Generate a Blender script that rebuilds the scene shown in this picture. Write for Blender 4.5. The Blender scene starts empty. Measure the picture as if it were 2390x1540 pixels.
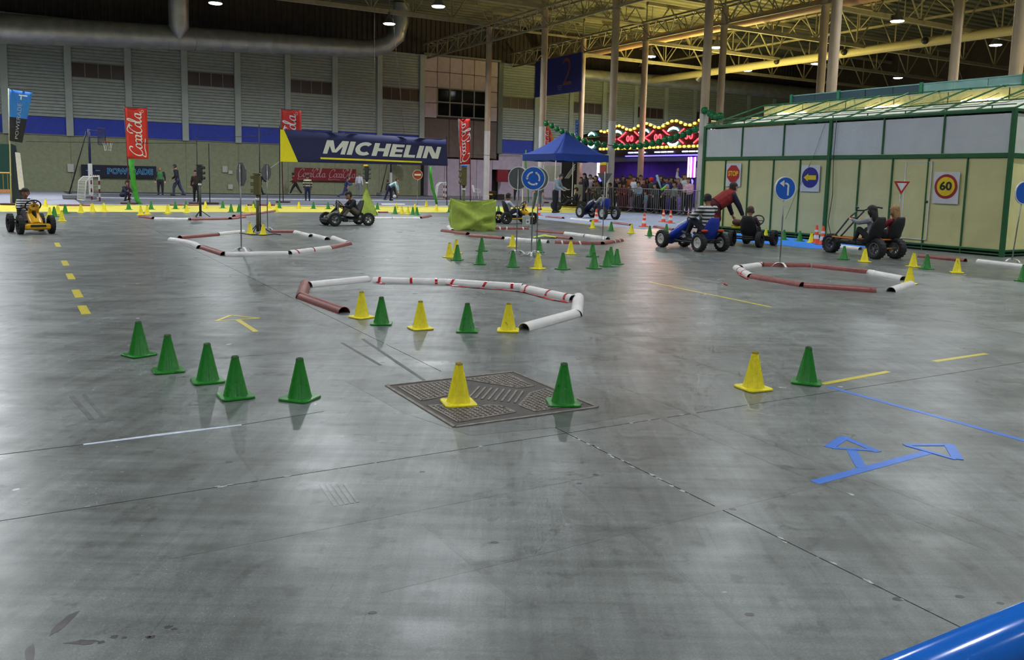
import bpy, math, random
from mathutils import Vector, Matrix
random.seed(7)
PI = math.pi
SC = bpy.context.scene
COL = SC.collection

# ------------------------------------------------------------------ camera
F_PX, CX, CY, HZ, SLOPE, CAM_H = 1960.0, 1195.0, 654.0, 417.0, 0.024, 1.42
ROLL = math.atan(SLOPE)
PITCH = math.atan((CY - HZ) * math.cos(ROLL) / F_PX)
FW = Vector((0, math.cos(PITCH), -math.sin(PITCH)))
UP = Vector((0, math.sin(PITCH), math.cos(PITCH)))
RT = Vector((1, 0, 0))
CR, SR = math.cos(ROLL), math.sin(ROLL)
cam_d = bpy.data.cameras.new('camera')
cam_d.sensor_width = 36.0
cam_d.lens = F_PX / 2390.0 * 36.0
cam_d.shift_y = -(770.0 - CY) / 2390.0
cam_d.clip_start, cam_d.clip_end = 0.05, 300
cam = bpy.data.objects.new('camera', cam_d)
COL.objects.link(cam)
cr, cu = RT * CR + UP * SR, RT * -SR + UP * CR
cam.matrix_world = Matrix(((cr.x, cu.x, -FW.x, 0), (cr.y, cu.y, -FW.y, 0), (cr.z, cu.z, -FW.z, CAM_H), (0, 0, 0, 1)))
SC.camera = cam

# ------------------------------------------------------------------ world and exposure
SC.view_settings.view_transform = 'Standard'
SC.view_settings.look = 'None'
SC.view_settings.exposure = 0.2
SC.view_settings.gamma = 1.0
SC.view_settings.use_curve_mapping = False
world = bpy.data.worlds.new('hall_world')
SC.world = world
world.use_nodes = True
world.node_tree.nodes['Background'].inputs[0].default_value = (0.55, 0.62, 0.70, 1)
world.node_tree.nodes['Background'].inputs[1].default_value = 0.10
SC.cycles.max_bounces = 3
SC.cycles.diffuse_bounces = 2
SC.cycles.glossy_bounces = 2
SC.cycles.transmission_bounces = 2
SC.cycles.caustics_reflective = False
SC.cycles.caustics_refractive = False
SC.cycles.use_adaptive_sampling = True
SC.cycles.adaptive_threshold = 0.10
SC.cycles.adaptive_min_samples = 10
SC.cycles.sample_clamp_indirect = 4.0
LAMP_W = 208.0          # watts of one high bay lamp
LAMP_COL = (0.94, 0.98, 1.0)

# ------------------------------------------------------------------ hall frame: u along the back wall, v towards it
A30 = PI / 6
E1 = Vector((math.cos(A30), math.sin(A30), 0))
E2 = Vector((-math.sin(A30), math.cos(A30), 0))
def H(u, v, z=0.0): return E1 * u + E2 * v + Vector((0, 0, z))
def uv_of(p): return p.dot(E1), p.dot(E2)
def ray(x, y):
    a, b = x - CX, CY - y
    return FW * F_PX + RT * (a * CR - b * SR) + UP * (a * SR + b * CR)
def G(x, y, z=0.0):                       # floor (or height z) point that the survey of the photo gives
    r = ray(x, y)
    p = r * ((z - CAM_H) / r.z); p.z += CAM_H
    return p
def on_v(x, y, v):
    r = ray(x, y); p = r * (v / r.dot(E2)); p.z += CAM_H; return p
def on_u(x, y, u):
    r = ray(x, y); p = r * (u / r.dot(E1)); p.z += CAM_H; return p
def at_depth(x, y, d):
    r = ray(x, y); p = r * (d / r.y); p.z += CAM_H; return p
RZ_WALL = A30                # local x = u, local -y faces the room
RZ_BOOTH = -PI / 3           # local x = -v, local -y faces -u

# ------------------------------------------------------------------ materials
def lin(c):
    out = []
    for v in c[:3]:
        v = v / 255.0
        out.append(v / 12.92 if v <= 0.04045 else ((v + 0.055) / 1.055) ** 2.4)
    return (out[0], out[1], out[2], 1.0)
_mats = {}
def mat(name, rgb, rough=0.6, metal=0.0, var=0.10, scale=18.0, bump=0.0, emit=0.0, emit_rgb=None, spec=None, wear=None, trans=0.0):
    key = (name, tuple(rgb), rough, metal, emit)
    if key in _mats: return _mats[key]
    m = bpy.data.materials.new(name); m.use_nodes = True
    nt = m.node_tree; b = nt.nodes['Principled BSDF']
    b.inputs['Roughness'].default_value = rough
    b.inputs['Metallic'].default_value = metal
    if spec is not None: b.inputs['Specular IOR Level'].default_value = spec
    if trans: b.inputs['Transmission Weight'].default_value = trans
    tc = nt.nodes.new('ShaderNodeTexCoord')
    nz = nt.nodes.new('ShaderNodeTexNoise'); nz.inputs['Scale'].default_value = scale; nz.inputs['Detail'].default_value = 2
    nt.links.new(tc.outputs['Object'], nz.inputs['Vector'])
    rp = nt.nodes.new('ShaderNodeValToRGB')
    c = lin(rgb)
    rp.color_ramp.elements[0].position, rp.color_ramp.elements[1].position = 0.3, 0.7
    rp.color_ramp.elements[0].color = tuple(v * (1 - var) for v in c[:3]) + (1,)
    rp.color_ramp.elements[1].color = tuple(min(1, v * (1 + var)) for v in c[:3]) + (1,)
    nt.links.new(nz.outputs['Fac'], rp.inputs['Fac'])
    col = rp.outputs['Color']
    if wear:                                 # worn patches: (rgb, scale, threshold)
        n2 = nt.nodes.new('ShaderNodeTexNoise'); n2.inputs['Scale'].default_value = wear[1]; n2.inputs['Detail'].default_value = 3
        oi = nt.nodes.new('ShaderNodeObjectInfo'); ad = nt.nodes.new('ShaderNodeVectorMath'); ad.operation = 'ADD'
        sc_ = nt.nodes.new('ShaderNodeMath'); sc_.operation = 'MULTIPLY'; sc_.inputs[1].default_value = 37.0
        nt.links.new(oi.outputs['Random'], sc_.inputs[0]); nt.links.new(tc.outputs['Object'], ad.inputs[0]); nt.links.new(sc_.outputs[0], ad.inputs[1])
        nt.links.new(ad.outputs[0], n2.inputs['Vector'])
        r2 = nt.nodes.new('ShaderNodeValToRGB')
        r2.color_ramp.elements[0].position, r2.color_ramp.elements[1].position = wear[2], wear[2] + 0.06
        nt.links.new(n2.outputs['Fac'], r2.inputs['Fac'])
        mx = nt.nodes.new('ShaderNodeMix'); mx.data_type = 'RGBA'
        nt.links.new(r2.outputs['Color'], mx.inputs['Factor']); nt.links.new(col, mx.inputs[6]); mx.inputs[7].default_value = lin(wear[0])
        col = mx.outputs[2]
    nt.links.new(col, b.inputs['Base Color'])
    if bump:
        bp = nt.nodes.new('ShaderNodeBump'); bp.inputs['Strength'].default_value = bump; bp.inputs['Distance'].default_value = 0.01
        nt.links.new(nz.outputs['Fac'], bp.inputs['Height']); nt.links.new(bp.outputs[0], b.inputs['Normal'])
    if emit:
        b.inputs['Emission Color'].default_value = lin(emit_rgb or rgb)
        b.inputs['Emission Strength'].default_value = emit
        m.cycles.emission_sampling = 'NONE'      # small bulbs: seen and reflected, the lamps carry the light
    _mats[key] = m
    return m
def striped(name, a, b_, pitch, axis=2, duty=0.5):
    key = (name, tuple(a), tuple(b_), pitch)
    if key in _mats: return _mats[key]
    m = mat(name + str(len(_mats)), a, 0.85)
    nt = m.node_tree; bs = nt.nodes['Principled BSDF']
    tc = nt.nodes.new('ShaderNodeTexCoord'); sp = nt.nodes.new('ShaderNodeSeparateXYZ')
    nt.links.new(tc.outputs['Object'], sp.inputs[0])
    d = nt.nodes.new('ShaderNodeMath'); d.operation = 'DIVIDE'; d.inputs[1].default_value = pitch
    nt.links.new(sp.outputs[axis], d.inputs[0])
    fr = nt.nodes.new('ShaderNodeMath'); fr.operation = 'FRACT'; nt.links.new(d.outputs[0], fr.inputs[0])
    gt = nt.nodes.new('ShaderNodeMath'); gt.operation = 'GREATER_THAN'; gt.inputs[1].default_value = duty
    nt.links.new(fr.outputs[0], gt.inputs[0])
    mx = nt.nodes.new('ShaderNodeMix'); mx.data_type = 'RGBA'
    nt.links.new(gt.outputs[0], mx.inputs['Factor']); mx.inputs[6].default_value = lin(a); mx.inputs[7].default_value = lin(b_)
    nt.links.new(mx.outputs[2], bs.inputs['Base Color'])
    _mats[key] = m
    return m
def cloth(rgb): return mat('cloth_%d_%d_%d' % tuple(rgb), rgb, 0.9, var=0.18, scale=25, bump=0.25)
def concrete(K=1.0):
    m = bpy.data.materials.new('concrete_floor'); m.use_nodes = True
    nt = m.node_tree; b = nt.nodes['Principled BSDF']; N = nt.nodes.new; L = nt.links.new
    geo = N('ShaderNodeNewGeometry')
    def noise(scale, detail=6, stretch=None, rough=0.6):
        n = N('ShaderNodeTexNoise'); n.inputs['Scale'].default_value = scale; n.inputs['Detail'].default_value = detail; n.inputs['Roughness'].default_value = rough
        mp = N('ShaderNodeMapping'); L(geo.outputs['Position'], mp.inputs['Vector'])
        mp.inputs['Rotation'].default_value = (0, 0, -A30)
        if stretch: mp.inputs['Scale'].default_value = stretch
        L(mp.outputs[0], n.inputs['Vector']); return n.outputs['Fac']
    def ramp(src, p0, p1, c0, c1):
        r = N('ShaderNodeValToRGB'); e = r.color_ramp.elements
        e[0].position, e[1].position = p0, p1; e[0].color, e[1].color = c0, c1
        L(src, r.inputs['Fac']); return r.outputs['Color']
    def mul(a, c, fac=1.0):
        x = N('ShaderNodeMix'); x.data_type = 'RGBA'; x.blend_type = 'MULTIPLY'; x.inputs['Factor'].default_value = fac
        L(a, x.inputs[6]); L(c, x.inputs[7]); return x.outputs[2]
    g = lambda v: (v, v, v, 1)
    base = ramp(noise(0.9, 5), 0.3, 0.7, tuple(v * K for v in lin((101, 106, 104))), tuple(v * K for v in lin((131, 137, 136))))
    base = mul(base, ramp(noise(0.28, 2), 0.35, 0.65, g(0.88), g(1.08)))
    base = mul(base, ramp(noise(1.2, 3, (14.0, 0.9, 1)), 0.30, 0.66, g(0.78), g(1.07)))
    base = mul(base, ramp(noise(1.0, 3, (0.7, 18.0, 1)), 0.32, 0.62, g(0.80), g(1.06)))
    base = mul(base, ramp(noise(1.6, 2, (60.0, 1.0, 1)), 0.28, 0.36, g(0.80), g(1.0)))
    base = mul(base, ramp(noise(1.3, 2, (1.2, 70.0, 1)), 0.27, 0.34, g(0.82), g(1.0)))
    base = mul(base, ramp(noise(9.0, 3), 0.33, 0.42, g(0.70), g(1.0)))
    base = mul(base, ramp(noise(2.6, 4), 0.36, 0.62, g(0.78), g(1.10)))
    base = mul(base, ramp(noise(120, 2), 0.3, 0.7, g(0.80), g(1.16)))
    spots = ramp(noise(7.5, 2, None, 0.4), 0.765, 0.785, g(0), g(1))
    wx = N('ShaderNodeMix'); wx.data_type = 'RGBA'; L(spots, wx.inputs['Factor']); L(base, wx.inputs[6]); wx.inputs[7].default_value = lin((196, 198, 196))
    L(wx.outputs[2], b.inputs['Base Color'])
    rr = ramp(noise(1.4, 3, (1.0, 3.0, 1)), 0.3, 0.7, g(0.27), g(0.40))
    L(rr, b.inputs['Roughness'])
    b.inputs['Specular IOR Level'].default_value = 0.5
    bp = N('ShaderNodeBump'); bp.inputs['Strength'].default_value = 0.12; bp.inputs['Distance'].default_value = 0.006
    L(noise(6, 3), bp.inputs['Height']); L(bp.outputs[0], b.inputs['Normal'])
    return m

# ------------------------------------------------------------------ mesh builder
class MB:
    def __init__(s): s.v, s.f, s.m = [], [], []
    def add(s, vs, fs, mi=0, M=None):
        o = len(s.v)
        s.v += [tuple(M @ Vector(p)) if M else tuple(p) for p in vs]
        s.f += [tuple(i + o for i in f) for f in fs]
        s.m += [mi] * len(fs)
        return s
    def box(s, c, d, mi=0, M=None, rz=0.0):
        x, y, z = d[0] / 2, d[1] / 2, d[2] / 2
        R = Matrix.Translation(c) @ Matrix.Rotation(rz, 4, 'Z')
        if M: R = M @ R
        vs = [(-x, -y, -z), (x, -y, -z), (x, y, -z), (-x, y, -z), (-x, -y, z), (x, -y, z), (x, y, z), (-x, y, z)]
        return s.add(vs, [(0, 3, 2, 1), (4, 5, 6, 7), (0, 1, 5, 4), (1, 2, 6, 5), (2, 3, 7, 6), (3, 0, 4, 7)], mi, R)
    def bbox(s, c, d, b=0.01, mi=0, M=None):       # box with chamfered edges
        x, y, z = d[0] / 2, d[1] / 2, d[2] / 2
        b = min(b, x * 0.9, y * 0.9, z * 0.9)
        rings = []
        for zz, i in ((-z, b), (-z + b, 0), (z - b, 0), (z, b)):
            xx, yy = x - i, y - i
            rings.append([(-xx + b, -yy, zz), (xx - b, -yy, zz), (xx, -yy + b, zz), (xx, yy - b, zz), (xx - b, yy, zz), (-xx + b, yy, zz), (-xx, yy - b, zz), (-xx, -yy + b, zz)])
        T = Matrix.Translation(c)
        return s.loft(rings, True, True, mi, (M @ T) if M else T)
    def loft(s, rings, cap0=True, cap1=True, mi=0, M=None, close=True):
        n = len(rings[0]); vs = [p for r in rings for p in r]; fs = []
        for i in range(len(rings) - 1):
            for j in range(n if close else n - 1):
                k = (j + 1) % n
                fs.append((i * n + j, i * n + k, (i + 1) * n + k, (i + 1) * n + j))
        if cap0: fs.append(tuple(range(n - 1, -1, -1)))
        if cap1: fs.append(tuple((len(rings) - 1) * n + j for j in range(n)))
        return s.add(vs, fs, mi, M)
    def lathe(s, prof, n=20, mi=0, M=None, cap0=False, cap1=False):
        rings = [[(r * math.cos(2 * PI * j / n), r * math.sin(2 * PI * j / n), h) for j in range(n)] for r, h in prof]
        return s.loft(rings, cap0, cap1, mi, M)
    def cyl(s, p0, p1, r0, r1=None, n=10, mi=0, M=None):
        p0, p1 = Vector(p0), Vector(p1); r1 = r0 if r1 is None else r1
        d = p1 - p0
        if d.length < 1e-6: return s
        q = d.to_track_quat('Z', 'Y').to_matrix().to_4x4()
        T = Matrix.Translation(p0) @ q
        return s.lathe([(r0, 0), (r1, d.length)], n, mi, (M @ T) if M else T, True, True)
    def tube(s, pts, r, n=8, mi=0, M=None, closed=False):
        pts = [Vector(p) for p in pts]; rings = []; N = len(pts)
        prev = None
        for i, p in enumerate(pts):
            if closed: t = pts[(i + 1) % N] - pts[(i - 1) % N]
            else: t = pts[min(i + 1, N - 1)] - pts[max(i - 1, 0)]
            t.normalize()
            if prev is None:
                a = Vector((0, 0, 1)) if abs(t.z) < 0.9 else Vector((1, 0, 0))
            else: a = prev
            x = (a - t * a.dot(t))
            if x.length < 1e-5: x = Vector((1, 0, 0)) - t * t.x
            x.normalize(); prev = x; y = t.cross(x)
            rr = r[i] if isinstance(r, (list, tuple)) else r
            rings.append([tuple(p + x * math.cos(2 * PI * j / n) * rr + y * math.sin(2 * PI * j / n) * rr) for j in range(n)])
        if closed: rings.append(rings[0]); return s.loft(rings, False, False, mi, M)
        return s.loft(rings, True, True, mi, M)
    def sphere(s, c, r, n=10, k=7, mi=0, M=None):
        if not isinstance(r, (list, tuple)): r = (r, r, r)
        rings = []
        for i in range(1, k):
            a = PI * i / k
            rings.append([(c[0] + r[0] * math.sin(a) * math.cos(2 * PI * j / n), c[1] + r[1] * math.sin(a) * math.sin(2 * PI * j / n), c[2] - r[2] * math.cos(a)) for j in range(n)])
        return s.loft(rings, True, True, mi, M)
    def prism(s, poly, t0, t1, mi=0, M=None):          # polygon in xz, thickness along y from t0 to t1
        n = len(poly)
        vs = [(x, t0, z) for x, z in poly] + [(x, t1, z) for x, z in poly]
        fs = [tuple(range(n)), tuple(range(2 * n - 1, n - 1, -1))] + [(i, n + i, n + (i + 1) % n, (i + 1) % n) for i in range(n)]
        return s.add(vs, fs, mi, M)
    def plate(s, poly, z0, z1, mi=0, M=None):          # polygon in xy, thickness along z
        n = len(poly)
        vs = [(x, y, z0) for x, y in poly] + [(x, y, z1) for x, y in poly]
        fs = [tuple(range(n - 1, -1, -1)), tuple(range(n, 2 * n))] + [(i, (i + 1) % n, n + (i + 1) % n, n + i) for i in range(n)]
        return s.add(vs, fs, mi, M)
    def shell(s, grid, off, mi=0, M=None):             # grid of points with a second skin at +off
        R, C_ = len(grid), len(grid[0])
        def o(i, j):
            d = off(i, j) if callable(off) else off
            return tuple(Vector(grid[i][j]) + Vector(d))
        vs = [tuple(p) for r in grid for p in r] + [o(i, j) for i in range(R) for j in range(C_)]
        n = R * C_; fs = []
        for i in range(R - 1):
            for j in range(C_ - 1):
                a, b, c, d = i * C_ + j, i * C_ + j + 1, (i + 1) * C_ + j + 1, (i + 1) * C_ + j
                fs += [(a, b, c, d), (n + d, n + c, n + b, n + a)]
        for i in range(R - 1):
            fs += [(i * C_, (i + 1) * C_, n + (i + 1) * C_, n + i * C_), ((i + 1) * C_ - 1 + C_, (i + 1) * C_ - 1, n + (i + 1) * C_ - 1, n + (i + 1) * C_ - 1 + C_)]
        for j in range(C_ - 1):
            e = (R - 1) * C_
            fs += [(j + 1, j, n + j, n + j + 1), (e + j, e + j + 1, n + e + j + 1, n + e + j)]
        return s.add(vs, fs, mi, M)
    def mesh(s, name, mats, smooth=False):
        me = bpy.data.meshes.new(name); me.from_pydata(s.v, [], s.f)
        if not isinstance(mats, (list, tuple)): mats = [mats]
        for m in mats: me.materials.append(m)
        if len(mats) > 1: me.polygons.foreach_set('material_index', s.m)
        if smooth: me.shade_smooth() if smooth is True else None
        if smooth: me.polygons.foreach_set('use_smooth', [True] * len(me.polygons))
        me.update(); return me
    def build(s, name, mats, parent=None, smooth=False, loc=None, rz=None):
        return link(name, s.mesh(name, mats, smooth), parent, loc, rz)
def link(name, me, parent=None, loc=None, rz=None):
    o = bpy.data.objects.new(name, me); COL.objects.link(o)
    if parent: o.parent = parent
    if loc is not None: o.location = loc
    if rz is not None: o.rotation_euler = (0, 0, rz)
    return o
def sharp(me, ang=40):
    me.polygons.foreach_set('use_smooth', [True] * len(me.polygons))
    try: me.set_sharp_from_angle(angle=math.radians(ang))
    except Exception: pass
    return me
def tag(o, label, cat, group=None, kind=None):
    if label: o['label'] = label
    if cat: o['category'] = cat
    if group: o['group'] = group
    if kind: o['kind'] = kind
    return o
def thing(name, label, cat, loc=(0, 0, 0), rz=0.0, group=None, kind=None):
    o = bpy.data.objects.new(name, None); COL.objects.link(o); o.empty_display_size = 0.1
    o.location = loc; o.rotation_euler = (0, 0, rz)
    return tag(o, label, cat, group, kind)
def struct(name, loc=(0, 0, 0), rz=0.0, label=None):
    o = bpy.data.objects.new(name, None); COL.objects.link(o); o.location = loc; o.rotation_euler = (0, 0, rz)
    o['kind'] = 'structure'
    if label: o['label'] = label
    return o
ORD = ['first', 'second', 'third', 'fourth', 'fifth', 'sixth', 'seventh', 'eighth', 'ninth', 'tenth', 'eleventh', 'twelfth', 'thirteenth', 'fourteenth', 'fifteenth', 'sixteenth', 'seventeenth', 'eighteenth', 'nineteenth', 'twentieth', 'twenty-first', 'twenty-second', 'twenty-third', 'twenty-fourth', 'twenty-fifth', 'twenty-sixth', 'twenty-seventh', 'twenty-eighth', 'twenty-ninth', 'thirtieth']
def yaw_to(d): return math.atan2(d[1], d[0]) - PI / 2       # local +y looks along d
def yaw_cam(p): return yaw_to((p[0], p[1]))                # local -y looks at the camera

# lettering --------------------------------------------------------
def text_mesh(name, body, size, m, shear=0.0, bold=0.0, width=None, depth=0.002, align='CENTER', spacing=1.0, kx=None):
    cu_ = bpy.data.curves.new('lettering', 'FONT'); cu_.body = body; cu_.size = size; cu_.shear = shear; cu_.offset = bold
    cu_.align_x = align; cu_.align_y = 'CENTER'; cu_.extrude = depth; cu_.resolution_u = 3; cu_.space_character = spacing
    o = bpy.data.objects.new('lettering', cu_); COL.objects.link(o)
    bpy.context.view_layer.update()
    me = bpy.data.meshes.new_from_object(o.evaluated_get(bpy.context.evaluated_depsgraph_get()))
    bpy.data.objects.remove(o); bpy.data.curves.remove(cu_)
    me.name = name
    xs = [v.co.x for v in me.vertices]
    k = width / (max(xs) - min(xs)) if width else (kx or 1.0)
    me['kx'] = k
    for v in me.vertices:
        x, y, z = v.co; v.co = (x * k, -z, y)
    me.materials.clear(); me.materials.append(m)
    return me
def ribbon(pts, nib, taper=True):                         # broad pen stroke: polyline swept by a fixed nib
    out = []
    for i in range(len(pts) - 1):
        a, b = pts[i], pts[i + 1]
        out.append([(a[0] - nib[0], a[1] - nib[1]), (a[0] + nib[0], a[1] + nib[1]), (b[0] + nib[0], b[1] + nib[1]), (b[0] - nib[0], b[1] - nib[1])])
    return out
def smooth_pts(ctrl, n=5):
    P = [Vector((p[0], p[1])) for p in ctrl]; out = []
    P = [P[0] * 2 - P[1]] + P + [P[-1] * 2 - P[-2]]
    for i in range(1, len(P) - 2):
        for k in range(n):
            t = k / n
            a, b, c, d = P[i - 1], P[i], P[i + 1], P[i + 2]
            out.append(0.5 * ((2 * b) + (c - a) * t + (2 * a - 5 * b + 4 * c - d) * t * t + (3 * b - a - 3 * c + d) * t ** 3))
    out.append(P[-2])
    return [(p.x, p.y) for p in out]
def script_strokes():
    """the flowing double-word script of the red banners, in a box 0..4.2 wide, -0.6..1.5 high"""
    sl = 0.28
    def o_(x, w=0.21, h=0.62):
        return [(x + w * math.cos(a) + w + sl * (h / 2 + h / 2 * math.sin(a)), h / 2 + h / 2 * math.sin(a)) for a in [0.6 + i * 2 * PI / 14 for i in range(15)]]
    def a_(x):
        return o_(x) + [], [(x + 0.56, 0.62), (x + 0.44, 0.15), (x + 0.53, 0.0), (x + 0.72, 0.16)]
    def c_(x, w=0.21, h=0.62):
        return [(x + w * math.cos(a) + w + sl * (h / 2 + h / 2 * math.sin(a)), h / 2 + h / 2 * math.sin(a)) for a in [0.7 + i * 4.9 / 12 for i in range(13)]]
    S = []
    big1 = [(1.02, 0.92), (1.08, 1.15), (0.86, 1.25), (0.50, 1.02), (0.22, 0.62), (0.14, 0.22), (0.30, -0.03), (0.62, 0.06), (0.90, 0.32)]
    S.append(smooth_pts(big1)); S.append(smooth_pts([(0.22, 0.02), (0.02, -0.30), (0.40, -0.36), (1.0, -0.25), (1.9, -0.34)]))
    S.append(o_(0.84)); S.append(c_(1.32)); x = 1.72; A = a_(x); S.append(A[0]); S.append(smooth_pts(A[1]))
    S.append([(2.36, 0.46), (2.50, 0.48)])
    big2 = [(3.22, 0.92), (3.32, 1.10), (3.16, 1.22), (2.86, 1.0), (2.60, 0.58), (2.54, 0.20), (2.72, -0.03), (3.0, 0.08), (3.18, 0.30)]
    S.append(smooth_pts(big2)); S.append(smooth_pts([(2.50, 0.86), (2.52, 1.16), (2.80, 1.40), (3.14, 1.34), (3.50, 1.16)]))
    S.append(o_(3.08)); S.append(smooth_pts([(3.60, 0.25), (3.84, 0.78), (3.98, 1.20), (3.92, 1.40), (3.80, 1.24), (3.70, 0.7), (3.66, 0.16), (3.76, 0.0), (3.96, 0.18)]))
    A = a_(4.00); S.append(A[0]); S.append(smooth_pts(A[1]))
    return S
def script_mesh(name, m, fmap, nib=(0.066, 0.03)):
    mb = MB()
    for s in script_strokes():
        for q in ribbon(s, nib) + ribbon(s, (0.012, -0.035)):
            ps = [fmap(*p) for p in q]
            mb.add([p for p in ps], [(0, 1, 2, 3)])
    return mb.mesh(name, m)
# ------------------------------------------------------------------ common materials
M_FLOOR = concrete()
M_JOINT = mat('joint_dirt', (64, 65, 63), 0.95)
M_SLAT = mat('pale_siding', (160, 169, 162), 0.55, var=0.10, scale=3)
M_PILLAR = mat('pillar_paint', (172, 182, 174), 0.6, var=0.06, scale=2)
M_BLUEBAND = mat('blue_band', (40, 64, 176), 0.6, var=0.15, scale=4)
M_OLIVE = mat('olive_wall', (146, 152, 124), 0.9, var=0.10, scale=6)
M_PANE_BR = mat('brown_pane', (70, 56, 50), 0.35, var=0.15)
M_MULL = mat('mullion_grey', (128, 128, 126), 0.6)
M_GLASS = mat('dark_glass', (10, 10, 20), 0.08, var=0.02, spec=0.2)
M_LILAC = mat('lilac_plaster', (176, 164, 182), 0.8, var=0.08, scale=3)
M_PINKWALL = mat('pinkish_panel', (192, 176, 180), 0.7, var=0.1, scale=3)
M_BROWNWALL = mat('brown_cladding', (112, 98, 92), 0.8, var=0.1, scale=3)
M_DARKRIB = mat('dark_ribbed_sheet', (66, 58, 52), 0.8, var=0.15, scale=2)
M_ROOF = mat('roof_sheet', (112, 110, 88), 0.75, var=0.15, scale=0.6)
M_STEEL = mat('painted_steel', (150, 142, 116), 0.55, var=0.12, scale=4)
M_COL = mat('column_paint', (172, 154, 132), 0.55, var=0.12, scale=1.5)
M_COLW = mat('column_white', (196, 192, 190), 0.5, var=0.06, scale=2)
M_GALV = mat('galvanised_duct', (176, 176, 172), 0.38, 0.6, var=0.15, scale=2)
M_BLACK = mat('black_plastic', (20, 20, 22), 0.5)
M_WHITE = mat('white_paint', (214, 214, 212), 0.5, var=0.04)
M_CHROME = mat('zinc_steel', (150, 152, 154), 0.35, 0.8)
M_GREYM = mat('grey_metal', (110, 112, 114), 0.45, 0.4)

# ------------------------------------------------------------------ floor: cast slabs over a dirty joint bed
floor = struct('floor', label='grey polished concrete hall floor')
SU, SV, U0, V0, GAP = 6.0, 6.1, 2.59 - 30.0, 3.83 - 18.3, 0.007
sl = MB(); sl.plate([(0, 0), (SU - GAP, 0), (SU - GAP, SV - GAP), (0, SV - GAP)], -0.06, 0.0)
slab_me = sl.mesh('floor_slab', M_FLOOR)
for i in range(16):
    for j in range(13):
        link('floor_slab', slab_me, floor, H(U0 + i * SU + GAP / 2, V0 + j * SV + GAP / 2), A30)
MB().plate([(-0.4, -0.4), (96.4, -0.4), (96.4, 79.7), (-0.4, 79.7)], -0.08, -0.012).build('joint_bed', M_JOINT, floor, loc=H(U0, V0), rz=A30)

def flat(name, pts, m, z=0.0012, parent=None, th=0.0010):       # thin sheet lying on the floor, outline in hall (u, v)
    c = [sum(p[i] for p in pts) / len(pts) for i in (0, 1)]
    mb = MB(); q = [(p[0] - c[0], p[1] - c[1]) for p in pts]
    area = sum(q[i][0] * q[(i + 1) % len(q)][1] - q[(i + 1) % len(q)][0] * q[i][1] for i in range(len(q)))
    if area < 0: q.reverse()
    mb.plate(q, 0.0, th)
    return mb.build(name, m, parent, loc=H(c[0], c[1], z - th), rz=A30)
def strip_pts(a, b, w):
    a, b = Vector(a), Vector(b); d = (b - a).normalized(); n = Vector((-d.y, d.x)) * w / 2
    return [tuple(a - n), tuple(b - n), tuple(b + n), tuple(a + n)]
def uvpx(x, y): p = G(x, y); return uv_of(p)

# stains and repairs that belong to the slab
M_PATCH = concrete(0.76)
M_TYRE = mat('tyre_mark', (86, 88, 88), 0.6, var=0.3, scale=9)
M_OIL = mat('oil_stain', (72, 68, 74), 0.35, var=0.35, scale=14)
flat('repair_patch', [(1.86, 5.50), (2.30, 5.55), (2.75, 5.47), (3.27, 5.50), (3.36, 4.7), (3.32, 3.96), (2.7, 3.93), (2.08, 4.02), (1.92, 4.6)], M_PATCH, 0.0006, floor, 0.0004)
for a, b, w in (((2.27, 6.8), (2.26, 5.86), .028), ((2.49, 6.9), (2.36, 5.24), .03), ((.19, 5.82), (.27, 5.21), .03), ((.26, 5.85), (.33, 5.23), .022)):
    flat('tyre_mark', strip_pts(a, b, w), M_TYRE, 0.0008, floor, 0.0004)
def blob(c, r, n=14, j=0.35, sx=1.0, sy=1.0, rot=0.0):
    out = []
    for i in range(n):
        a = 2 * PI * i / n; k = r * (1 + random.uniform(-j, j))
        x, y = math.cos(a) * k * sx, math.sin(a) * k * sy
        out.append((c[0] + x * math.cos(rot) - y * math.sin(rot), c[1] + x * math.sin(rot) + y * math.cos(rot)))
    return out
flat('oil_stain', blob((.045, 2.845), .035, sx=2.2, sy=.45, rot=1.0, j=.2), M_OIL, 0.0007, floor, .0004)
flat('oil_stain', blob((-.045, 2.70), .03, sx=1.9, sy=.45, rot=1.55, j=.2), M_OIL, 0.0007, floor, .0004)
flat('oil_stain', blob((.09, 2.70), .028, sx=1.8, sy=.5, rot=-.5, j=.5), M_OIL, 0.0007, floor, .0004)
for k in range(7): flat('oil_stain', blob((.14 + .035 * k * random.uniform(.6, 1.4), 2.66 + random.uniform(-.05, .04)), random.uniform(.006, .013), j=.3, sx=1.3), M_OIL, 0.0007, floor, .0004)
ux, vx = uvpx(185, 804); flat('oil_stain', blob((ux, vx), .11, sx=1.0, sy=.8, j=.12), M_TYRE, 0.0007, floor, .0004)
for (x, y, r) in ((985, 1101, .011), (1155, 1266, .011), (535, 1078, .013), (1352, 1128, .01), (1390, 1108, .012), (1710, 1188, .012), (870, 1430, .01), (2240, 1392, .012), (2335, 1408, .01), (1750, 1434, .012), (2095, 1398, .014)):
    flat('oil_stain', blob(uvpx(x, y), r, n=9, j=.15, sx=1.4, rot=-.5), M_OIL, 0.0007, floor, .0004)

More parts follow.
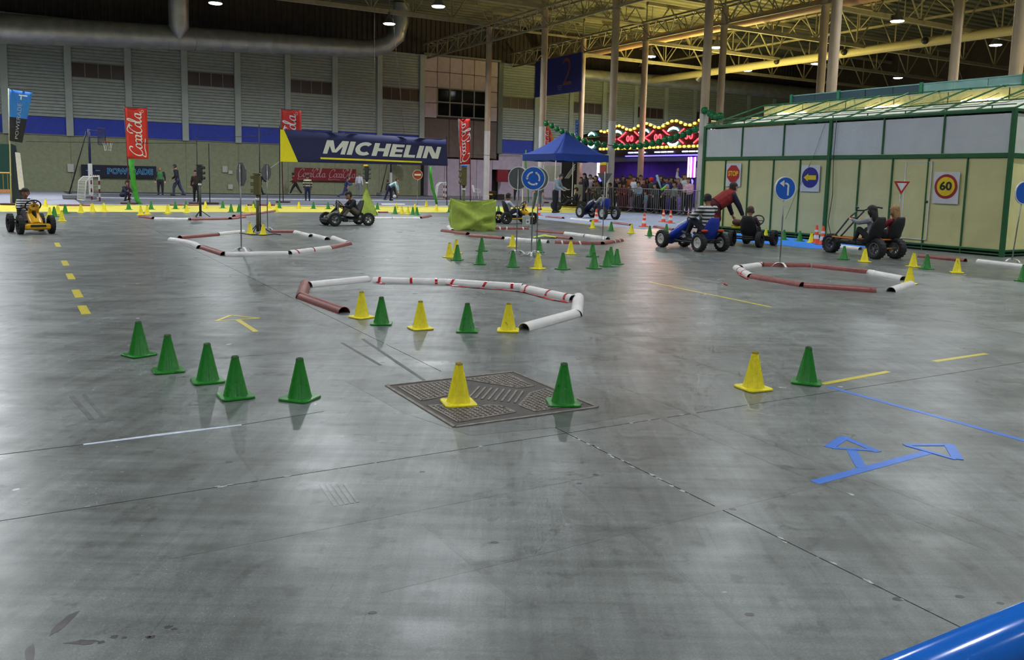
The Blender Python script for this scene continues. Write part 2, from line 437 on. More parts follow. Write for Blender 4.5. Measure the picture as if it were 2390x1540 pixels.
M_CHIP = mat('chipped_concrete', (178, 182, 180), .7, var=.2, scale=40)
for k in range(26):
    v = random.uniform(1.7, 3.8); flat('joint_chip', blob((2.59 + random.uniform(-.012, .012), v), random.uniform(.005, .016), 8, .4, .6, 1.4), M_CHIP, .0008, floor, .0004)
for k in range(22):
    u = random.uniform(-.1, 4.2); flat('joint_chip', blob((u, 3.83 + random.uniform(-.012, .012)), random.uniform(.004, .012), 8, .4, 1.6, .6), M_CHIP, .0008, floor, .0004)
M_SCUFF = concrete(1.22)
for k in range(5): flat('scuff_mark', strip_pts((1.12 + .025 * k, 3.66 - .01 * k), (1.10 + .025 * k, 3.38), .016), M_SCUFF, .0008 + .0001 * k, floor, .0003)
M_FAINT = concrete(.88)
for k, (a, b, w_) in enumerate((((1.37, 3.05), (1.39, 2.3), .03), ((2.19, 3.2), (1.92, 1.6), .02), ((.88, 4.44), (.88, 3.8), .012), ((1.0, 2.6), (3.4, 2.62), .05), ((.4, 3.2), (2.4, 3.22), .07), ((3.3, 4.6), (3.28, 1.8), .06), ((3.55, 4.6), (3.5, 1.8), .05), ((.6, 6.6), (5.5, 6.64), .06), ((1.2, 9.4), (6.4, 9.42), .07), ((4.6, 9.2), (4.6, 4.2), .06))):
    flat('drag_mark', strip_pts(a, b, w_), M_FAINT, .0003 + .00004 * k, floor, .0002)

flat('joint_crack', strip_pts((-.3, 4.75), (.2, 4.75), .006), M_JOINT, .0009, floor, .0004); flat('joint_crack', strip_pts((1.0, 4.755), (1.5, 4.83), .005), M_JOINT, .0009, floor, .0004)
# floor coverings of the sports court and the queue
M_COURT = mat('court_flooring', (86, 90, 100), 0.7, var=0.08, scale=2)
M_WCARPET = mat('pale_carpet', (158, 160, 176), 0.95, var=0.06, scale=5)
M_QCARPET = mat('pale_blue_carpet', (150, 160, 184), 0.95, var=0.10, scale=3)
M_YTAPE = mat('yellow_tape', (206, 190, 40), 0.35, var=0.06)
M_YCARP = mat('yellow_carpet', (216, 204, 78), 0.9, var=0.08, scale=6)
M_BCARP = mat('vivid_blue_carpet', (44, 128, 226), 0.9, var=0.06, scale=6)
M_BTAPE = mat('blue_tape', (40, 112, 214), 0.35, var=0.06)
M_WLINE = mat('white_line', (196, 196, 206), 0.6, var=0.05)
def cover(name, pts, m, label, cat='carpet', z=0.004, group=None): return tag(flat(name, pts, m, z, None, 0.003), label, cat, group)
cover('court_flooring', [(1.9, 38.1), (25.6, 38.1), (25.6, 58.2), (1.9, 58.2)], M_COURT, 'grey blue sports court flooring along the back wall', 'flooring')
cover('pale_carpet', [(-9, 37.0), (1.85, 37.0), (1.85, 58.2), (-9, 58.2)], M_WCARPET, 'pale lavender carpet beside the sports court at far left')
cover('yellow_carpet_strip', [(-12, 31.0), (24.2, 31.0), (24.2, 36.7), (-12, 36.7)], M_YCARP, 'long yellow carpet strip lined with small cones')
cover('queue_carpet', [(15.9, 20.2), (24.3, 20.2), (24.3, 30.9), (15.9, 30.9)], M_QCARPET, 'pale blue carpet in front of the crowd barriers')
cover('blue_carpet', [(15.45, 13.1), (17.95, 13.1), (17.95, 17.8), (15.45, 17.8)], M_BCARP, 'bright blue carpet patch at the foot of the booth')
for (a, b, w, lab) in (((1.9, 37.45), (24.2, 37.45), .55, 'white border strip between yellow carpet and sports court'), ((2.2, 46.2), (25.4, 46.2), .75, 'near white line across the sports court'), ((2.2, 53.9), (25.4, 53.9), .9, 'far white line across the sports court by the wall')):
    tag(flat('court_line', strip_pts(a, b, w), M_WLINE, .0062, None, .001), lab, 'floor marking', 'court lines')
for (a, b, lab) in (((15.75, 23.6), (15.75, 20.9), 'short yellow edge tape in front of the queue carpet'), ((15.75, 20.3), (15.75, 18.4), 'yellow edge tape between the queue carpet and the booth')):
    tag(flat('edge_tape', strip_pts(a, b, .16), M_YTAPE, .003, None, .001), lab, 'floor marking', 'queue carpet edge tapes')

# tapes on the concrete
for i, (v0, v1) in enumerate(((18.2, 17.2), (14.64, 13.85), (12.81, 12.1), (11.05, 10.36), (9.73, 9.13))):
    tag(flat('tape_dash', strip_pts((.445, v0), (.455, v1), .085), M_YTAPE), '%s yellow tape dash from the front in the left line' % ORD[4 - i], 'floor marking', 'yellow dashes in the left line')
tag(flat('tape_line', strip_pts((7.67, 9.35), (7.5, 6.9), .045), M_YTAPE), 'long thin yellow tape line right of the middle cones', 'floor marking')
tag(flat('tape_line', strip_pts((4.93, 4.02), (5.76, 4.08), .05), M_YTAPE), 'yellow tape line starting at the near right green cone', 'floor marking')
tag(flat('tape_line', strip_pts((6.47, 4.17), (7.22, 4.18), .05), M_YTAPE), 'yellow tape dash near the right edge of the floor', 'floor marking')
tag(flat('tape_line', strip_pts((4.905, 3.95), (4.90, 2.2), .045), M_BTAPE), 'long blue tape line running to the right edge', 'floor marking')
tag(flat('paint_line', [(.20, 4.735), (.5, 4.738), (1.0, 4.745), (1.0, 4.765), (.6, 4.775), (.2, 4.757)], mat('old_white_paint', (196, 204, 220), .6, var=.2, scale=20)), 'worn white paint line along a floor joint at left', 'floor marking')
ar = thing('tape_arrow', 'blue tape arrow pointing straight on and right', 'floor marking', H(3.25, 2.64), A30)
def arrow_bits(parent, segs, m, org):
    for k, (a, b, w) in enumerate(segs):
        mb = MB(); q = strip_pts((a[0] - org[0], a[1] - org[1]), (b[0] - org[0], b[1] - org[1]), w)
        mb.plate(q, 0.0002, 0.0012 + .0003 * k); mb.build('tape_strip', m, parent)
arrow_bits(ar, [((3.24, 2.645), (4.20, 2.69), .055), ((3.63, 2.68), (3.83, 2.90), .055), ((3.75, 2.985), (3.99, 3.075), .055), ((3.99, 3.085), (3.935, 2.81), .045), ((3.76, 2.975), (3.95, 2.83), .03), ((4.18, 2.83), (4.43, 2.71), .035), ((4.425, 2.725), (4.22, 2.54), .055), ((4.185, 2.815), (4.21, 2.545), .03)], M_BTAPE, (3.25, 2.64))
ar = thing('tape_arrow', 'small yellow tape arrow pointing away between the cone rows', 'floor marking', H(1.72, 8.2), A30)
arrow_bits(ar, [((1.735, 7.58), (1.72, 8.27), .05), ((1.715, 8.57), (1.51, 8.27), .035), ((1.71, 8.57), (1.93, 8.28), .03), ((1.51, 8.275), (1.93, 8.285), .03)], M_YTAPE, (1.72, 8.2))

# drain cover: four ribbed lids round a barred channel
M_IRON = mat('cast_iron', (128, 120, 112), 0.55, 0.3, var=0.25, scale=20)
M_IROND = mat('iron_recess', (78, 74, 72), 0.7)
dr = thing('drain_cover', 'square cast iron drain cover with four ribbed lids', 'drain cover', H(2.1, 4.2), A30)
MB().plate([(-.03, -.0), (.97, 0), (.97, 1.06), (-.03, 1.06)], 0.0006, 0.0016).build('bed_plate', M_IROND, dr)
for (a, b) in (((-.03, 0), (-.03, 1.06)), ((.97, 0), (.97, 1.06)), ((-.03, 0), (.97, 0)), ((-.03, 1.06), (.97, 1.06))):
    mb = MB(); mb.plate(strip_pts(a, b, .022), .0008, .006); mb.build('rim_bar', M_IRON, dr)
def clip_line(poly, horiz, c):
    xs = []
    n = len(poly)
    for i in range(n):
        p, q = poly[i], poly[(i + 1) % n]
        a, b = (p[1], q[1]) if horiz else (p[0], q[0])
        if (a - c) * (b - c) < 0:
            t = (c - a) / (b - a); xs.append(p[0] + t * (q[0] - p[0]) if horiz else p[1] + t * (q[1] - p[1]))
    xs.sort(); return [(xs[i], xs[i + 1]) for i in range(0, len(xs) - 1, 2)]
for poly in ([(2.13, 5.19), (2.56, 5.20), (2.36, 4.86), (2.13, 4.80)], [(2.64, 5.19), (3.0, 5.22), (2.98, 4.83), (2.86, 4.82)], [(2.64, 4.44), (2.86, 4.67), (3.02, 4.73), (3.02, 4.30), (2.66, 4.28)], [(2.12, 4.68), (2.52, 4.49), (2.54, 4.32), (2.13, 4.28)]):
    P = [(p[0] - 2.1, p[1] - 4.2) for p in poly]
    mb = MB(); mb.plate(P if sum(P[i][0] * P[(i + 1) % len(P)][1] - P[(i + 1) % len(P)][0] * P[i][1] for i in range(len(P))) > 0 else P[::-1], .0016, .0024, 1)
    n = len(P)
    for i in range(n): mb.plate(strip_pts(P[i], P[(i + 1) % n], .016), .002, .006, 0)
    lo = min(p[0] for p in P); hi = max(p[0] for p in P); k = lo + .03
    while k < hi:
        for a, b in clip_line(P, False, k): mb.plate(strip_pts((k, a), (k, b), .011), .002, .006, 0)
        k += .034
    lo = min(p[1] for p in P); hi = max(p[1] for p in P); k = lo + .03
    while k < hi:
        for a, b in clip_line(P, True, k): mb.plate(strip_pts((a, k), (b, k), .011), .002, .0062, 0)
        k += .034
    mb.build('ribbed_lid', [M_IRON, M_IROND], dr)
bar_me = MB().plate(strip_pts((-.0, 0), (.20, .235), .014), .0016, .0066).mesh('channel_bar', M_IRON)
for k in range(8): link('channel_bar', bar_me, dr, (.33 + .03 * k, .42 + .052 - .033 * k + .06, 0))

# ------------------------------------------------------------------ back wall (u axis), v = 58.5
WV, PITCH_U, PW = 58.5, 3.32, 0.40
wall = struct('wall_back', H(0, WV, 0), A30, 'back wall of ribbed siding with pale pillars and a blue band')
def siding(w, z0, z1, step=0.19):
    mb = MB(); n = max(1, round((z1 - z0) / step)); st = (z1 - z0) / n
    for i in range(n):
        a, b = z0 + i * st, z0 + (i + 1) * st
        g_ = a + st * .16
        mb.add([(0, -.06, g_), (w, -.06, g_), (w, -.045, b), (0, -.045, b), (0, .04, a), (w, .04, a), (w, .04, g_), (0, .04, g_)], [(0, 1, 2, 3), (4, 5, 6, 7), (7, 6, 1, 0)])
        mb.add([(0, -.045, b), (w, -.045, b), (w, .04, b), (0, .04, b)], [(0, 1, 2, 3)])
    return mb
w = PITCH_U - PW
SID_FULL = siding(w, 4.45, 10.35).mesh('siding_panel', M_SLAT)
SID_LOW = siding(w, 4.45, 6.90).mesh('siding_panel', M_SLAT)
SID_TOP = siding(w, 7.82, 10.35).mesh('siding_panel', M_SLAT)
PIL = MB().bbox((0, -.06, 6.85), (PW, .26, 7.0), .02).mesh('pillar', M_PILLAR)
BLUE = MB().box((w / 2, 0, 3.93), (w, .06, 1.04)).mesh('blue_panel', M_BLUEBAND)
LOWP = MB().box((PITCH_U / 2, 0, 1.68), (PITCH_U - .012, .10, 3.36)).mesh('lower_panel', M_OLIVE)
LOWL = MB().box((PITCH_U / 2, 0, 1.68), (PITCH_U - .012, .10, 3.36)).mesh('lower_panel', M_LILAC)
LEDGE = MB().box((PITCH_U / 2, -.05, 3.39), (PITCH_U - .004, .12, .05)).mesh('ledge', M_MULL)
PANE = MB().box((0, .0, 7.36), (w / 4 - .05, .03, .86)).mesh('window_pane', M_PANE_BR)
MUL = MB().box((0, -.01, 7.36), (.05, .06, .92)).mesh('mullion', M_MULL)
for k in range(-4, 20):
    x0 = 2.4 + PITCH_U * k
    if k in (7, 8): 
        continue
    link('pillar', PIL, wall, (x0, 0, 0))
    xs = x0 + PW / 2
    link('blue_panel', BLUE, wall, (xs, 0, 0))
    link('lower_panel', LOWP if k < 7 else LOWL, wall, (x0, 0, 0)); link('ledge', LEDGE, wall, (x0, 0, 0))
    if k % 2 == 0 if k < 7 else k % 2 == 1:
        link('siding_panel', SID_LOW, wall, (xs, 0, 0)); link('siding_panel', SID_TOP, wall, (xs, 0, 0))
        for q in range(4): link('window_pane', PANE, wall, (xs + w * (q + .5) / 4, 0, 0))
        for q in range(5): link('mullion', MUL, wall, (xs + w * q / 4, 0, 0))
        MB().box((w / 2, -.005, 6.92), (w, .05, .05)).box((w / 2, -.005, 7.80), (w, .05, .05)).build('window_rail', M_MULL, wall, loc=(xs, 0, 0))
    else:
        link('siding_panel', SID_FULL, wall, (xs, 0, 0))
# pink panelled section with a window, above brown cladding and a lilac block
link('pillar', PIL, wall, (25.64, 0, 0)); link('pillar', PIL, wall, (32.28, 0, 0))
px0, px1 = 25.86, 32.06
cw = (px1 - px0) / 6
def sqpanel(x, z, hz): MB().bbox((x + cw / 2, 0, z + hz / 2), (cw - .035, .10, hz - .035), .015).build('wall_panel', M_PINKWALL, wall)
for i in range(6):
    for z, hz in ((8.05, 1.15), (9.2, 1.15)): sqpanel(px0 + i * cw, z, hz)
    if i in (0, 5):
        for z, hz in ((5.8, 1.1), (6.9, 1.15)): sqpanel(px0 + i * cw, z, hz)
for i in range(1, 5):
    for z in (6.0, 7.03):
        x = px0 + i * cw
        MB().box((x + cw / 2, .02, z + .48), (cw - .14, .03, .86)).build('window_pane', M_GLASS, wall)
        MB().box((x + .03, -.01, z + .5), (.09, .10, 1.03)).build('mullion', M_MULL, wall)
MB().box((px1 - cw + .0, -.01, 7.0), (.09, .10, 2.1)).box(((px0 + px1) / 2, -.012, 5.98), (cw * 4, .10, .09)).box(((px0 + px1) / 2, -.012, 7.02), (cw * 4, .10, .09)).box(((px0 + px1) / 2, -.012, 8.05), (cw * 4, .10, .09)).build('window_rail', M_MULL, wall)
for i in range(3): MB().bbox((px0 + cw * (2 * i + 1), .0, 4.35), (cw * 2 - .03, .14, 2.82), .01).build('brown_panel', M_BROWNWALL, wall)
MB().box(((px0 + px1) / 2, -.08, 10.42), (px1 - px0 + .3, .3, .14)).build('head_beam', M_MULL, wall)
for i in range(4): MB().bbox((25.9 + .68 + 1.36 * i, -.35, 1.4), (1.34, .8, 2.8), .02).build('lilac_panel', M_LILAC, wall)
MB().bbox((32.6, -.35, 2.45), (2.5, .8, .72), .02).build('lilac_lintel', M_LILAC, wall)
MB().box((32.6, .25, 1.05), (2.5, .05, 2.1)).build('dark_recess', M_OLIVE, wall)
# dark ribbed sheet above
mb = MB(); x = -12.0; i = 0
pts = []
while x < 68: 
    pts += [(x, -.02), (x + .16, -.02), (x + .2, .04), (x + .34, .04)]; x += .38
n = len(pts); mb.add([(p[0], p[1], 10.38) for p in pts] + [(p[0], p[1], 13.25) for p in pts], [(i, i + 1, n + i + 1, n + i) for i in range(n - 1)])
mb.build('ribbed_sheet', M_DARKRIB, wall)
MB().box((28, .25, 6.6), (82, .1, 13.3)).build('backing_sheet', M_DARKRIB, wall)
# other enclosing walls
wr = struct('wall_right', H(66, 20, 0), A30, 'dark far right wall of the hall')
MB().box((.2, 0, 6.6), (.3, 78, 13.3)).build('wall_sheet', M_DARKRIB, wr)
wl = struct('wall_left', H(-27.2, 20, 0), A30, 'left wall of the hall')
MB().box((-.2, 0, 6.6), (.3, 78, 13.3)).build('wall_sheet', M_SLAT, wl)
# roof
mb = MB(); pts = []; y = -14.4
while y < 58.6:
    pts += [(y, 13.2), (y + .42, 13.2), (y + .47, 13.32), (y + .8, 13.32)]; y += .86
n = len(pts); mb.add([(-27, p[0], p[1]) for p in pts] + [(66, p[0], p[1]) for p in pts], [(i, n + i, n + i + 1, i + 1) for i in range(n - 1)])
roof = mb.build('ceiling', M_ROOF, rz=A30); roof['kind'] = 'structure'; roof['label'] = 'dark ribbed steel roof of the hall'

# ------------------------------------------------------------------ columns
VK = [14.95 + 6.75 * k for k in range(6)]
def column(u, v, lab, white):
    t = thing('support_column', lab, 'column', H(u, v), 0, 'round hall columns')
    s = MB(); z0 = 4.45 if white else 0.0
    s.lathe([(.19, z0), (.19, 11.0)], 20, 0, None, True, True); me = sharp(s.mesh('shaft', M_COL)); link('shaft', me, t)
    if white:
        s = MB(); s.lathe([(.215, 0), (.215, .25), (.195, .27), (.195, 4.45)], 20, 0, None, True, True); link('painted_base', sharp(s.mesh('painted_base', M_COLW)), t)
    MB().lathe([(.25, 9.95), (.25, 10.02)], 16, 0, None, True, True).build('collar', M_STEEL, t)
rowlab = ['nearest white footed round column at the right edge of the hall', 'white footed round column second nearest above the booth roof', 'white footed round column at the left end of the booth', 'white footed round column in front of the lit fairground ride', 'white footed round column behind the blue gazebo', 'farthest white footed round column left of the gazebo']
for k in range(6): column(26.0, VK[k], rowlab[k], True)
row2 = [None, 'rear brown column above the right part of the booth roof', 'rear brown column above the left part of the booth roof', 'rear brown column just behind the one at the booth end', 'rear brown column in front of the ride light panel', 'rear brown column behind the blue number sign']
for k in range(1, 6): column(33.3, VK[k], row2[k], False)

# ------------------------------------------------------------------ roof trusses
def truss(name, lab, p0, p1, depth, panel, rc=.07, rw=.035, tri=0.0, group='roof trusses'):
    p0, p1 = Vector(p0), Vector(p1); L = (p1 - p0).length; d = (p1 - p0) / L
    rz = math.atan2(d.y, d.x)
    t = thing(name, lab, 'truss', p0, rz, group)
    MB().box((L / 2, 0, 0), (L, rc * 2, rc * 2)).build('bottom_chord', M_STEEL, t)
    sides = (-tri, tri) if tri else (0,)
    for s in sides: MB().box((L / 2, s, depth), (L, rc * 2, rc * 2)).build('top_chord', M_STEEL, t)
    n = round(L / panel); st = L / n; mb = MB()
    for s in sides:
        for i in range(n):
            a = (i * st, 0, 0); m_ = ((i + .5) * st, s, depth); b = ((i + 1) * st, 0, 0)
            mb.cyl(a, m_, rw, n=5); mb.cyl(m_, b, rw, n=5)
            if not tri: mb.cyl((i * st, 0, 0), (i * st, 0, depth), rw * .9, n=5)
    if tri:
        for i in range(n): mb.cyl(((i + .5) * st, -tri, depth), ((i + .5) * st, tri, depth), rw, n=5)
    w_ = mb.build('web_bracing', M_STEEL, t); w_['kind'] = 'stuff'
    return t
truss('row_truss', 'triangular roof truss along the near column row', H(26, 6, 10.1), H(26, 58.3, 10.1), .95, 1.7, .055, .032, .35)
truss('row_truss', 'triangular roof truss along the rear column row', H(33.3, 6, 10.1), H(33.3, 58.3, 10.1), .95, 1.7, .055, .032, .35)
for k in range(1, 6):
    truss('tie_truss', '%s short truss from the back wall tying the column rows' % ORD[5 - k], H(26.2, VK[k], 11.0), H(33.1, VK[k], 11.0), .9, 1.4, .06, .035)
for k in range(2, 6):
    truss('span_truss', '%s long roof truss from the back wall over the left hall' % ORD[5 - k], H(-27, VK[k], 11.15), H(26, VK[k], 11.15), 1.9, 2.6, .12, .05)
for k in range(0, 6):
    truss('span_truss', '%s long roof truss from the back wall over the right hall' % ORD[5 - k], H(33.3, VK[k], 9.95), H(65.8, VK[k], 9.95), 2.3, 3.6, .10, .05)
for i, u in enumerate((45.6,)):
    truss('cross_truss', 'slender cross truss over the duct in the right hall', H(u, 8, 11.2), H(u, 58.2, 11.2), 1.4, 3.2, .06, .04)

# ------------------------------------------------------------------ ducts
t = thing('air_duct', 'large tapering silver air duct along the left back wall', 'air duct', H(0, 0, 0), A30)
mb = MB(); path = [(-9, 56, 8.75), (-2, 56, 9.0), (3, 56, 9.22), (8, 56, 9.45), (14, 56, 9.7), (19.5, 56, 9.93), (20.8, 55.9, 10.02), (21.8, 55.7, 10.35), (22.4, 55.4, 10.95), (22.6, 55.2, 11.9), (22.6, 55.1, 13.1)]
mb.tube(path, [.92, .86, .78, .72, .66, .60, .58, .57, .56, .55, .55], 20); link('duct_run', sharp(mb.mesh('duct_run', M_GALV), 50), t)
mb = MB(); mb.lathe([(.1, 9.3), (.58, 10.0), (.60, 13.1)], 18, 0, Matrix.Translation((8.3, 55.2, 0)), True, True); link('duct_branch', sharp(mb.mesh('duct_branch', M_GALV), 50), t)
for q in range(14):
    u = -1.5 + q * 1.55; r = .86 - .0125 * (u + 2); zc = 9.0 + (u + 2) * .0435
    MB().cyl((u - .02, 56, zc), (u + .02, 56, zc), r + .015, None, 20).build('duct_joint', M_GALV, t)
t = thing('air_duct', 'silver air duct along the back wall behind the ride', 'air duct', H(0, 0, 0), A30)
mb = MB(); mb.tube([(36.5, 56, 9.7), (42, 56, 9.75), (50, 56, 9.87), (58, 56, 9.9), (65.5, 56, 9.9)], [.40, .44, .53, .62, .68], 20); link('duct_run', sharp(mb.mesh('duct_run', M_GALV), 50), t)
mb = MB(); mb.tube([(49.8, 56, 9.9), (50.1, 55.6, 10.5), (50.3, 55.2, 11.4), (50.3, 55, 13.1)], [.42, .40, .40, .40], 16); link('duct_branch', sharp(mb.mesh('duct_branch', M_GALV), 50), t)
t = thing('air_duct', 'slim duct with round black outlets high in the right hall', 'air duct', H(0, 0, 0), A30)
mb = MB(); mb.tube([(45, 10, 9.75), (45, 58, 9.75)], .27, 16); link('duct_run', sharp(mb.mesh('duct_run', mat('cream_duct', (190, 180, 140), .5)), 50), t)
for v in (20, 25.5, 31, 36.5, 42): mb = MB(); mb.sphere((44.68, v, 9.78), .2, 12, 8); mb.build('round_outlet', M_BLACK, t, True)
t = thing('air_duct', 'pinkish duct running beside the rear column row', 'air duct', H(0, 0, 0), A30)
mb = MB(); mb.tube([(36.2, 10, 10.75), (36.2, 58, 10.75)], .33, 16); link('duct_run', sharp(mb.mesh('duct_run', mat('pink_duct', (190, 150, 120), .5)), 50), t)

# ------------------------------------------------------------------ high bay lamps
M_LAMPB = mat('lamp_housing', (120, 124, 130), .4, .6)
M_LAMPE = mat('lamp_lens', (255, 255, 255), .3, emit=40.0, emit_rgb=(236, 244, 255))
s = MB(); s.lathe([(.07, .62), (.09, .42), (.14, .36), (.20, .22), (.33, .02), (.35, 0), (.33, .0), (.19, .20), (.05, .3)], 20); BELL = s.mesh('reflector', M_LAMPB, True)
s = MB(); s.lathe([(.325, .012), (.30, -.03), (.15, -.06), (.02, -.07)], 20, 0, None, True, True); LENS = s.mesh('lens', M_LAMPE, True)
HANG = MB().cyl((0, 0, .6), (0, 0, 3.3), .02, n=6).mesh('hanger', M_LAMPB)
def lamp(u, v, z, lab, k=1.0, hang=True):
    t = thing('high_bay_lamp', lab, 'lamp', H(u, v, z), 0, 'high bay lamps')
    link('reflector', BELL, t); link('lens', LENS, t)
    if hang: link('hanger', HANG, t)
    ld = bpy.data.lights.new('lamp_light', 'AREA'); ld.shape = 'DISK'; ld.size = .55; ld.energy = LAMP_W * k; ld.color = LAMP_COL; ld.spread = math.radians(165)
    lo = bpy.data.objects.new('lamp_light', ld); COL.objects.link(lo); lo.parent = t; lo.location = (0, 0, -.1)
for (u, v, lab) in ((17.7, 44.9, 'lit high bay lamp by the duct elbow'), (17.9, 38.9, 'lit high bay lamp near the top centre of the roof'), (8.5, 44.95, 'lit high bay lamp at the top left beside a duct branch'), (36.5, 45.4, 'lit high bay lamp right of the blue number sign'), (37.2, 39.9, 'lit high bay lamp beside the column at the booth end'), (46.4, 46.4, 'lowest lit high bay lamp between the booth end column and rear column'), (47.3, 40.9, 'lit high bay lamp between two columns above the booth'), (38.3, 28.2, 'brightest lit high bay lamp over the right hall'), (57.9, 42.2, 'lowest lit high bay lamp above the booth roof'), (48.85, 29.4, 'lit high bay lamp near the right edge column')):
    lamp(u, v, 9.75, lab, 2.9 if u < 30 else (4.5 if v > 44 else 1.6))
for u in (-12.5, -2.0, 8.3, 17.8):
    for v in (-11.0, -1.5, 8.0, 17.5, 27.0, 36.5):
        if u > 8 and v > 30: continue
        lamp(u, v, 9.75, 'high bay lamp over the kart floor, out of view', 2.2 if v > 26 and u < 10 else 1.0)
for u in (-2.0, -12.5): lamp(u, 46.0, 9.75, 'high bay lamp over the sports court, out of view', 2.6)
for u, v in ((27.5, -11), (27.5, -1.5), (27.5, 8), (27.5, 17.5), (37.2, 8), (37.2, 17.5)): lamp(u, v, 9.75, 'high bay lamp over the kart floor, out of view', 1.7)
# ------------------------------------------------------------------ people
SKIN = [(196, 146, 120), (150, 104, 80), (110, 74, 56), (214, 168, 142)]
_people = []
def vadd(a, b, k=1.0): return (a[0] + b[0] * k, a[1] + b[1] * k, a[2] + b[2] * k)
def nrm(d):
    l = math.sqrt(sum(x * x for x in d)); return tuple(x / l for x in d)
def capsule(mb, p0, p1, r0, r1, fx=1.0, fy=1.0, seg=10, side=(1, 0, 0)):
    p0, p1 = Vector(p0), Vector(p1); ax = p1 - p0
    L = ax.length
    t = ax / L if L > 1e-6 else Vector((0, 0, 1))
    x = Vector(side) - t * Vector(side).dot(t)
    if x.length < 1e-3: x = Vector((0, 1, 0)) - t * t.y
    x.normalize(); y = t.cross(x)
    rings = []
    def ring(c, r): rings.append([tuple(c + x * math.cos(2 * PI * j / seg) * r * fx + y * math.sin(2 * PI * j / seg) * r * fy) for j in range(seg)])
    for a in (-80, -50, -20): ring(p0 + t * r0 * math.sin(math.radians(a)), r0 * math.cos(math.radians(a)))
    for a in (20, 50, 80): ring(p1 + t * r1 * math.sin(math.radians(a)), r1 * math.cos(math.radians(a)))
    mb.loft(rings, True, True)
D = (0, 0, -1)
POSES = dict(
    stand=dict(lean=2, legs=[((-.06, .02, -1), (0, -.03, -1)), ((.06, .0, -1), (0, -.02, -1))], arms=[((-.25, -.05, -1), (-.05, .25, -1)), ((.25, -.05, -1), (.05, .25, -1))]),
    hands_front=dict(lean=4, legs=[((-.06, .02, -1), (0, -.03, -1)), ((.06, .0, -1), (0, -.02, -1))], arms=[((-.2, .15, -1), (.5, .9, -.1)), ((.2, .15, -1), (-.5, .9, -.1))]),
    lean_rail=dict(lean=14, legs=[((-.06, .02, -1), (0, -.05, -1)), ((.06, .0, -1), (0, -.04, -1))], arms=[((-.35, .55, -.8), (.55, .8, .1)), ((.35, .55, -.8), (-.55, .8, .1))]),
    look_down=dict(lean=10, head=30, legs=[((-.06, .02, -1), (0, -.05, -1)), ((.06, .0, -1), (0, -.04, -1))], arms=[((-.25, .35, -1), (.1, 1, -.35)), ((.25, .3, -1), (-.1, 1, -.45))]),
    walk=dict(lean=8, legs=[((-.04, .42, -1), (0, .05, -1)), ((.04, -.30, -1), (0, -.55, -1))], arms=[((-.2, -.35, -1), (0, .3, -1)), ((.2, .4, -1), (0, .8, -.7))]),
    stride=dict(lean=14, legs=[((-.04, .62, -1), (0, .45, -1)), ((.04, -.55, -1), (0, -.75, -1))], arms=[((-.2, -.4, -1), (0, .6, -.6)), ((.2, .5, -1), (0, .9, -.2))]),
    run=dict(lean=16, legs=[((-.04, .55, -1), (0, -.2, -1)), ((.04, -.35, -1), (0, -1, -.35))], arms=[((-.25, -.6, -.8), (0, .7, -.6)), ((.25, .5, -.8), (0, .9, .3))]),
    bend=dict(lean=62, head=-25, legs=[((-.06, .25, -1), (0, -.1, -1)), ((.08, -.30, -1), (0, -.35, -1))], arms=[((-.15, .35, -1), (0, .15, -1)), ((.15, .5, -1), (0, .3, -1))]),
    bend_reach=dict(lean=58, head=-20, legs=[((-.08, .1, -1), (0, -.12, -1)), ((.08, .06, -1), (0, -.1, -1))], arms=[((-.12, .55, -1), (0, .45, -1)), ((.15, .6, -1), (0, .5, -1))]),
    crouch=dict(lean=28, pel=.20, legs=[((-.15, 1, .35), (0, -.35, -1)), ((.15, 1, .25), (0, -.3, -1))], arms=[((-.2, .7, -.8), (.2, .9, -.3)), ((.2, .7, -.8), (-.2, .9, -.3))]),
    sit=dict(lean=-8, pel=.17, legs=[((-.22, 1, .42), (.05, .75, -.75)), ((.22, 1, .42), (-.05, .75, -.75))], arms=[((-.28, .75, -.75), (.25, 1, .1)), ((.28, .75, -.75), (-.25, 1, .1))]),
    sit_fwd=dict(lean=22, head=12, pel=.17, legs=[((-.2, .85, .6), (.05, .7, -.9)), ((.2, .85, .6), (-.05, .7, -.9))], arms=[((-.25, .75, -.8), (.2, 1, .2)), ((.25, .75, -.8), (-.2, 1, .2))]),
    sit_up=dict(lean=2, pel=.17, legs=[((-.16, .9, .55), (.0, .55, -.95)), ((.16, .9, .5), (0, .45, -1))], arms=[((-.22, .75, -.65), (.40, 1, .05)), ((.22, .75, -.65), (-.40, 1, .05))]),
    sit_reach=dict(lean=2, pel=.17, legs=[((-.16, .85, .6), (.0, .45, -1)), ((.16, .85, .55), (0, .4, -1))], arms=[((-.2, .9, -.2), (0, 1, .30)), ((.2, .9, -.25), (0, 1, .25))]),
    wave=dict(lean=2, legs=[((-.06, .02, -1), (0, -.03, -1)), ((.06, .0, -1), (0, -.02, -1))], arms=[((-.25, -.05, -1), (-.05, .25, -1)), ((.5, .3, .6), (-.2, .2, 1))]),
)
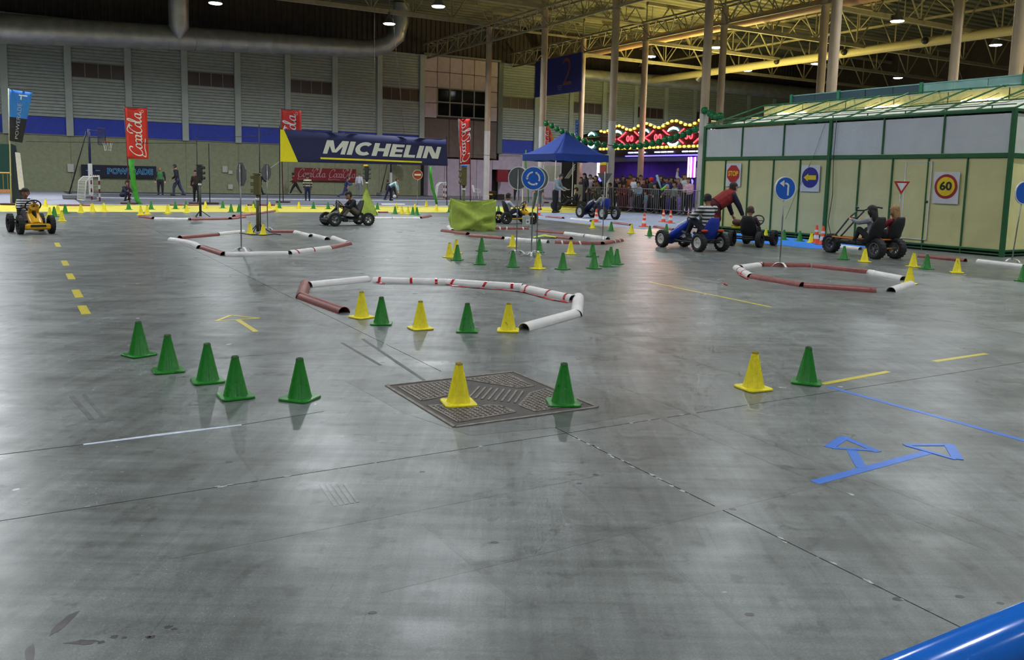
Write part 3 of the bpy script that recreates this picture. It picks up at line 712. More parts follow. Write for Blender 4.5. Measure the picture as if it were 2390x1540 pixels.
def person(label, pos, face, h, pose='stand', top=(60, 60, 70), bottom=(40, 42, 60), shoes=(40, 36, 36), hair=(24, 18, 16), skin=0, long_sleeve=True, hairlong=False, kid=False, seat=0.0, vox=None, vest=None, stripes=None, skirt=False, hood=None, group=None, hat=None, coat=0.0, bulk=1.0):
    """face: world direction the person looks along; h: standing height in metres"""
    P = POSES[pose]; hs = 1.28 if kid else 1.0
    th = math.radians(P['lean'])
    sp = (0, math.sin(th), math.cos(th))                          # spine direction
    leg1, leg2 = .235, .225
    hipw, shw = .052, .112 if not kid else .105
    if 'pel' in P: pz = P['pel']
    else:
        low = min(nrm(l[0])[2] * leg1 + nrm(l[1])[2] * leg2 for l in P['legs']); pz = .045 - low
    pel = (0, 0, pz)
    belly = vadd(pel, sp, .10); chest = vadd(pel, sp, .215); neck = vadd(pel, sp, .305)
    hd = math.radians(P['lean'] * .35 + P.get('head', 0) + 6)
    hdir = (0, math.sin(hd), math.cos(hd)); fdir = (0, math.cos(hd), -math.sin(hd))
    head = vadd(neck, hdir, .092 * hs ** .7); head = vadd(head, fdir, .012)
    B = []                                                       # bones: p0, p1, r0, r1, fx, fy, region
    B.append((pel, belly, .078, .080, 1.05, .78, 'hips')); B.append((belly, chest, .080, .090, 1.08, .72, 'torso'))
    B.append((chest, vadd(pel, sp, .262), .085, .060, 1.15, .66, 'torso')); B.append((vadd(neck, sp, -.02), vadd(neck, hdir, .05), .033, .030, 1, 1, 'neck'))
    if bulk != 1.0: B = [(b[0], b[1], b[2] * bulk, b[3] * bulk, b[4], b[5], b[6]) if b[6] in ('hips', 'torso') else b for b in B]
    hr = .056 * hs
    B.append((vadd(head, hdir, -.020 * hs), vadd(head, hdir, .022 * hs), hr * .86, hr, .95, 1.08, 'head'))
    B.append((vadd(vadd(head, hdir, -.045 * hs), fdir, .014 * hs), vadd(vadd(head, hdir, -.02 * hs), fdir, .016 * hs), hr * .55, hr * .7, .9, .9, 'head'))
    B.append((vadd(vadd(head, fdir, hr * 1.0), hdir, -.006 * hs), vadd(vadd(head, fdir, hr * 1.14), hdir, -.018 * hs), .008 * hs, .011 * hs, 1, 1, 'head'))
    for s in (-1, 1): B.append((vadd(head, (s * hr * .95, 0, 0)), vadd(vadd(head, (s * hr * 1.05, 0, 0)), hdir, -.015 * hs), .012 * hs, .010 * hs, .6, 1, 'head'))
    hands = []
    for s, (a1, a2) in zip((-1, 1), P['arms']):
        a1, a2 = nrm(a1), nrm(a2)
        sh = vadd(vadd(pel, sp, .268), (s * shw, 0, 0)); el = vadd(sh, a1, .165); wr = vadd(el, a2, .135)
        B.append((sh, el, .042, .032, 1, 1, 'uparm')); B.append((el, wr, .031, .021, 1, 1, 'forearm'))
        hands.append((wr, a2, s))
    feet = []
    for s, (l1, l2) in zip((-1, 1), P['legs']):
        l1, l2 = nrm(l1), nrm(l2)
        hp = vadd(pel, (s * hipw, 0, -.01)); kn = vadd(hp, l1, leg1); an = vadd(kn, l2, leg2)
        B.append((hp, kn, .064, .043, 1, 1, 'thigh')); B.append((kn, an, .042, .027, 1, 1, 'shin'))
        back = l2[1] < -.5
        td = nrm((s * .15, .75 if back else 1.0, -.75 if back else -.08 + max(0, l2[1]) * .8)) if 'pel' not in P else nrm((s * .1, 1, .25))
        toe = vadd(an, td, .085); an2 = vadd(an, (0, -.02, -.012))
        B.append((an2, toe, .028, .022, 1.1, .8, 'foot'))
    if skirt: B.append((pel, (pel[0], pel[1], pel[2] - .28), .085, .13, 1.1, .9, 'thigh'))
    if coat: B.append((pel, (pel[0], pel[1], pel[2] - coat), .092, .115, 1.1, .85, 'hips'))
    mb = MB()
    for b in B: capsule(mb, tuple(x * h for x in b[0]), tuple(x * h for x in b[1]), b[2] * h, b[3] * h, b[4], b[5])
    zoff = seat - (P['pel'] - .07) * h if 'pel' in P and pose != 'crouch' else 0.0
    loc = Vector((pos[0], pos[1], (pos[2] if len(pos) > 2 else 0) + zoff))
    o = link('person', mb.mesh('body', mat('skin_%d' % skin, SKIN[skin], .6, var=.06, scale=9)), None, loc, yaw_to(face))
    tag(o, label, 'person', group)
    rm = o.modifiers.new('r', 'REMESH'); rm.mode = 'VOXEL'; rm.voxel_size = (vox or .027) ; rm.use_smooth_shade = True
    sm = o.modifiers.new('s', 'SMOOTH'); sm.factor = .5; sm.iterations = 3
    _people.append(dict(o=o, B=B, h=h, hs=hs, hr=hr, head=head, hdir=hdir, fdir=fdir, hands=hands, top=top, bottom=bottom, shoes=shoes, hair=hair, long=long_sleeve, hairlong=hairlong, vest=vest, stripes=stripes, hood=hood, hat=hat, skin=skin))
    return o
def hand_mb(mb, wr, d, s, h, mi=0):
    d = Vector(d); side = Vector((1, 0, 0)) - d * d.x
    if side.length < .1: side = Vector((0, 0, 1)) - d * d.z
    side.normalize(); nr = d.cross(side)
    W = Vector(wr) * h; k = h / 1.7
    mb.bbox((0, 0, 0), (1, 1, 1), .2, mi, Matrix.Translation(W + d * .05 * k) @ Matrix((tuple((side * .08 * k)) + (0,), tuple((nr * .03 * k)) + (0,), tuple((d * .10 * k)) + (0,), (0, 0, 0, 1))).transposed())
    for i, l in enumerate((.062, .074, .068, .052)):
        b = W + d * .095 * k + side * (-.030 + .020 * i) * k
        m_ = b + (d * .8 - nr * .5).normalized() * l * .55 * k; e = m_ + (d * .25 - nr).normalized() * l * .5 * k
        mb.tube([b - d * .015 * k, m_, e], [.0095 * k, .009 * k, .007 * k], 5, mi)
    b = W + d * .035 * k + side * s * -.038 * k
    mb.tube([b, b + (d * .6 + side * -s * .7).normalized() * .04 * k, b + (d * .9 + side * -s * .3 - nr * .4).normalized() * .07 * k], [.011 * k, .0105 * k, .008 * k], 5, mi)
def seg_dist(p, a, b):
    ab = b - a; L = ab.length_squared
    t = max(0, min(1, (p - a).dot(ab) / L)) if L > 1e-9 else 0
    return (p - (a + ab * t)).length, t
def finish_people():
    bpy.context.view_layer.update()
    dg = bpy.context.evaluated_depsgraph_get()
    done = []
    for d in _people: done.append(bpy.data.meshes.new_from_object(d['o'].evaluated_get(dg)))
    for d, me in zip(_people, done):
        o, h = d['o'], d['h']; o.modifiers.clear()
        bones = [(Vector(b[0]) * h, Vector(b[1]) * h, b[2] * h, b[3] * h, b[6]) for b in d['B']]
        co = [v.co.copy() for v in me.vertices]; no = [v.normal.copy() for v in me.vertices]
        hc, hd_, fd_ = Vector(d['head']) * h, Vector(d['hdir']), Vector(d['fdir'])
        regs = {'top': [], 'bottom': [], 'shoe': [], 'hair': [], 'vest': []}
        for p in me.polygons:
            c = p.center; best, br, bt = 9, None, 0
            for a, b, r0, r1, rg in bones:
                dd, t = seg_dist(c, a, b); dd -= r0 + (r1 - r0) * t
                if dd < best: best, br, bt = dd, rg, t
            if br in ('torso', 'uparm') or (br == 'hips' and bt > .35) or (br == 'forearm' and d['long'] and bt < .93):
                regs['top'].append(p)
                if d['vest'] and br in ('torso', 'hips'): regs['vest'].append(p)
            elif br in ('hips', 'thigh', 'shin'): regs['bottom'].append(p)
            elif br == 'foot': regs['shoe'].append(p)
            elif br == 'head':
                rel = c - hc; up, fw = rel.dot(hd_), rel.dot(fd_)
                if up > d['hr'] * h * .55 or (fw < d['hr'] * h * .15 and up > -d['hr'] * h * (1.3 if d['hairlong'] else .45)): regs['hair'].append(p)
            elif br == 'neck' and d['hairlong'] and (c - hc).dot(fd_) < 0: regs['hair'].append(p)
        def part(name, polys, m, off, grow=None):
            idx = {}; fs = []; vs = []
            for p in polys:
                f = []
                for i in p.vertices:
                    if i not in idx: idx[i] = len(vs); vs.append(co[i] + no[i] * off)
                    f.append(idx[i])
                fs.append(f)
            if not fs: return
            m2 = bpy.data.meshes.new(name); m2.from_pydata([tuple(v) for v in vs], [], fs); m2.materials.append(m)
            m2.polygons.foreach_set('use_smooth', [True] * len(fs)); m2.update(); return link(name, m2, o)
        k = h / 1.7
        part('trousers', regs['bottom'], cloth(d['bottom']), .009 * k)
        tm = striped('striped_knit', d['stripes'][0], d['stripes'][1], d['stripes'][2]) if d['stripes'] else cloth(d['top'])
        part('jacket' if d['long'] else 'shirt', regs['top'], tm, .013 * k)
        if d['vest']: part('vest', regs['vest'], cloth(d['vest']), .022 * k)
        part('shoes', regs['shoe'], mat('shoe_%d_%d_%d' % tuple(d['shoes']), d['shoes'], .6), .010 * k)
        hm = cloth(d['hood']) if d['hood'] else mat('hair_%d_%d_%d' % tuple(d['hair']), d['hair'], .7, var=.3, scale=60, bump=.6)
        part('hood' if d['hood'] else 'hair', regs['hair'], hm, (.018 if d['hairlong'] else .010) * k * d['hs'])
        if d['hairlong']:
            mb = MB(); bk = hc - fd_ * d['hr'] * h * .55; r = d['hr'] * h
            capsule(mb, tuple(bk), tuple(bk - hd_ * r * 1.9 - fd_ * r * .25), r * .95, r * .8, 1.05, .6); mb.build('long_hair', hm, o, True)
        if d['hat']:
            mb = MB(); capsule(mb, tuple(hc + hd_ * d['hr'] * h * .35), tuple(hc + hd_ * d['hr'] * h * .6), d['hr'] * h * 1.25, d['hr'] * h * 1.15, 1.05, 1.1); mb.build('hat', cloth(d['hat']), o, True)
        # face
        fm = MB(); side = Vector((1, 0, 0)); r = d['hr'] * h
        for s in (-1, 1): fm.sphere(tuple(hc + fd_ * r * .98 + side * s * r * .36 + hd_ * r * .10), r * .11, 6, 5)
        fm.build('eyes', mat('eye_dark', (26, 20, 18), .3), o)
        fm = MB(); fm.sphere(tuple(hc + fd_ * r * 1.05 - hd_ * r * .58), (r * .28, r * .10, r * .07), 8, 5); fm.build('mouth', mat('lips', (140, 76, 70), .5), o)
        # hands join the body mesh
        hmb = MB()
        for wr, dd, s in d['hands']: hand_mb(hmb, wr, dd, s, h)
        vs = [tuple(v) for v in co] + hmb.v; n0 = len(co)
        fs = [tuple(p.vertices) for p in me.polygons] + [tuple(i + n0 for i in f) for f in hmb.f]
        nm = bpy.data.meshes.new('body'); nm.from_pydata(vs, [], fs)
        nm.materials.append(mat('skin_%d' % d['skin'], SKIN[d['skin']], .6, var=.06, scale=9)); nm.polygons.foreach_set('use_smooth', [True] * len(fs)); nm.update()
        old = o.data; o.data = nm; bpy.data.meshes.remove(old); bpy.data.meshes.remove(me)

# ------------------------------------------------------------------ pedal karts
M_TYREB = mat('tyre_rubber', (28, 28, 30), .75, var=.2, scale=30, bump=.4)
M_SEATB = mat('seat_black', (24, 24, 26), .6)
def wheel_meshes(r, w, rimmat, style):
    t = MB(); Mx = Matrix.Rotation(PI / 2, 4, 'Y')
    ri = r * .60
    t.lathe([(ri, -w * .38), (r * .82, -w * .5), (r * .95, -w * .42), (r, -w * .2), (r, w * .2), (r * .95, w * .42), (r * .82, w * .5), (ri, w * .38), (ri, -w * .38)], 24, 0, Mx)
    for i in range(18):
        a = 2 * PI * i / 18
        t.box((0, 0, 0), (w * .86, r * .11, r * .05), 0, Matrix.Rotation(a, 4, 'X') @ Matrix.Translation((0, 0, r * .985)))
    tm = sharp(t.mesh('wheel', M_TYREB), 45)
    q = MB()
    q.lathe([(ri * 1.02, -w * .36), (ri * 1.02, w * .36), (ri * .88, w * .38), (ri * .84, w * .1), (ri * .84, -w * .1), (ri * .88, -w * .38), (ri * 1.02, -w * .36)], 20, 0, Mx)
    q.cyl((-w * .42, 0, 0), (w * .42, 0, 0), ri * .24, n=12)
    if style == 'spoke':
        for i in range(5): q.box((0, 0, 0), (w * .28, ri * .22, ri * .95), 0, Matrix.Rotation(2 * PI * i / 5, 4, 'X') @ Matrix.Translation((0, 0, ri * .45)))
    else:
        q.cyl((-w * .16, 0, 0), (w * .16, 0, 0), ri * .9, n=20)
        q.cyl((-w * .44, 0, 0), (w * .44, 0, 0), ri * .12, n=8, mi=1)
    return tm, sharp(q.mesh('rim', [rimmat, M_BLACK]), 40)
def bucket_seat(mb, w=.36, back=.46, y0=0.0, z0=0.0, th=.025, mi=0):
    prof = [(.30, .03), (.16, -.01), (.02, 0), (-.05, .06), (-.10, .18), (-.15, back * .72), (-.19, back)]
    wid = [.8, .95, 1, 1, 1, .95, .55]; lip = [.0, .05, .08, .10, .09, .06, .02]
    grid = []
    for (y, z), k, l in zip(prof, wid, lip):
        row = []
        for j in range(7):
            t = j / 3 - 1
            row.append((t * w / 2 * k, y0 + y + l * max(0, abs(t) - .5) * (1.2 if z > .1 else .2), z0 + z + l * max(0, abs(t) - .5) * (.3 if z > .1 else 1.6)))
        grid.append(row)
    mb.shell(grid, (0, -th * .7, -th), mi)
def kart(label, rear, front, track, wr, colors, style='spoke', rim=(90, 92, 96), kind='go', seatc=(24, 24, 26), fair='full', ww=.12, group='pedal karts', sf=.22):
    """rear/front: floor points below the axle centres"""
    rear, front = Vector((rear[0], rear[1], 0)), Vector((front[0], front[1], 0))
    d = front - rear; wb = d.length; c = (rear + front) / 2
    t = thing('pedal_kart', label, 'kart', c, yaw_to(d), group)
    fm = mat('kart_frame_%d_%d_%d' % tuple(colors['frame']), colors['frame'], .45, .2)
    bm = mat('kart_body_%d_%d_%d' % tuple(colors['body']), colors['body'], .3, var=.05)
    yr, yf, hw = -wb / 2, wb / 2, track / 2
    tm, rmm = wheel_meshes(wr, ww, mat('rim_%d_%d_%d' % tuple(rim), rim, .4, .3), style)
    spots = [(-hw, yr), (hw, yr)] + ([(-hw, yf), (hw, yf)] if kind != 'trike' else [(0, yf)])
    for x, y in spots:
        w_ = link('wheel', tm, t, (x, y, wr)); link('rim', rmm, w_)
    ft = MB()
    ft.tube([(-hw, yr, wr), (hw, yr, wr)], .018, 8)
    if kind != 'trike':
        ft.tube([(-hw, yf, wr), (-hw * .5, yf, wr * 1.1), (hw * .5, yf, wr * 1.1), (hw, yf, wr)], .016, 8)
        for s in (-1, 1): ft.tube([(s * .13, yr - .08, wr * 1.05), (s * .16, yr + .3, wr * .85), (s * .10, yf - .25, wr * .85), (s * .05, yf + .03, wr * 1.1)], .020, 8)
        ft.tube([(-.2, yr - .1, wr * 1.3), (.2, yr - .1, wr * 1.3)], .018, 8)
    ft.build('frame', fm, t, True)
    sy = yr + wb * sf
    sb = MB(); bucket_seat(sb, .38, .48, sy, wr * 1.25); link('seat', sharp(sb.mesh('seat', mat('seat_%d_%d_%d' % tuple(seatc), seatc, .5)), 60), t)
    MB().tube([(0, sy + .05, wr * 1.2), (0, sy + .02, wr * .9)], .05, 8).build('seat_bracket', M_BLACK, t)
    if kind == 'go':
        swy, swz = sy + .50, wr + .40
        col = MB(); col.tube([(0, yf - .12, wr * 1.15), (0, swy, swz)], .016, 8); col.build('steering_column', M_BLACK, t, True)
        st = MB(); Mx = Matrix.Translation((0, swy, swz)) @ Matrix.Rotation(math.radians(52), 4, 'X')
        ring = [(math.cos(2 * PI * i / 20) * .15, math.sin(2 * PI * i / 20) * .15, 0) for i in range(20)]
        st.tube(ring, .015, 8, 0, Mx, True)
        for a in (0, 2.1, 4.2): st.tube([(0, 0, 0), (math.cos(a) * .15, math.sin(a) * .15, 0)], .01, 6, 0, Mx)
        st.build('steering_wheel', M_BLACK, t, True)
        if fair == 'full':
            fb = MB(); rings = []
            for (y, z, w_, hh) in ((yf + .10, wr * .85, .13, .10), (yf - .02, wr * 1.35, .14, .11), (yf - .22, wr * 2.0, .12, .09), (swy + .10, swz - .02, .10, .07), (swy + .05, swz + .04, .05, .03)):
                rings.append([(math.cos(a) * w_, y + math.sin(a) * hh * .3, z + math.sin(a) * hh) for a in [2 * PI * i / 12 for i in range(12)]])
            fb.loft(rings, True, True); link('front_fairing', sharp(fb.mesh('front_fairing', bm), 60), t)
            sm_ = MB(); cc = mat('kart_stripe_%d_%d_%d' % tuple(colors.get('stripe', (24, 24, 26))), colors.get('stripe', (24, 24, 26)), .35)
            sm_.tube([(0, yf + .03, wr * 1.6), (0, yf - .18, wr * 2.0 + .115), (0, swy + .10, swz + .075)], [.035, .045, .03], 8); sm_.build('fairing_stripe', cc, t, True)
            for s in (-1, 1): MB().tube([(s * .11, yf + .0, wr * 1.45), (s * .10, yf - .2, wr * 2.05), (s * .075, swy + .1, swz)], .022, 6).build('fairing_edge', bm, t, True)
        bp = MB(); bp.bbox((0, yf + .17, wr * .82), (.50, .09, .13), .03); bp.bbox((-.2, yf + .14, wr * .78), (.12, .10, .12), .03); bp.bbox((.2, yf + .14, wr * .78), (.12, .10, .12), .03)
        b_ = bp.build('front_bumper', bm if colors.get('bumper', True) else M_BLACK, t); MB().bbox((0, yf + .218, wr * .92), (.30, .012, .045), .01).build('grille', M_BLACK, b_)
        for s in (-1, 1): MB().bbox((s * .12, yf - .18, wr * .72), (.11, .08, .025), .008).build('pedal', M_BLACK, t)
        MB().bbox((.02, (yr + yf) / 2 - .08, wr * .95), (.10, wb * .62, .11), .03).build('chain_guard', M_BLACK, t)
        if colors.get('side'):
            MB().bbox((-.17, -.02, wr * .85), (.03, wb * .45, .10), .01).build('side_skirt', mat('skirt_%d_%d_%d' % tuple(colors['side']), colors['side'], .4), t)
            MB().bbox((.17, -.02, wr * .85), (.03, wb * .45, .10), .01).build('side_skirt', mat('skirt_%d_%d_%d' % tuple(colors['side']), colors['side'], .4), t)
    return t
# ------------------------------------------------------------------ cones
M_CG = mat('green_cone', (30, 126, 36), .32, var=.12, scale=40, wear=((20, 84, 34), 22, .64))
M_CY = mat('yellow_cone', (238, 222, 26), .45, var=.08, scale=30, wear=((168, 150, 34), 20, .64))
M_CTOP = {'G': mat('worn_green_tip', (62, 96, 54), .8, var=.4, scale=60), 'Y': mat('worn_yellow_tip', (160, 140, 58), .8, var=.4, scale=60)}
def cone_meshes(m, key):
    b = MB(); prof = [(.078, .014), (.074, .022), (.0225, .256), (.0215, .262), (.019, .265), (.0155, .263), (.0145, .24), (.05, .05)]
    b.lathe(prof, 24); me = sharp(b.mesh('body', m), 35)
    q = MB(); r = .103; k = .030
    def outline(s, rr=.0):
        pts = []
        for cx, cy, a0 in ((r - k, r - k, 0), (-(r - k), r - k, 90), (-(r - k), -(r - k), 180), (r - k, -(r - k), 270)):
            for i in range(4):
                a = math.radians(a0 + i * 30); pts.append(((cx + math.cos(a) * k) * s, (cy + math.sin(a) * k) * s))
        return pts
    rings = [[(x, y, z) for x, y in outline(s)] for s, z in ((.97, 0.0005), (1, .004), (1, .012), (.97, .016), (.80, .0165))]
    q.loft(rings, True, True); me2 = sharp(q.mesh('base', m), 35)
    t = MB(); t.lathe([(.0246, .252), (.0232, .258), (.0222, .2632), (.0195, .2662), (.0150, .2645), (.0140, .235)], 20); me3 = t.mesh('tip_rim', M_CTOP[key], True)
    return me, me2, me3
CM = {'G': cone_meshes(M_CG, 'G'), 'Y': cone_meshes(M_CY, 'Y')}
CNAME = {'G': 'green', 'Y': 'yellow'}
def cone(c, x, y, label, group, k=1.0):
    p = G(x, y)
    t = thing('traffic_cone', label, 'cone', p, random.uniform(0, PI / 2), group)
    t.scale = (k, k, k)
    for nm, me in zip(('body', 'base', 'tip_rim'), CM[c]): link(nm, me, t)
    return t
CONES = {
 'in the left front group': [('G', 325, 829, 0), ('G', 393, 866, 0), ('G', 485, 890, 0), ('G', 550, 926, 0), ('G', 700, 931, 0)],
 'beside the drain cover': [('Y', 1070, 942, 0), ('G', 1314, 942, 0)],
 'at the start of the right tape lines': [('Y', 1758, 907, 0), ('G', 1882, 893, 0)],
 'in front of the front pipe ring': [('Y', 844, 741, 0), ('G', 890, 756, 0), ('Y', 981, 767, 0), ('G', 1090, 773, 0), ('Y', 1186, 772, 0)],
 'in the cluster before the roundabout sign': [('Y', 1049, 601, 0), ('Y', 1065, 592, 0), ('G', 1067, 607, 0), ('G', 1124, 586, 0), ('G', 1120, 617, 0), ('Y', 1196, 576, 0), ('G', 1196.5, 623, 0), ('G', 1258, 589, 0), ('Y', 1255.5, 627.5, 0), ('Y', 1331.5, 592.5, 0), ('G', 1313, 628.5, 0), ('G', 1382.5, 599, 0), ('G', 1386, 626.5, 0), ('G', 1416, 622, 0), ('G', 1425, 611, 0), ('G', 1439, 616.5, 0)],
 'behind the middle pipe ring': [('Y', 1383, 533, 0), ('G', 1426, 539, 0), ('Y', 1473.5, 544.5, 0), ('G', 1516, 550, 0), ('G', 1555, 545, 0), ('Y', 1590, 556, 0)],
 'on the blue carpet by the booth': [('Y', 1787, 556, 0), ('G', 1829, 560, 0), ('G', 1866, 563, 0), ('Y', 1893, 566.5, 0)],
 'near the right pipe ring': [('G', 1969, 605.5, 0), ('Y', 2017.5, 611, 0), ('Y', 2131, 622.5, 0), ('G', 2162, 628, 0), ('Y', 2233, 636.5, 0), ('Y', 2122, 663, 0), ('G', 2387, 656, 0)],
 'along the yellow carpet strip': [('Y', 40.5, 484, 0), ('Y', 106.5, 483, 0), ('Y', 116.5, 508, 0), ('G', 127, 505.5, 0), ('Y', 135.5, 500.5, 0), ('Y', 145, 516.5, 0), ('G', 152.5, 498, 0), ('Y', 189, 496.5, 0), ('Y', 216, 494, 0), ('Y', 243, 493, 0), ('G', 300.5, 489.5, 0), ('Y', 328.5, 502, 0), ('Y', 344, 500.5, 0), ('G', 353, 489, 0), ('Y', 391.5, 498.5, 0), ('G', 409.5, 488, 0), ('G', 434, 487, 0), ('Y', 436, 497, 0), ('Y', 479.5, 487, 0), ('G', 520, 486, 0), ('G', 539.5, 495, 0), ('G', 558, 495, 0), ('Y', 575.5, 495.5, 0), ('Y', 591, 494, 0), ('G', 592.5, 485.5, 0), ('Y', 629, 486.5, 0), ('Y', 645, 494, 0), ('G', 652, 486, 0), ('Y', 697.5, 487, 0), ('G', 731.5, 487.3, 0), ('G', 766, 488, 0), ('G', 881, 489, 0), ('Y', 925.5, 489, 0), ('G', 922, 499, 0), ('Y', 938, 499.5, 0), ('Y', 952, 500.5, 0), ('G', 963.5, 501, 0), ('Y', 968, 491, 0), ('G', 973, 502, 0), ('Y', 995, 481.5, 0), ('Y', 1018.5, 492.5, 0), ('G', 1049, 495.5, 0), ('G', 1163.5, 494.5, 0)],
 'at the foot of the traffic light pole': [('Y', 583.5, 545.5, 0), ('Y', 614.5, 548, 0)],
}
for place, lst in CONES.items():
    for c in 'GY':
        sub = sorted([q for q in lst if q[0] == c], key=lambda q: q[1])
        for i, q in enumerate(sub):
            lab = ('%s cone %s' % (CNAME[c], place)) if len(sub) == 1 else ('%s %s cone from the left %s' % (ORD[i], CNAME[c], place))
            cone(c, q[1], q[2], lab, 'small sports cones', 1.09 if 'strip' in place else 1.0)
# orange road cones with white bands
M_ORA = mat('orange_cone', (226, 74, 36), .45, var=.08); M_BANDW = mat('reflective_band', (224, 224, 226), .4)
def oc():
    b = MB(); b.lathe([(.085, .02), (.078, .03), (.028, .44), (.02, .455), (.0, .456)], 20)
    q = MB(); q.bbox((0, 0, .012), (.27, .27, .024), .008)
    s = MB(); s.lathe([(.0712, .105), (.059, .205)], 20); s2 = MB(); s2.lathe([(.0500, .28), (.0433, .335)], 20)
    return sharp(b.mesh('body', M_ORA), 35), q.mesh('base', M_ORA), s.mesh('white_band', M_BANDW, True), s2.mesh('white_band', M_BANDW, True)
OC = oc()
for (x, y, lab) in ((1904, 567, 'left orange road cone of the pair by the three wheeled kart'), (1919, 571, 'right orange road cone of the pair, touching the front wheel'), (1503, 529, 'orange road cone standing alone before the queue carpet'), (1548, 518, 'left one of two orange road cones below the crowd barriers'), (1564.5, 521, 'right one of two orange road cones below the crowd barriers'), (1391, 518.5, 'orange road cone in front of the dark blue kart'), (1257, 503, 'orange road cone behind the roundabout sign poles')):
    t = thing('road_cone', lab, 'cone', G(x, y), A30 + random.uniform(-.3, .3), 'orange road cones')
    for nm, me in zip(('body', 'base', 'white_band', 'white_band'), OC): link(nm, me, t)

# ------------------------------------------------------------------ half pipes
M_PW = mat('white_pipe', (216, 214, 212), .45, var=.06, scale=8, wear=((178, 172, 164), 6, .68))
M_PR = mat('red_brown_pipe', (128, 62, 58), .45, var=.16, scale=14, wear=((92, 46, 44), 9, .64))
M_RTAPE = mat('red_tape', (176, 32, 44), .22, var=.12, scale=20)
M_WTAPE = mat('white_tape', (226, 224, 222), .35)
def half_ring(R, t, n=12, x=0.0):
    o = [(x, math.cos(PI * i / n) * R, math.sin(PI * i / n) * R) for i in range(n + 1)]
    i_ = [(x, math.cos(PI * i / n) * (R - t), math.sin(PI * i / n) * (R - t)) for i in range(n, -1, -1)]
    return o + i_
def pipe(c, a, b, label, bands=None, bandm=None, R=.068, bend=0.0, group='half pipes of the track rings'):
    pa, pb = G(*a), G(*b); d = pb - pa; L = d.length
    t = thing('half_pipe', label, 'half pipe', pa, math.atan2(d.y, d.x), group)
    m = M_PW if c == 'W' else M_PR
    mb = MB(); nseg = 6 if bend else 1
    rings = []
    for i in range(nseg + 1):
        s = i / nseg; off = bend * math.sin(PI * s)
        rings.append([(p[0] + s * L, p[1] + off, p[2]) for p in half_ring(R, .006)])
    mb.loft(rings, True, True); me = sharp(mb.mesh('shell', m), 30); link('shell', me, t)
    for s in (bands or []):
        w_ = .035; bb = MB(); sl = random.uniform(-.03, .03)
        r2 = [[(s * L + k * w_ + sl * (p[2] / R - .5), p[1], p[2]) for p in half_ring(R + .0025, .004)] for k in (-.5, .5)]
        bb.loft(r2, True, True); bb.build('tape_band', bandm or M_RTAPE, t, False)
    return t
FR, LR, MR, RR, BL = 'in the front ring', 'in the left ring', 'in the middle ring', 'in the right ring', 'behind the left ring'
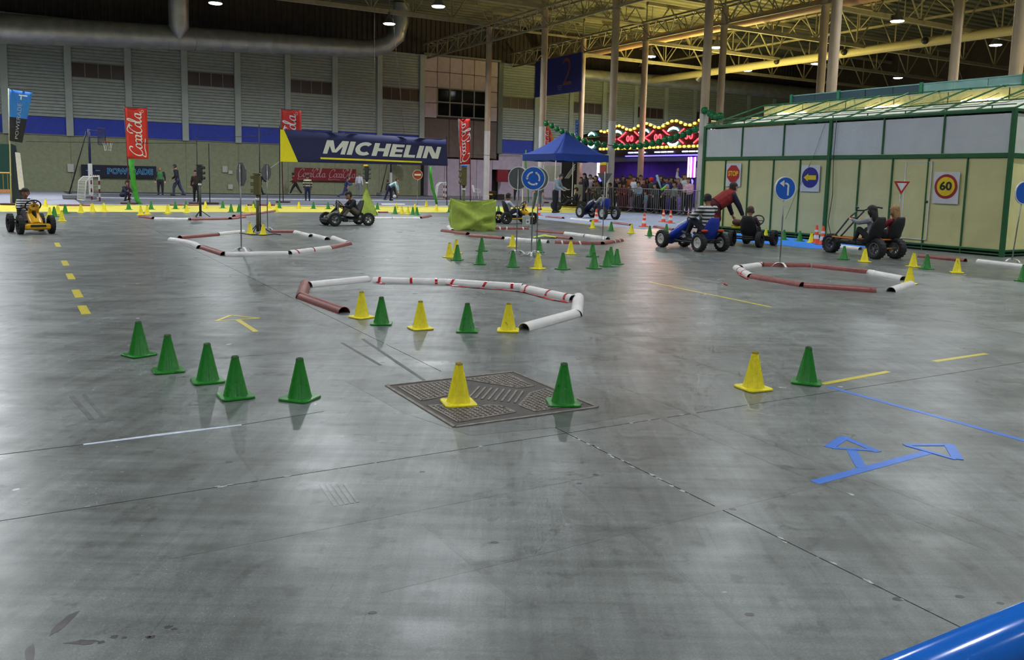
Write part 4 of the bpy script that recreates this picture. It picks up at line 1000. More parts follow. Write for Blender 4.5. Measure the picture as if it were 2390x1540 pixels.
PIPES = [
 ('W', (722, 669), (857, 655), 'white half pipe at the back left of the front ring', None, 0),
 ('R', (713, 664), (704, 696), 'short red brown half pipe at the left corner of the front ring', None, 0),
 ('R', (706, 696), (803, 731), 'long red brown half pipe at the left of the front ring', None, 0),
 ('W', (871, 658), (1043, 662), 'white half pipe with torn red tape at the back of the front ring', (.09, .52, .86), 0),
 ('W', (1045, 662), (1219, 673), 'white half pipe with three red bands at the back of the front ring', (.08, .52, .88), 0),
 ('W', (1223, 676), (1338, 701), 'white half pipe with three red bands at the right of the front ring', (.10, .55, .90), 0),
 ('W', (1350, 696), (1345, 737), 'short white half pipe at the right corner of the front ring', None, 0),
 ('W', (1342, 736), (1222, 770), 'long plain white half pipe at the front right of the front ring', None, 0),
 ('W', (399, 561), (466, 580), 'curved white half pipe at the left of the left ring', None, .12),
 ('R', (420, 557), (507, 550), 'red brown half pipe at the back left of the left ring', None, 0),
 ('W', (508, 549), (568, 543), 'white half pipe at the back of the left ring by the cones', None, 0),
 ('R', (474, 580), (523, 596), 'short red brown half pipe at the front left of the left ring', None, 0),
 ('W', (525, 597), (672, 595), 'long white half pipe at the front of the left ring', None, 0),
 ('W', (675, 593), (768, 581), 'white half pipe with red bands at the front of the left ring', (.15, .55), 0),
 ('R', (769, 581), (815, 571), 'short red brown half pipe at the right end of the left ring', None, 0),
 ('W', (778, 557), (811, 570), 'short white half pipe at the far right of the left ring', None, 0),
 ('W', (728, 551), (764, 560), 'second white half pipe from the right at the back of the left ring', None, 0),
 ('W', (690, 544), (726, 553), 'third white half pipe from the right at the back of the left ring', None, 0),
 ('R', (632, 543), (691, 543), 'red half pipe at the back of the left ring beside the pole', None, 0),
 ('R', (328, 507), (358, 511), 'short red brown half pipe, leftmost of the back chain', None, 0),
 ('W', (361, 512.5), (440, 514), 'white half pipe in the back chain left of the traffic light', None, 0),
 ('R', (444, 514), (530, 512.5), 'red brown half pipe in front of the left traffic light', None, 0),
 ('R', (537, 512), (570, 508), 'short red brown half pipe right of the left traffic light', None, 0),
 ('R', (546, 506), (583, 502), 'red brown half pipe in the slanting back chain, lower one', None, 0),
 ('R', (584, 502), (641, 494), 'red brown half pipe in the slanting back chain, upper one', None, 0),
 ('R', (138, 481), (210, 481), 'red pipe at the far edge of the yellow carpet, leftmost', None, 0),
 ('R', (397, 480), (463, 480), 'red pipe at the far edge of the yellow carpet by the left traffic light', None, 0),
 ('R', (579, 480), (641, 480), 'red pipe at the far edge of the yellow carpet behind the dark pole', None, 0),
 ('R', (779, 480.5), (803, 480.5), 'short red pipe at the far edge of the yellow carpet behind the dark kart', None, 0),
 ('W', (889, 478.5), (944, 478.5), 'white pipe at the far edge of the yellow carpet', None, 0),
 ('R', (884, 497), (905, 497), 'short red half pipe right of the lime cloth tent', None, 0),
 ('W', (874, 511), (914, 511), 'white half pipe behind the dark kart rear wheel', None, 0),
 ('W', (916, 511), (980, 511.5), 'white half pipe below the no entry sign cones', None, 0),
 ('R', (981, 510), (1004, 505.5), 'short red half pipe at the end of the white pair', None, 0),
 ('R', (1033, 540), (1092, 548), 'red half pipe in front of the lime cloth box', None, 0),
 ('R', (1097, 552), (1174, 558), 'red half pipe right of the lime cloth box front', None, 0),
 ('W', (1047, 531), (1056, 540), 'small white half pipe behind the lime cloth box', None, 0),
 ('R', (1156, 535), (1233, 535.5), 'red half pipe with white tape bands behind the roundabout sign', (.13, .33, .83), 0),
 ('R', (1253, 541), (1318, 546), 'red half pipe at the back of the middle ring', None, 0),
 ('W', (1319, 546), (1366, 552), 'left white half pipe at the back right of the middle ring', None, 0),
 ('W', (1368, 552), (1419, 559), 'right white half pipe at the back right of the middle ring', None, 0),
 ('R', (1450, 563), (1406, 570.5), 'red half pipe with white tape at the right corner of the middle ring', (.2, .45), 0),
 ('R', (1295, 568), (1402, 571), 'red half pipe with white bands at the front of the middle ring', (.16, .55), 0),
 ('W', (1181, 559), (1279, 567), 'white half pipe at the front of the middle ring by the poles', None, 0),
 ('R', (1276, 553), (1333, 559), 'broken red half pipe lying inside the middle ring', None, 0),
 ('R', (1276, 507), (1314, 510.5), 'red pipe at the near edge of the queue carpet, leftmost', None, 0),
 ('W', (1333, 512.5), (1379, 517), 'white pipe at the near edge of the queue carpet', None, 0),
 ('R', (1431, 521.5), (1472, 527), 'red pipe at the near edge of the queue carpet, middle one', None, 0),
 ('R', (1528, 531), (1573, 538), 'red pipe at the near edge of the queue carpet by the blue kart', None, 0),
 ('W', (1777, 620), (1727, 627), 'white half pipe at the back left of the right ring', (.12,), 0),
 ('W', (1719, 627), (1753, 648), 'white half pipe with red bands at the left tip of the right ring', (.3, .62), 0),
 ('R', (1756, 649), (1873, 669), 'left red half pipe at the front of the right ring', None, 0),
 ('R', (1876, 670), (2045, 682), 'right red half pipe at the front of the right ring', None, 0),
 ('R', (1780, 621), (1889, 623), 'left red half pipe at the back of the right ring', None, 0),
 ('R', (1899, 624), (2026, 638), 'right red half pipe at the back of the right ring', None, 0),
 ('W', (2028, 638), (2109, 654), 'white half pipe at the back right of the right ring', None, 0),
 ('W', (2079, 681), (2125, 666), 'short white half pipe at the right end of the right ring', None, 0),
 ('R', (2146, 600), (2253, 611), 'red pipe lying alone in front of the booth', None, 0),
 ('W', (2283, 612), (2402, 626), 'white pipe at the right edge below the blue sign', None, 0),
 ('W', (1957, 577), (2008, 583), 'white pipe behind the three wheeled kart', None, 0),
]
for c, a, b, lab, bands, bend in PIPES: pipe(c, a, b, lab, bands, M_WTAPE if (c == 'R') else M_RTAPE, bend=bend)
# loose red tape crumpled along the front ring
def loose(pts, lab, w=.05):
    mb = MB(); P = [G(*p) for p in pts]; o = P[0].copy(); grid = []
    for i, p in enumerate(P):
        for k in range(3 if i < len(P) - 1 else 1):
            q = p.lerp(P[min(i + 1, len(P) - 1)], k / 3)
            d = (P[min(i + 1, len(P) - 1)] - P[max(i - 1, 0)]).normalized(); n = Vector((-d.y, d.x, 0))
            grid.append([tuple(q - o + n * (w * (.5 + random.uniform(-.2, .25)) * s) + Vector((0, 0, .003 + random.uniform(0, .012)))) for s in (-1, 0, 1)])
    mb.shell(grid, (0, 0, -.0015)); tag(mb.build('loose_tape', M_RTAPE, None, False, o), lab, 'tape', 'loose red tapes')
loose([(1040, 664), (1060, 668), (1110, 672), (1170, 677), (1215, 681), (1230, 684)], 'loose shiny red tape under the banded pipes at the back')
loose([(1218, 681), (1250, 690), (1290, 700), (1325, 707), (1335, 704)], 'loose shiny red tape under the right banded pipe')
loose([(878, 659), (890, 661), (896, 663)], 'small scrap of red tape under the torn banded pipe', .04)
loose([(1722, 635), (1735, 646), (1745, 652)], 'loose red tape at the left tip of the right ring', .05)
loose([(1780, 652), (1810, 658), (1850, 665)], 'shiny red tape along the front of the right ring', .04)
loose([(1685, 659), (1690, 662), (1697, 667)], 'tiny red tape scrap on the floor left of the right ring', .03)

# ------------------------------------------------------------------ road signs
M_SBLUE = mat('sign_blue', (22, 92, 190), .4, var=.04); M_SWHITE = mat('sign_white', (214, 216, 218), .45, var=.03); M_SRED = mat('sign_red', (176, 36, 34), .45, var=.04)
M_SBACK = mat('sign_back_grey', (104, 106, 106), .5, .4, var=.08); M_SYEL = mat('sign_yellow', (226, 196, 30), .45)
def disc(mb, r, y0, y1, z, n=32, mi=0): mb.prism([(math.cos(2 * PI * i / n) * r, z + math.sin(2 * PI * i / n) * r) for i in range(n)], y0, y1, mi)
def ringp(mb, r0, r1, y0, y1, z, n=32, a0=0, a1=2 * PI, mi=0):
    for i in range(n):
        a, b = a0 + (a1 - a0) * i / n, a0 + (a1 - a0) * (i + 1) / n
        mb.prism([(math.cos(a) * r0, z + math.sin(a) * r0), (math.cos(a) * r1, z + math.sin(a) * r1), (math.cos(b) * r1, z + math.sin(b) * r1), (math.cos(b) * r0, z + math.sin(b) * r0)], y0, y1, mi)
def sign(label, foot, zc, face, r=.22, shape='disc', front='blue', foot_style='arch', cat='road sign', h_extra=0.0):
    t = thing('road_sign', label, cat, G(*foot), face, 'small road signs on stands')
    MB().cyl((0, .02, .05), (0, .02, zc + r * .8), .012, n=8).build('pole', M_CHROME, t, True)
    fm = MB()
    if foot_style == 'arch':
        for s in (-1, 1): fm.shell([[(s * x, y, z) for y in (-.02, .02)] for x, z in ((0, .065), (.07, .066), (.13, .045), (.17, .006), (.20, .004))], (0, 0, .005))
        for s in (-1, 1): fm.shell([[(x, s * y, z) for x in (-.02, .02)] for y, z in ((0, .065), (.07, .066), (.13, .045), (.17, .006), (.20, .004))], (0, 0, .005))
    else: fm.lathe([(.16, .004), (.16, .02), (.03, .04), (.02, .08)], 16, 0, None, True, True)
    fm.build('foot', M_WHITE, t)
    b = MB()
    if shape == 'disc': disc(b, r, -.006, .006, zc); bk = b.build('plate', M_SBACK, t); e = MB(); ringp(e, r * .95, r * 1.03, -.012, .012, zc); e.build('rim', M_SWHITE, t)
    elif shape == 'oct': b.prism([(math.cos(PI / 8 + PI / 4 * i) * r, zc + math.sin(PI / 8 + PI / 4 * i) * r) for i in range(8)], -.006, .006); b.build('plate', M_SBACK, t)
    elif shape == 'tri': b.prism([(-r, zc + r * .58), (0, zc - r * 1.15), (r, zc + r * .58)], -.006, .006); b.build('plate', M_SBACK, t)
    f = MB(); Y0, Y1 = -.0125, -.006
    if front == 'blue': disc(f, r * .93, Y0, Y1, zc); f.build('face', M_SBLUE, t)
    if front == 'red': disc(f, r * .95, Y0, Y1, zc); f.build('face', mat('sign_orange_red', (148, 50, 32), .45), t)
    if front == 'yield':
        f.prism([(-r * .98, zc + r * .56), (0, zc - r * 1.12), (r * .98, zc + r * .56)], Y0, Y1); f.build('face', M_SRED, t)
        f = MB(); f.prism([(-r * .62, zc + r * .36), (0, zc - r * .70), (r * .62, zc + r * .36)], -.016, Y0); f.build('field', M_SWHITE, t)
    if front == 'stop': f.prism([(math.cos(PI / 8 + PI / 4 * i) * r * .95, zc + math.sin(PI / 8 + PI / 4 * i) * r * .95) for i in range(8)], Y0, Y1); f.build('face', M_SRED, t)
    return t
p = G(1240, 597); rb = sign('blue roundabout sign with three white arrows facing the camera', (1240, 597), 1.435, yaw_cam(p), .215)
for a0 in (math.radians(215), math.radians(335), math.radians(95)):
    f = MB(); ringp(f, .098, .128, -.016, -.0125, 1.435, 10, a0, a0 + math.radians(75))
    a = a0 + math.radians(80); c = Vector((math.cos(a) * .113, math.sin(a) * .113)); tg = Vector((-math.sin(a), math.cos(a))); nn = Vector((math.cos(a), math.sin(a)))
    f.prism([(c.x + tg.x * .042, 1.435 + c.y + tg.y * .042), (c.x + nn.x * .028, 1.435 + c.y + nn.y * .028), (c.x - nn.x * .028, 1.435 + c.y - nn.y * .028)], -.016, -.0125)
    f.build('arrow', M_SWHITE, rb)
p = G(1206, 592); sign('grey back of the round sign left of the roundabout sign', (1206, 592), 1.43, yaw_cam(p) + math.radians(152), .215)
p = G(1251, 594); sign('grey back of the round sign right of the roundabout sign', (1251, 594), 1.43, yaw_cam(p) - math.radians(155), .215)
p = G(1821, 622); la = sign('blue turn left sign on a thin pole in the right ring', (1821, 622), 1.365, yaw_cam(p) + math.radians(33), .20)
f = MB(); zc = 1.365
f.prism([(.035, zc - .12), (.068, zc - .12), (.068, zc + .03), (.035, zc + .03)], -.016, -.0125); ringp(f, .040, .073, -.016, -.0125, zc + .03, 8, 0, PI / 2)
f.prism([(-.03, zc + .07), (.0, zc + .07), (.0, zc + .103), (-.03, zc + .103)], -.016, -.0125); f.prism([(-.005, zc + .07), (.002, zc + .103), (-.04, zc + .103), (-.04, zc + .07)], -.016, -.0125)
f.prism([(-.12, zc + .087), (-.03, zc + .025), (-.03, zc + .145)], -.016, -.0125); f.build('arrow', M_SWHITE, la)
for ch in la.children:
    if ch.name.startswith('arrow'): pass
p = G(2363, 612); re_ = sign('blue round sign cut by the right edge of the picture', (2363, 612), 1.39, yaw_cam(p) + math.radians(48), .22); re_.rotation_euler[1] = math.radians(5)
p = G(1406, 558); sign('grey back of an inverted triangular give way sign', (1406, 558), 1.50, yaw_cam(p) + math.radians(188), .185, 'tri', 'none')
p = G(2092, 588); sign('red bordered give way sign in front of the booth door', (2092, 588), 1.47, yaw_cam(p) + math.radians(15), .17, 'tri', 'yield', 'plate')
p = G(566, 586); sign('octagonal sign seen edge on in the left ring', (566, 586), 1.385, yaw_cam(p) + math.radians(112), .225, 'oct', 'none')
p = G(623, 537); sign('octagonal sign seen from behind beside the tall pole', (623, 537), 1.44, yaw_cam(p) + math.radians(235), .21, 'oct', 'none')
p = G(974, 483); ne = sign('orange red no entry sign with a white bar', (974, 483), 1.50, yaw_cam(p), .225, 'disc', 'red', 'plate')
MB().bbox((0, -.016, 1.50), (.30, .008, .085), .003).build('white_bar', M_SWHITE, ne)

# ------------------------------------------------------------------ play traffic lights
M_TL = mat('traffic_light_dark', (42, 44, 40), .5); M_TLO = mat('traffic_light_olive', (98, 90, 48), .55)
M_LR, M_LA, M_LG = mat('lens_red', (90, 24, 22), .25), mat('lens_amber', (120, 84, 24), .25), mat('lens_green', (20, 70, 48), .25)
def traffic_light(label, foot, htop, faces, m, polec=(70, 72, 60), base='tripod', mast=0.0):
    t = thing('traffic_light', label, 'traffic light', G(*foot), 0, 'play traffic lights')
    pm = mat('tl_pole_%d_%d_%d' % polec, polec, .55)
    z0 = htop - .50
    MB().cyl((0, 0, .03), (0, 0, z0 + .02), .038, n=12).build('pole', pm, t, True)
    if mast: MB().cyl((.06, 0, .05), (.06, 0, mast), .014, n=8).build('mast', M_BLACK, t, True)
    MB().cyl((0, 0, z0 - .12), (0, 0, z0 - .06), .05, n=12).build('white_collar', M_WHITE, t, True)
    b = MB(); b.bbox((0, 0, z0 + .25), (.15, .15, .48), .02); b.bbox((0, 0, z0 + .51), (.18, .18, .03), .01); b.build('housing', m, t)
    for fa in faces:
        Mx = Matrix.Rotation(fa, 4, 'Z')
        for k, lm in enumerate((M_LG, M_LA, M_LR)):
            z = z0 + .09 + .16 * k
            l = MB(); l.lathe([(.052, 0), (.04, .012), (.0, .02)], 14, 0, Mx @ Matrix.Translation((0, -.076, z)) @ Matrix.Rotation(PI / 2, 4, 'X'), True, True); l.build('lens', lm, t, True)
            v = MB(); n = 10; grid = [[(math.cos(math.radians(-20 + 220 * i / n)) * .062, y, z + math.sin(math.radians(-20 + 220 * i / n)) * .062) for y in (-.07, -.165 + .035 * abs(i / n - .5))] for i in range(n + 1)]
            v.shell(grid, (0, 0, .003), 0, Mx); v.build('visor', m, t)
    if base == 'tripod':
        f = MB()
        for a in (.4, 2.5, 4.6): f.tube([(0, 0, .22), (math.cos(a) * .28, math.sin(a) * .28, .012)], .012, 6)
        f.build('tripod', M_BLACK, t, True)
    return t
traffic_light('dark traffic light with side visors on a tripod at left', (468, 507), 1.60, (math.radians(98), math.radians(215)), M_TL)
traffic_light('olive traffic light on the tall pole in the left ring', (602, 543), 1.38, (math.radians(-78), math.radians(190)), M_TLO, (86, 82, 58), 'tripod', 2.55)
traffic_light('dark traffic light rising from the lime cloth tent', (856, 497), 1.72, (math.radians(95), math.radians(-80), math.radians(190)), M_TL, (60, 66, 44), 'none')
traffic_light('olive traffic light above the lime cloth box', (1081, 533), 1.68, (math.radians(-85), math.radians(185)), M_TLO, (80, 84, 52), 'none')
for (x, y, z, c, lab) in ((853.5, 497, 1.775, (236, 190, 40), 'yellow cap on the traffic light in the lime tent'), (1081, 533, 1.735, (50, 110, 190), 'blue cap on the traffic light above the lime box')):
    tag(MB().bbox((0, 0, 0), (.16, .16, .07), .02).build('cap_box', mat('cap_%d' % c[0], c, .5), None, False, G(x, y) + Vector((0, 0, z))), lab, 'cap', 'caps on the traffic lights')
# lime cloths
M_LIME = mat('lime_felt', (166, 186, 82), .95, var=.10, scale=10, bump=.3)
g0 = G(856, 503)
t = thing('cloth_tent', 'lime green cloth draped as a pointed tent round a pole', 'cloth', g0, yaw_cam(g0))
for nm, A, B_ in (('front_cloth', (-.32, -.18), (.38, -.02)), ('side_cloth', (.38, -.02), (.08, .34)), ('back_cloth', (.08, .34), (-.32, -.18))):
    mb = MB(); grid = []
    for i in range(9):
        k = i / 8; row = []
        for j in range(9):
            s = j / 8; bx, by = A[0] + (B_[0] - A[0]) * s, A[1] + (B_[1] - A[1]) * s
            w_ = .03 * math.sin(s * 9 + 1) * (1 - k) + .02 * math.sin(k * 7 + s * 5)
            row.append((bx * (1 - k) * 1.0 + .0 * k + w_ * .3 - .03 * k, by * (1 - k) + w_, .01 + k * 1.06 + .02 * math.sin(s * 12) * k * (1 - k)))
        grid.append(row)
    mb.shell(grid, (0, .006, 0)); link(nm, sharp(mb.mesh(nm, M_LIME), 80), t)
g0 = G(1103, 537)
t = thing('cloth_box', 'crumpled lime green cloth wrapped round a square frame', 'cloth', g0, yaw_cam(g0) + .08)
mb = MB(); grid = []; NJ, NI = 48, 14
for i in range(NI + 1):
    k = i / NI; row = []
    for j in range(NJ + 1):
        s = (j % NJ) / NJ * 4; q = int(s); fr = s - q
        C4 = [(-.60, -.30), (.60, -.30), (.60, .45), (-.60, .45)]
        a, b = C4[q], C4[(q + 1) % 4]
        x, y = a[0] + (b[0] - a[0]) * fr, a[1] + (b[1] - a[1]) * fr
        dip = .16 * math.sin(fr * PI) * (1 if q != 2 else .5)
        z = .01 + k * (.84 - dip * k)
        wr_ = (.035 * math.sin(5 * fr + 4 * k + q) + .030 * math.sin(8 * (fr - k) + 2 * q) + .02 * abs(math.sin(9 * (fr + .7 * k) + q))) * math.sin(fr * PI)
        nx, ny = ((0, -1), (1, 0), (0, 1), (-1, 0))[q]
        pinch = -.04 * math.exp(-((fr - .74) ** 2 / .03 + (k - .30 - .3 * (fr - .74)) ** 2 / .008)) if q == 0 else 0
        if q == 0:
            def crease(ax, ay, bx, by, amp, wd):
                vx, vy = bx - ax, by - ay; t_ = max(0, min(1, ((fr - ax) * vx + (k - ay) * vy) / (vx * vx + vy * vy)))
                return amp * math.exp(-((fr - ax - vx * t_) ** 2 + (k - ay - vy * t_) ** 2) / wd)
            wr_ = wr_ * .4 + (crease(0, .95, .60, .36, .10, .012) + crease(.60, .36, 1.0, .50, .09, .006) + crease(.60, .30, .15, 0, .09, .010) + crease(.62, .22, 1.0, .10, .08, .006) - crease(.66, .33, .95, .30, .12, .008)) * min(1, 4 * fr * (1 - fr))
        row.append((x * (1 - .03 * (1 - k)) + nx * (wr_ + pinch), y + ny * (wr_ + pinch), z))
    grid.append(row)
mb.shell(grid, lambda i, j: (-.012 * grid[i][j][0], -.012 * grid[i][j][1], 0)); link('cloth_skirt', sharp(mb.mesh('cloth_skirt', M_LIME), 80), t)
tag(MB().shell([[(0, 0, .01), (.25, .02, .05), (.55, -.02, .02)], [(.02, .10, .02), (.3, .14, .09), (.6, .08, .03)], [(0, .2, .01), (.3, .26, .03), (.55, .2, .01)]], (0, 0, .006)).build('cloth_scrap', M_LIME, None, False, G(1245, 556), .2), 'flat lime cloth scrap lying inside the middle ring', 'cloth')
g0 = G(1228, 530)
t = thing('control_box', 'pale grey control box with a small printed sheet', 'box', g0, yaw_cam(g0))
MB().bbox((0, .06, .17), (.24, .12, .32), .01).bbox((.02, .06, .345), (.12, .10, .03), .008).build('case', mat('pale_grey_case', (168, 174, 168), .6), t)
MB().box((.045, -.002, .16), (.11, .004, .16)).build('printed_sheet', M_SWHITE, t); MB().bbox((.045, -.005, .16), (.055, .003, .03), .001).bbox((.045, -.005, .165), (.02, .003, .055), .001).build('printed_mark', mat('dark_print', (60, 44, 84), .6), t)
# blue handrail close to the camera
t = thing('handrail', 'thick glossy blue handrail tube close to the camera', 'railing', H(0, .46, .95), A30)
link('rail_tube', MB().tube([(.45, 0, 0), (3.5, 0, 0)], .0255, 28).mesh('rail_tube', mat('blue_gloss', (34, 112, 214), .16, var=.02), True), t)
for x in (2.2, 3.45): MB().cyl((x, 0, -.95), (x, 0, 0), .02, n=12).build('rail_post', mat('blue_gloss', (34, 112, 214), .16, var=.02), t, True)
# ------------------------------------------------------------------ booth
M_GREEN = mat('green_frame', (30, 92, 50), .45, var=.10, scale=6)
M_CREAM = mat('cream_panel', (206, 202, 148), .7, var=.05, scale=2)
M_PALEB = mat('pale_blue_panel', (204, 209, 213), .7, var=.05, scale=2)
M_CREAM_LIT = mat('cream_panel_lit', (226, 220, 152), .7, var=.04, scale=2)  # lighter cream: light falling on the right end is put into the colour
M_SHEET = mat('white_roof_sheet', (206, 210, 196), .8, var=.06, scale=3)
M_TEAL = mat('teal_dark_panel', (44, 72, 84), .4, var=.12); M_TEALP = mat('teal_pale_panel', (120, 162, 158), .6, var=.15, scale=3)
BL_ = 9.36
bo = thing('exhibition_booth', 'large green framed booth with cream and pale blue panels', 'booth', H(18.1, 19.7), RZ_BOOTH)
LP, UP_ = BL_ / 10, BL_ / 6
pm = MB().box((LP / 2, .02, 1.125), (LP - .02, .02, 1.98)).mesh('cream_panel', M_CREAM)
um = MB().box((UP_ / 2, .02, 2.62), (UP_ - .02, .02, .86)).mesh('blue_grey_panel', M_PALEB)
for i in range(10): link('cream_panel', pm, bo, (i * LP, 0, 0))
for i in range(6): link('blue_grey_panel', um, bo, (i * UP_, 0, 0))
lpost = MB().box((0, .0, 1.09), (.030, .05, 2.06)).mesh('thin_post', M_GREEN); upost = MB().box((0, 0, 2.66), (.032, .05, .92)).mesh('thin_post', M_GREEN)
for i in range(1, 10):
    if i != 5: link('thin_post', lpost, bo, (i * LP, 0, 0))
for i in range(1, 6):
    if i != 3: link('thin_post', upost, bo, (i * UP_, 0, 0))
cpost = MB().bbox((0, 0, 1.58), (.095, .09, 3.15), .01).mesh('corner_post', M_GREEN)
for x in (0, BL_ / 2, BL_): link('corner_post', cpost, bo, (x, -.005, 0))
for z, hh in ((.13, .05), (2.17, .10), (3.12, .06)): MB().bbox((BL_ / 2, -.004, z), (BL_, .06, hh), .006).build('front_rail', M_GREEN, bo)
MB().tube([(0, .0, .045), (BL_, 0, .045)], .018, 8).build('foot_tube', M_GREEN, bo)
for x in range(11): MB().box((x * LP, 0, .06), (.03, .03, .12)).build('foot', M_GREEN, bo)
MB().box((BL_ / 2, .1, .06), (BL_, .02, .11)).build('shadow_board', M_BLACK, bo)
# right and left end faces
SIDE = 4.6
for xe, cm, tag_ in ((BL_, M_CREAM_LIT, 1), (0.0, M_CREAM, -1)):
    sx = xe - .02 * tag_
    p1_ = MB().box((sx, LP / 2, 1.125), (.02, LP - .02, 1.98)).mesh('cream_panel', cm); p2_ = MB().box((sx, SIDE / 6, 2.62), (.02, SIDE / 3 - .02, .86)).mesh('white_panel', M_SHEET)
    for i in range(5): link('cream_panel', p1_, bo, (0, i * (SIDE / 5), 0))
    for i in range(3): link('white_panel', p2_, bo, (0, i * (SIDE / 3), 0))
    for z, hh in ((.13, .05), (2.17, .10), (3.12, .06)): MB().bbox((xe, SIDE / 2, z), (.06, SIDE, hh), .006).build('end_rail', M_GREEN, bo)
    MB().tube([(xe, 0, .045), (xe, SIDE, .045)], .018, 8).build('foot_tube', M_GREEN, bo)
    for y in (SIDE / 2, SIDE): link('corner_post', cpost, bo, (xe, y, 0))
MB().box((BL_ / 2, SIDE, 1.6), (BL_, .03, 3.1)).build('rear_panel', M_CREAM, bo)
# roof: white sheet, rafters, purlins, fascia and a clerestory strip
RY, RZT = 2.4, 3.93
MB().shell([[(0, .03, 3.09), (BL_, .03, 3.09)], [(0, RY, 3.56), (BL_, RY, 3.56)]], (0, 0, .01)).build('roof_sheet', M_SHEET, bo)
for i in range(6): MB().box((UP_ * (i + .5), RY + .02, 3.72), (UP_ - .03, .02, .32)).build('fascia_panel', mat('cream_fascia', (206, 198, 128), .7), bo)
MB().shell([[(0, RY, 3.88), (BL_, RY, 3.88)], [(0, SIDE, 3.2), (BL_, SIDE, 3.2)]], (0, 0, .01)).build('roof_sheet', M_SHEET, bo)
rf = MB().tube([(0, .0, 3.16), (0, RY, RZT)], .022, 6).mesh('rafter', M_GREEN); rf2 = MB().tube([(0, RY, RZT), (0, SIDE, 3.16)], .022, 6).mesh('rafter', M_GREEN)
for i in range(12): link('rafter', rf, bo, (i * BL_ / 11, 0, 0)); link('rafter', rf2, bo, (i * BL_ / 11, 0, 0))
for k in (0.0, .33, 1.0): MB().tube([(0, RY * k, 3.16 + (RZT - 3.16) * k), (BL_, RY * k, 3.16 + (RZT - 3.16) * k)], .017, 6).build('purlin', M_GREEN, bo)
MB().tube([(0, .03, 3.24), (BL_, .03, 3.24)], .012, 6).build('purlin', M_GREEN, bo)
for i in range(9): MB().box((BL_ * (i + .5) / 9, .03, 3.20), (.02, .02, .09)).build('stub_post', M_GREEN, bo)
for i in range(14):
    x = .3 + i * .64; MB().tube([(x, .2, 3.30), (x + .25, .5, 3.33), (x + .3, .9, 3.47), (x + .65, 1.2, 3.52), (x + .75, 1.5, 3.66)], .006, 5).build('roof_wire', M_BLACK, bo)
for x in (1.2, 4.4, 7.2): MB().bbox((x, RY - .06, 3.62), (1.1, .06, .05), .01).build('tube_light', mat('tube_light', (255, 240, 210), .4, emit=3.0), bo)
CY_ = 3.9
for i in range(10):
    MB().box((LP * (i + .5) - .2, CY_, 4.0), (LP - .03, .03, .66)).build('clerestory_panel', M_TEAL if i < 5 else M_TEALP, bo)
for x in (-.22, 1.65, 4.45, 7.3): MB().box((x, CY_ - .03, 4.02), (.10, .05, .74)).build('clerestory_post', mat('bright_green_post', (36, 122, 84), .5), bo)
MB().box((BL_ / 2 - .2, CY_, 4.345), (BL_, .05, .03)).build('clerestory_rail', M_TEALP, bo)
# door
dd = MB()
for c_, s_ in (((6.92, -.012, 1.13), (.022, .02, 1.80)), ((7.58, -.012, 1.13), (.022, .02, 1.80)), ((7.25, -.012, 2.03), (.68, .02, .022)), ((7.25, -.012, .24), (.68, .02, .022))): dd.box(c_, s_)
dr_ = MB().box((7.25, -.002, 1.13), (.64, .02, 1.78)).build('door', M_CREAM, bo); dd.build('door_trim', M_SWHITE, dr_); MB().sphere((7.53, -.03, 1.12), .028, 8, 6).build('door_knob', M_BLACK, dr_)
MB().tube([(4.86, -.04, 3.1), (4.84, -.04, 2.2), (4.90, -.05, 1.2), (4.83, -.06, .5), (4.95, -.08, .2), (5.3, -.1, .02)], .009, 6).build('hanging_cable', M_BLACK, bo, True)
MB().tube([(4.5, -.03, 3.05), (4.2, -.04, 2.2), (3.7, -.05, 1.2), (3.4, -.06, .5)], .005, 5).build('hanging_cable', M_GREYM, bo, True)
# posters
def poster(label, xc, zc, w, h):
    t = thing('poster', label, 'poster', H(18.1 - .03, 19.7 - xc, zc), RZ_BOOTH, 'traffic sign posters on the booth')
    grid = [[(-w / 2 + w * j / 4, -.004 + .004 * math.sin(j * 2 + i), -h / 2 + h * i / 4) for j in range(5)] for i in range(5)]
    MB().shell(grid, (0, .002, 0)).build('paper', mat('poster_paper', (206, 208, 214), .6, var=.04, scale=12), t)
    return t
t = poster('white poster with a red octagonal stop sign', 1.30, 1.69, .60, .68)
f = MB(); f.prism([(math.cos(PI / 8 + PI / 4 * i) * .265, .03 + math.sin(PI / 8 + PI / 4 * i) * .265) for i in range(8)], -.014, -.009); f.build('octagon', M_SRED, t)
link('lettering', text_mesh('lettering', 'STOP', .2, M_SYEL, bold=.006, width=.40), t, (0, -.016, .03))
t = poster('white poster with a yellow arrow on a dark blue disc', 4.13, 1.62, .62, .70)
f = MB(); disc(f, .27, -.014, -.009, .02); f.build('blue_disc', mat('deep_blue_print', (30, 34, 130), .5), t)
f = MB(); f.prism([(-.20, .02), (-.06, .13), (-.06, -.09)], -.018, -.014); f.prism([(-.07, -.04), (.20, -.04), (.20, .08), (-.07, .08)], -.018, -.014); f.build('yellow_arrow', M_SYEL, t)
t = poster('white poster with a round yellow sixty speed limit', 7.98, 1.45, .62, .72)
f = MB(); disc(f, .275, -.014, -.009, .03, 40); f.build('red_ring', mat('maroon_print', (150, 30, 40), .5), t)
f = MB(); disc(f, .215, -.018, -.014, .03, 40); f.build('yellow_disc', M_SYEL, t)
link('lettering', text_mesh('lettering', '60', .26, M_BLACK, bold=.008, width=.29), t, (0, -.021, .03))

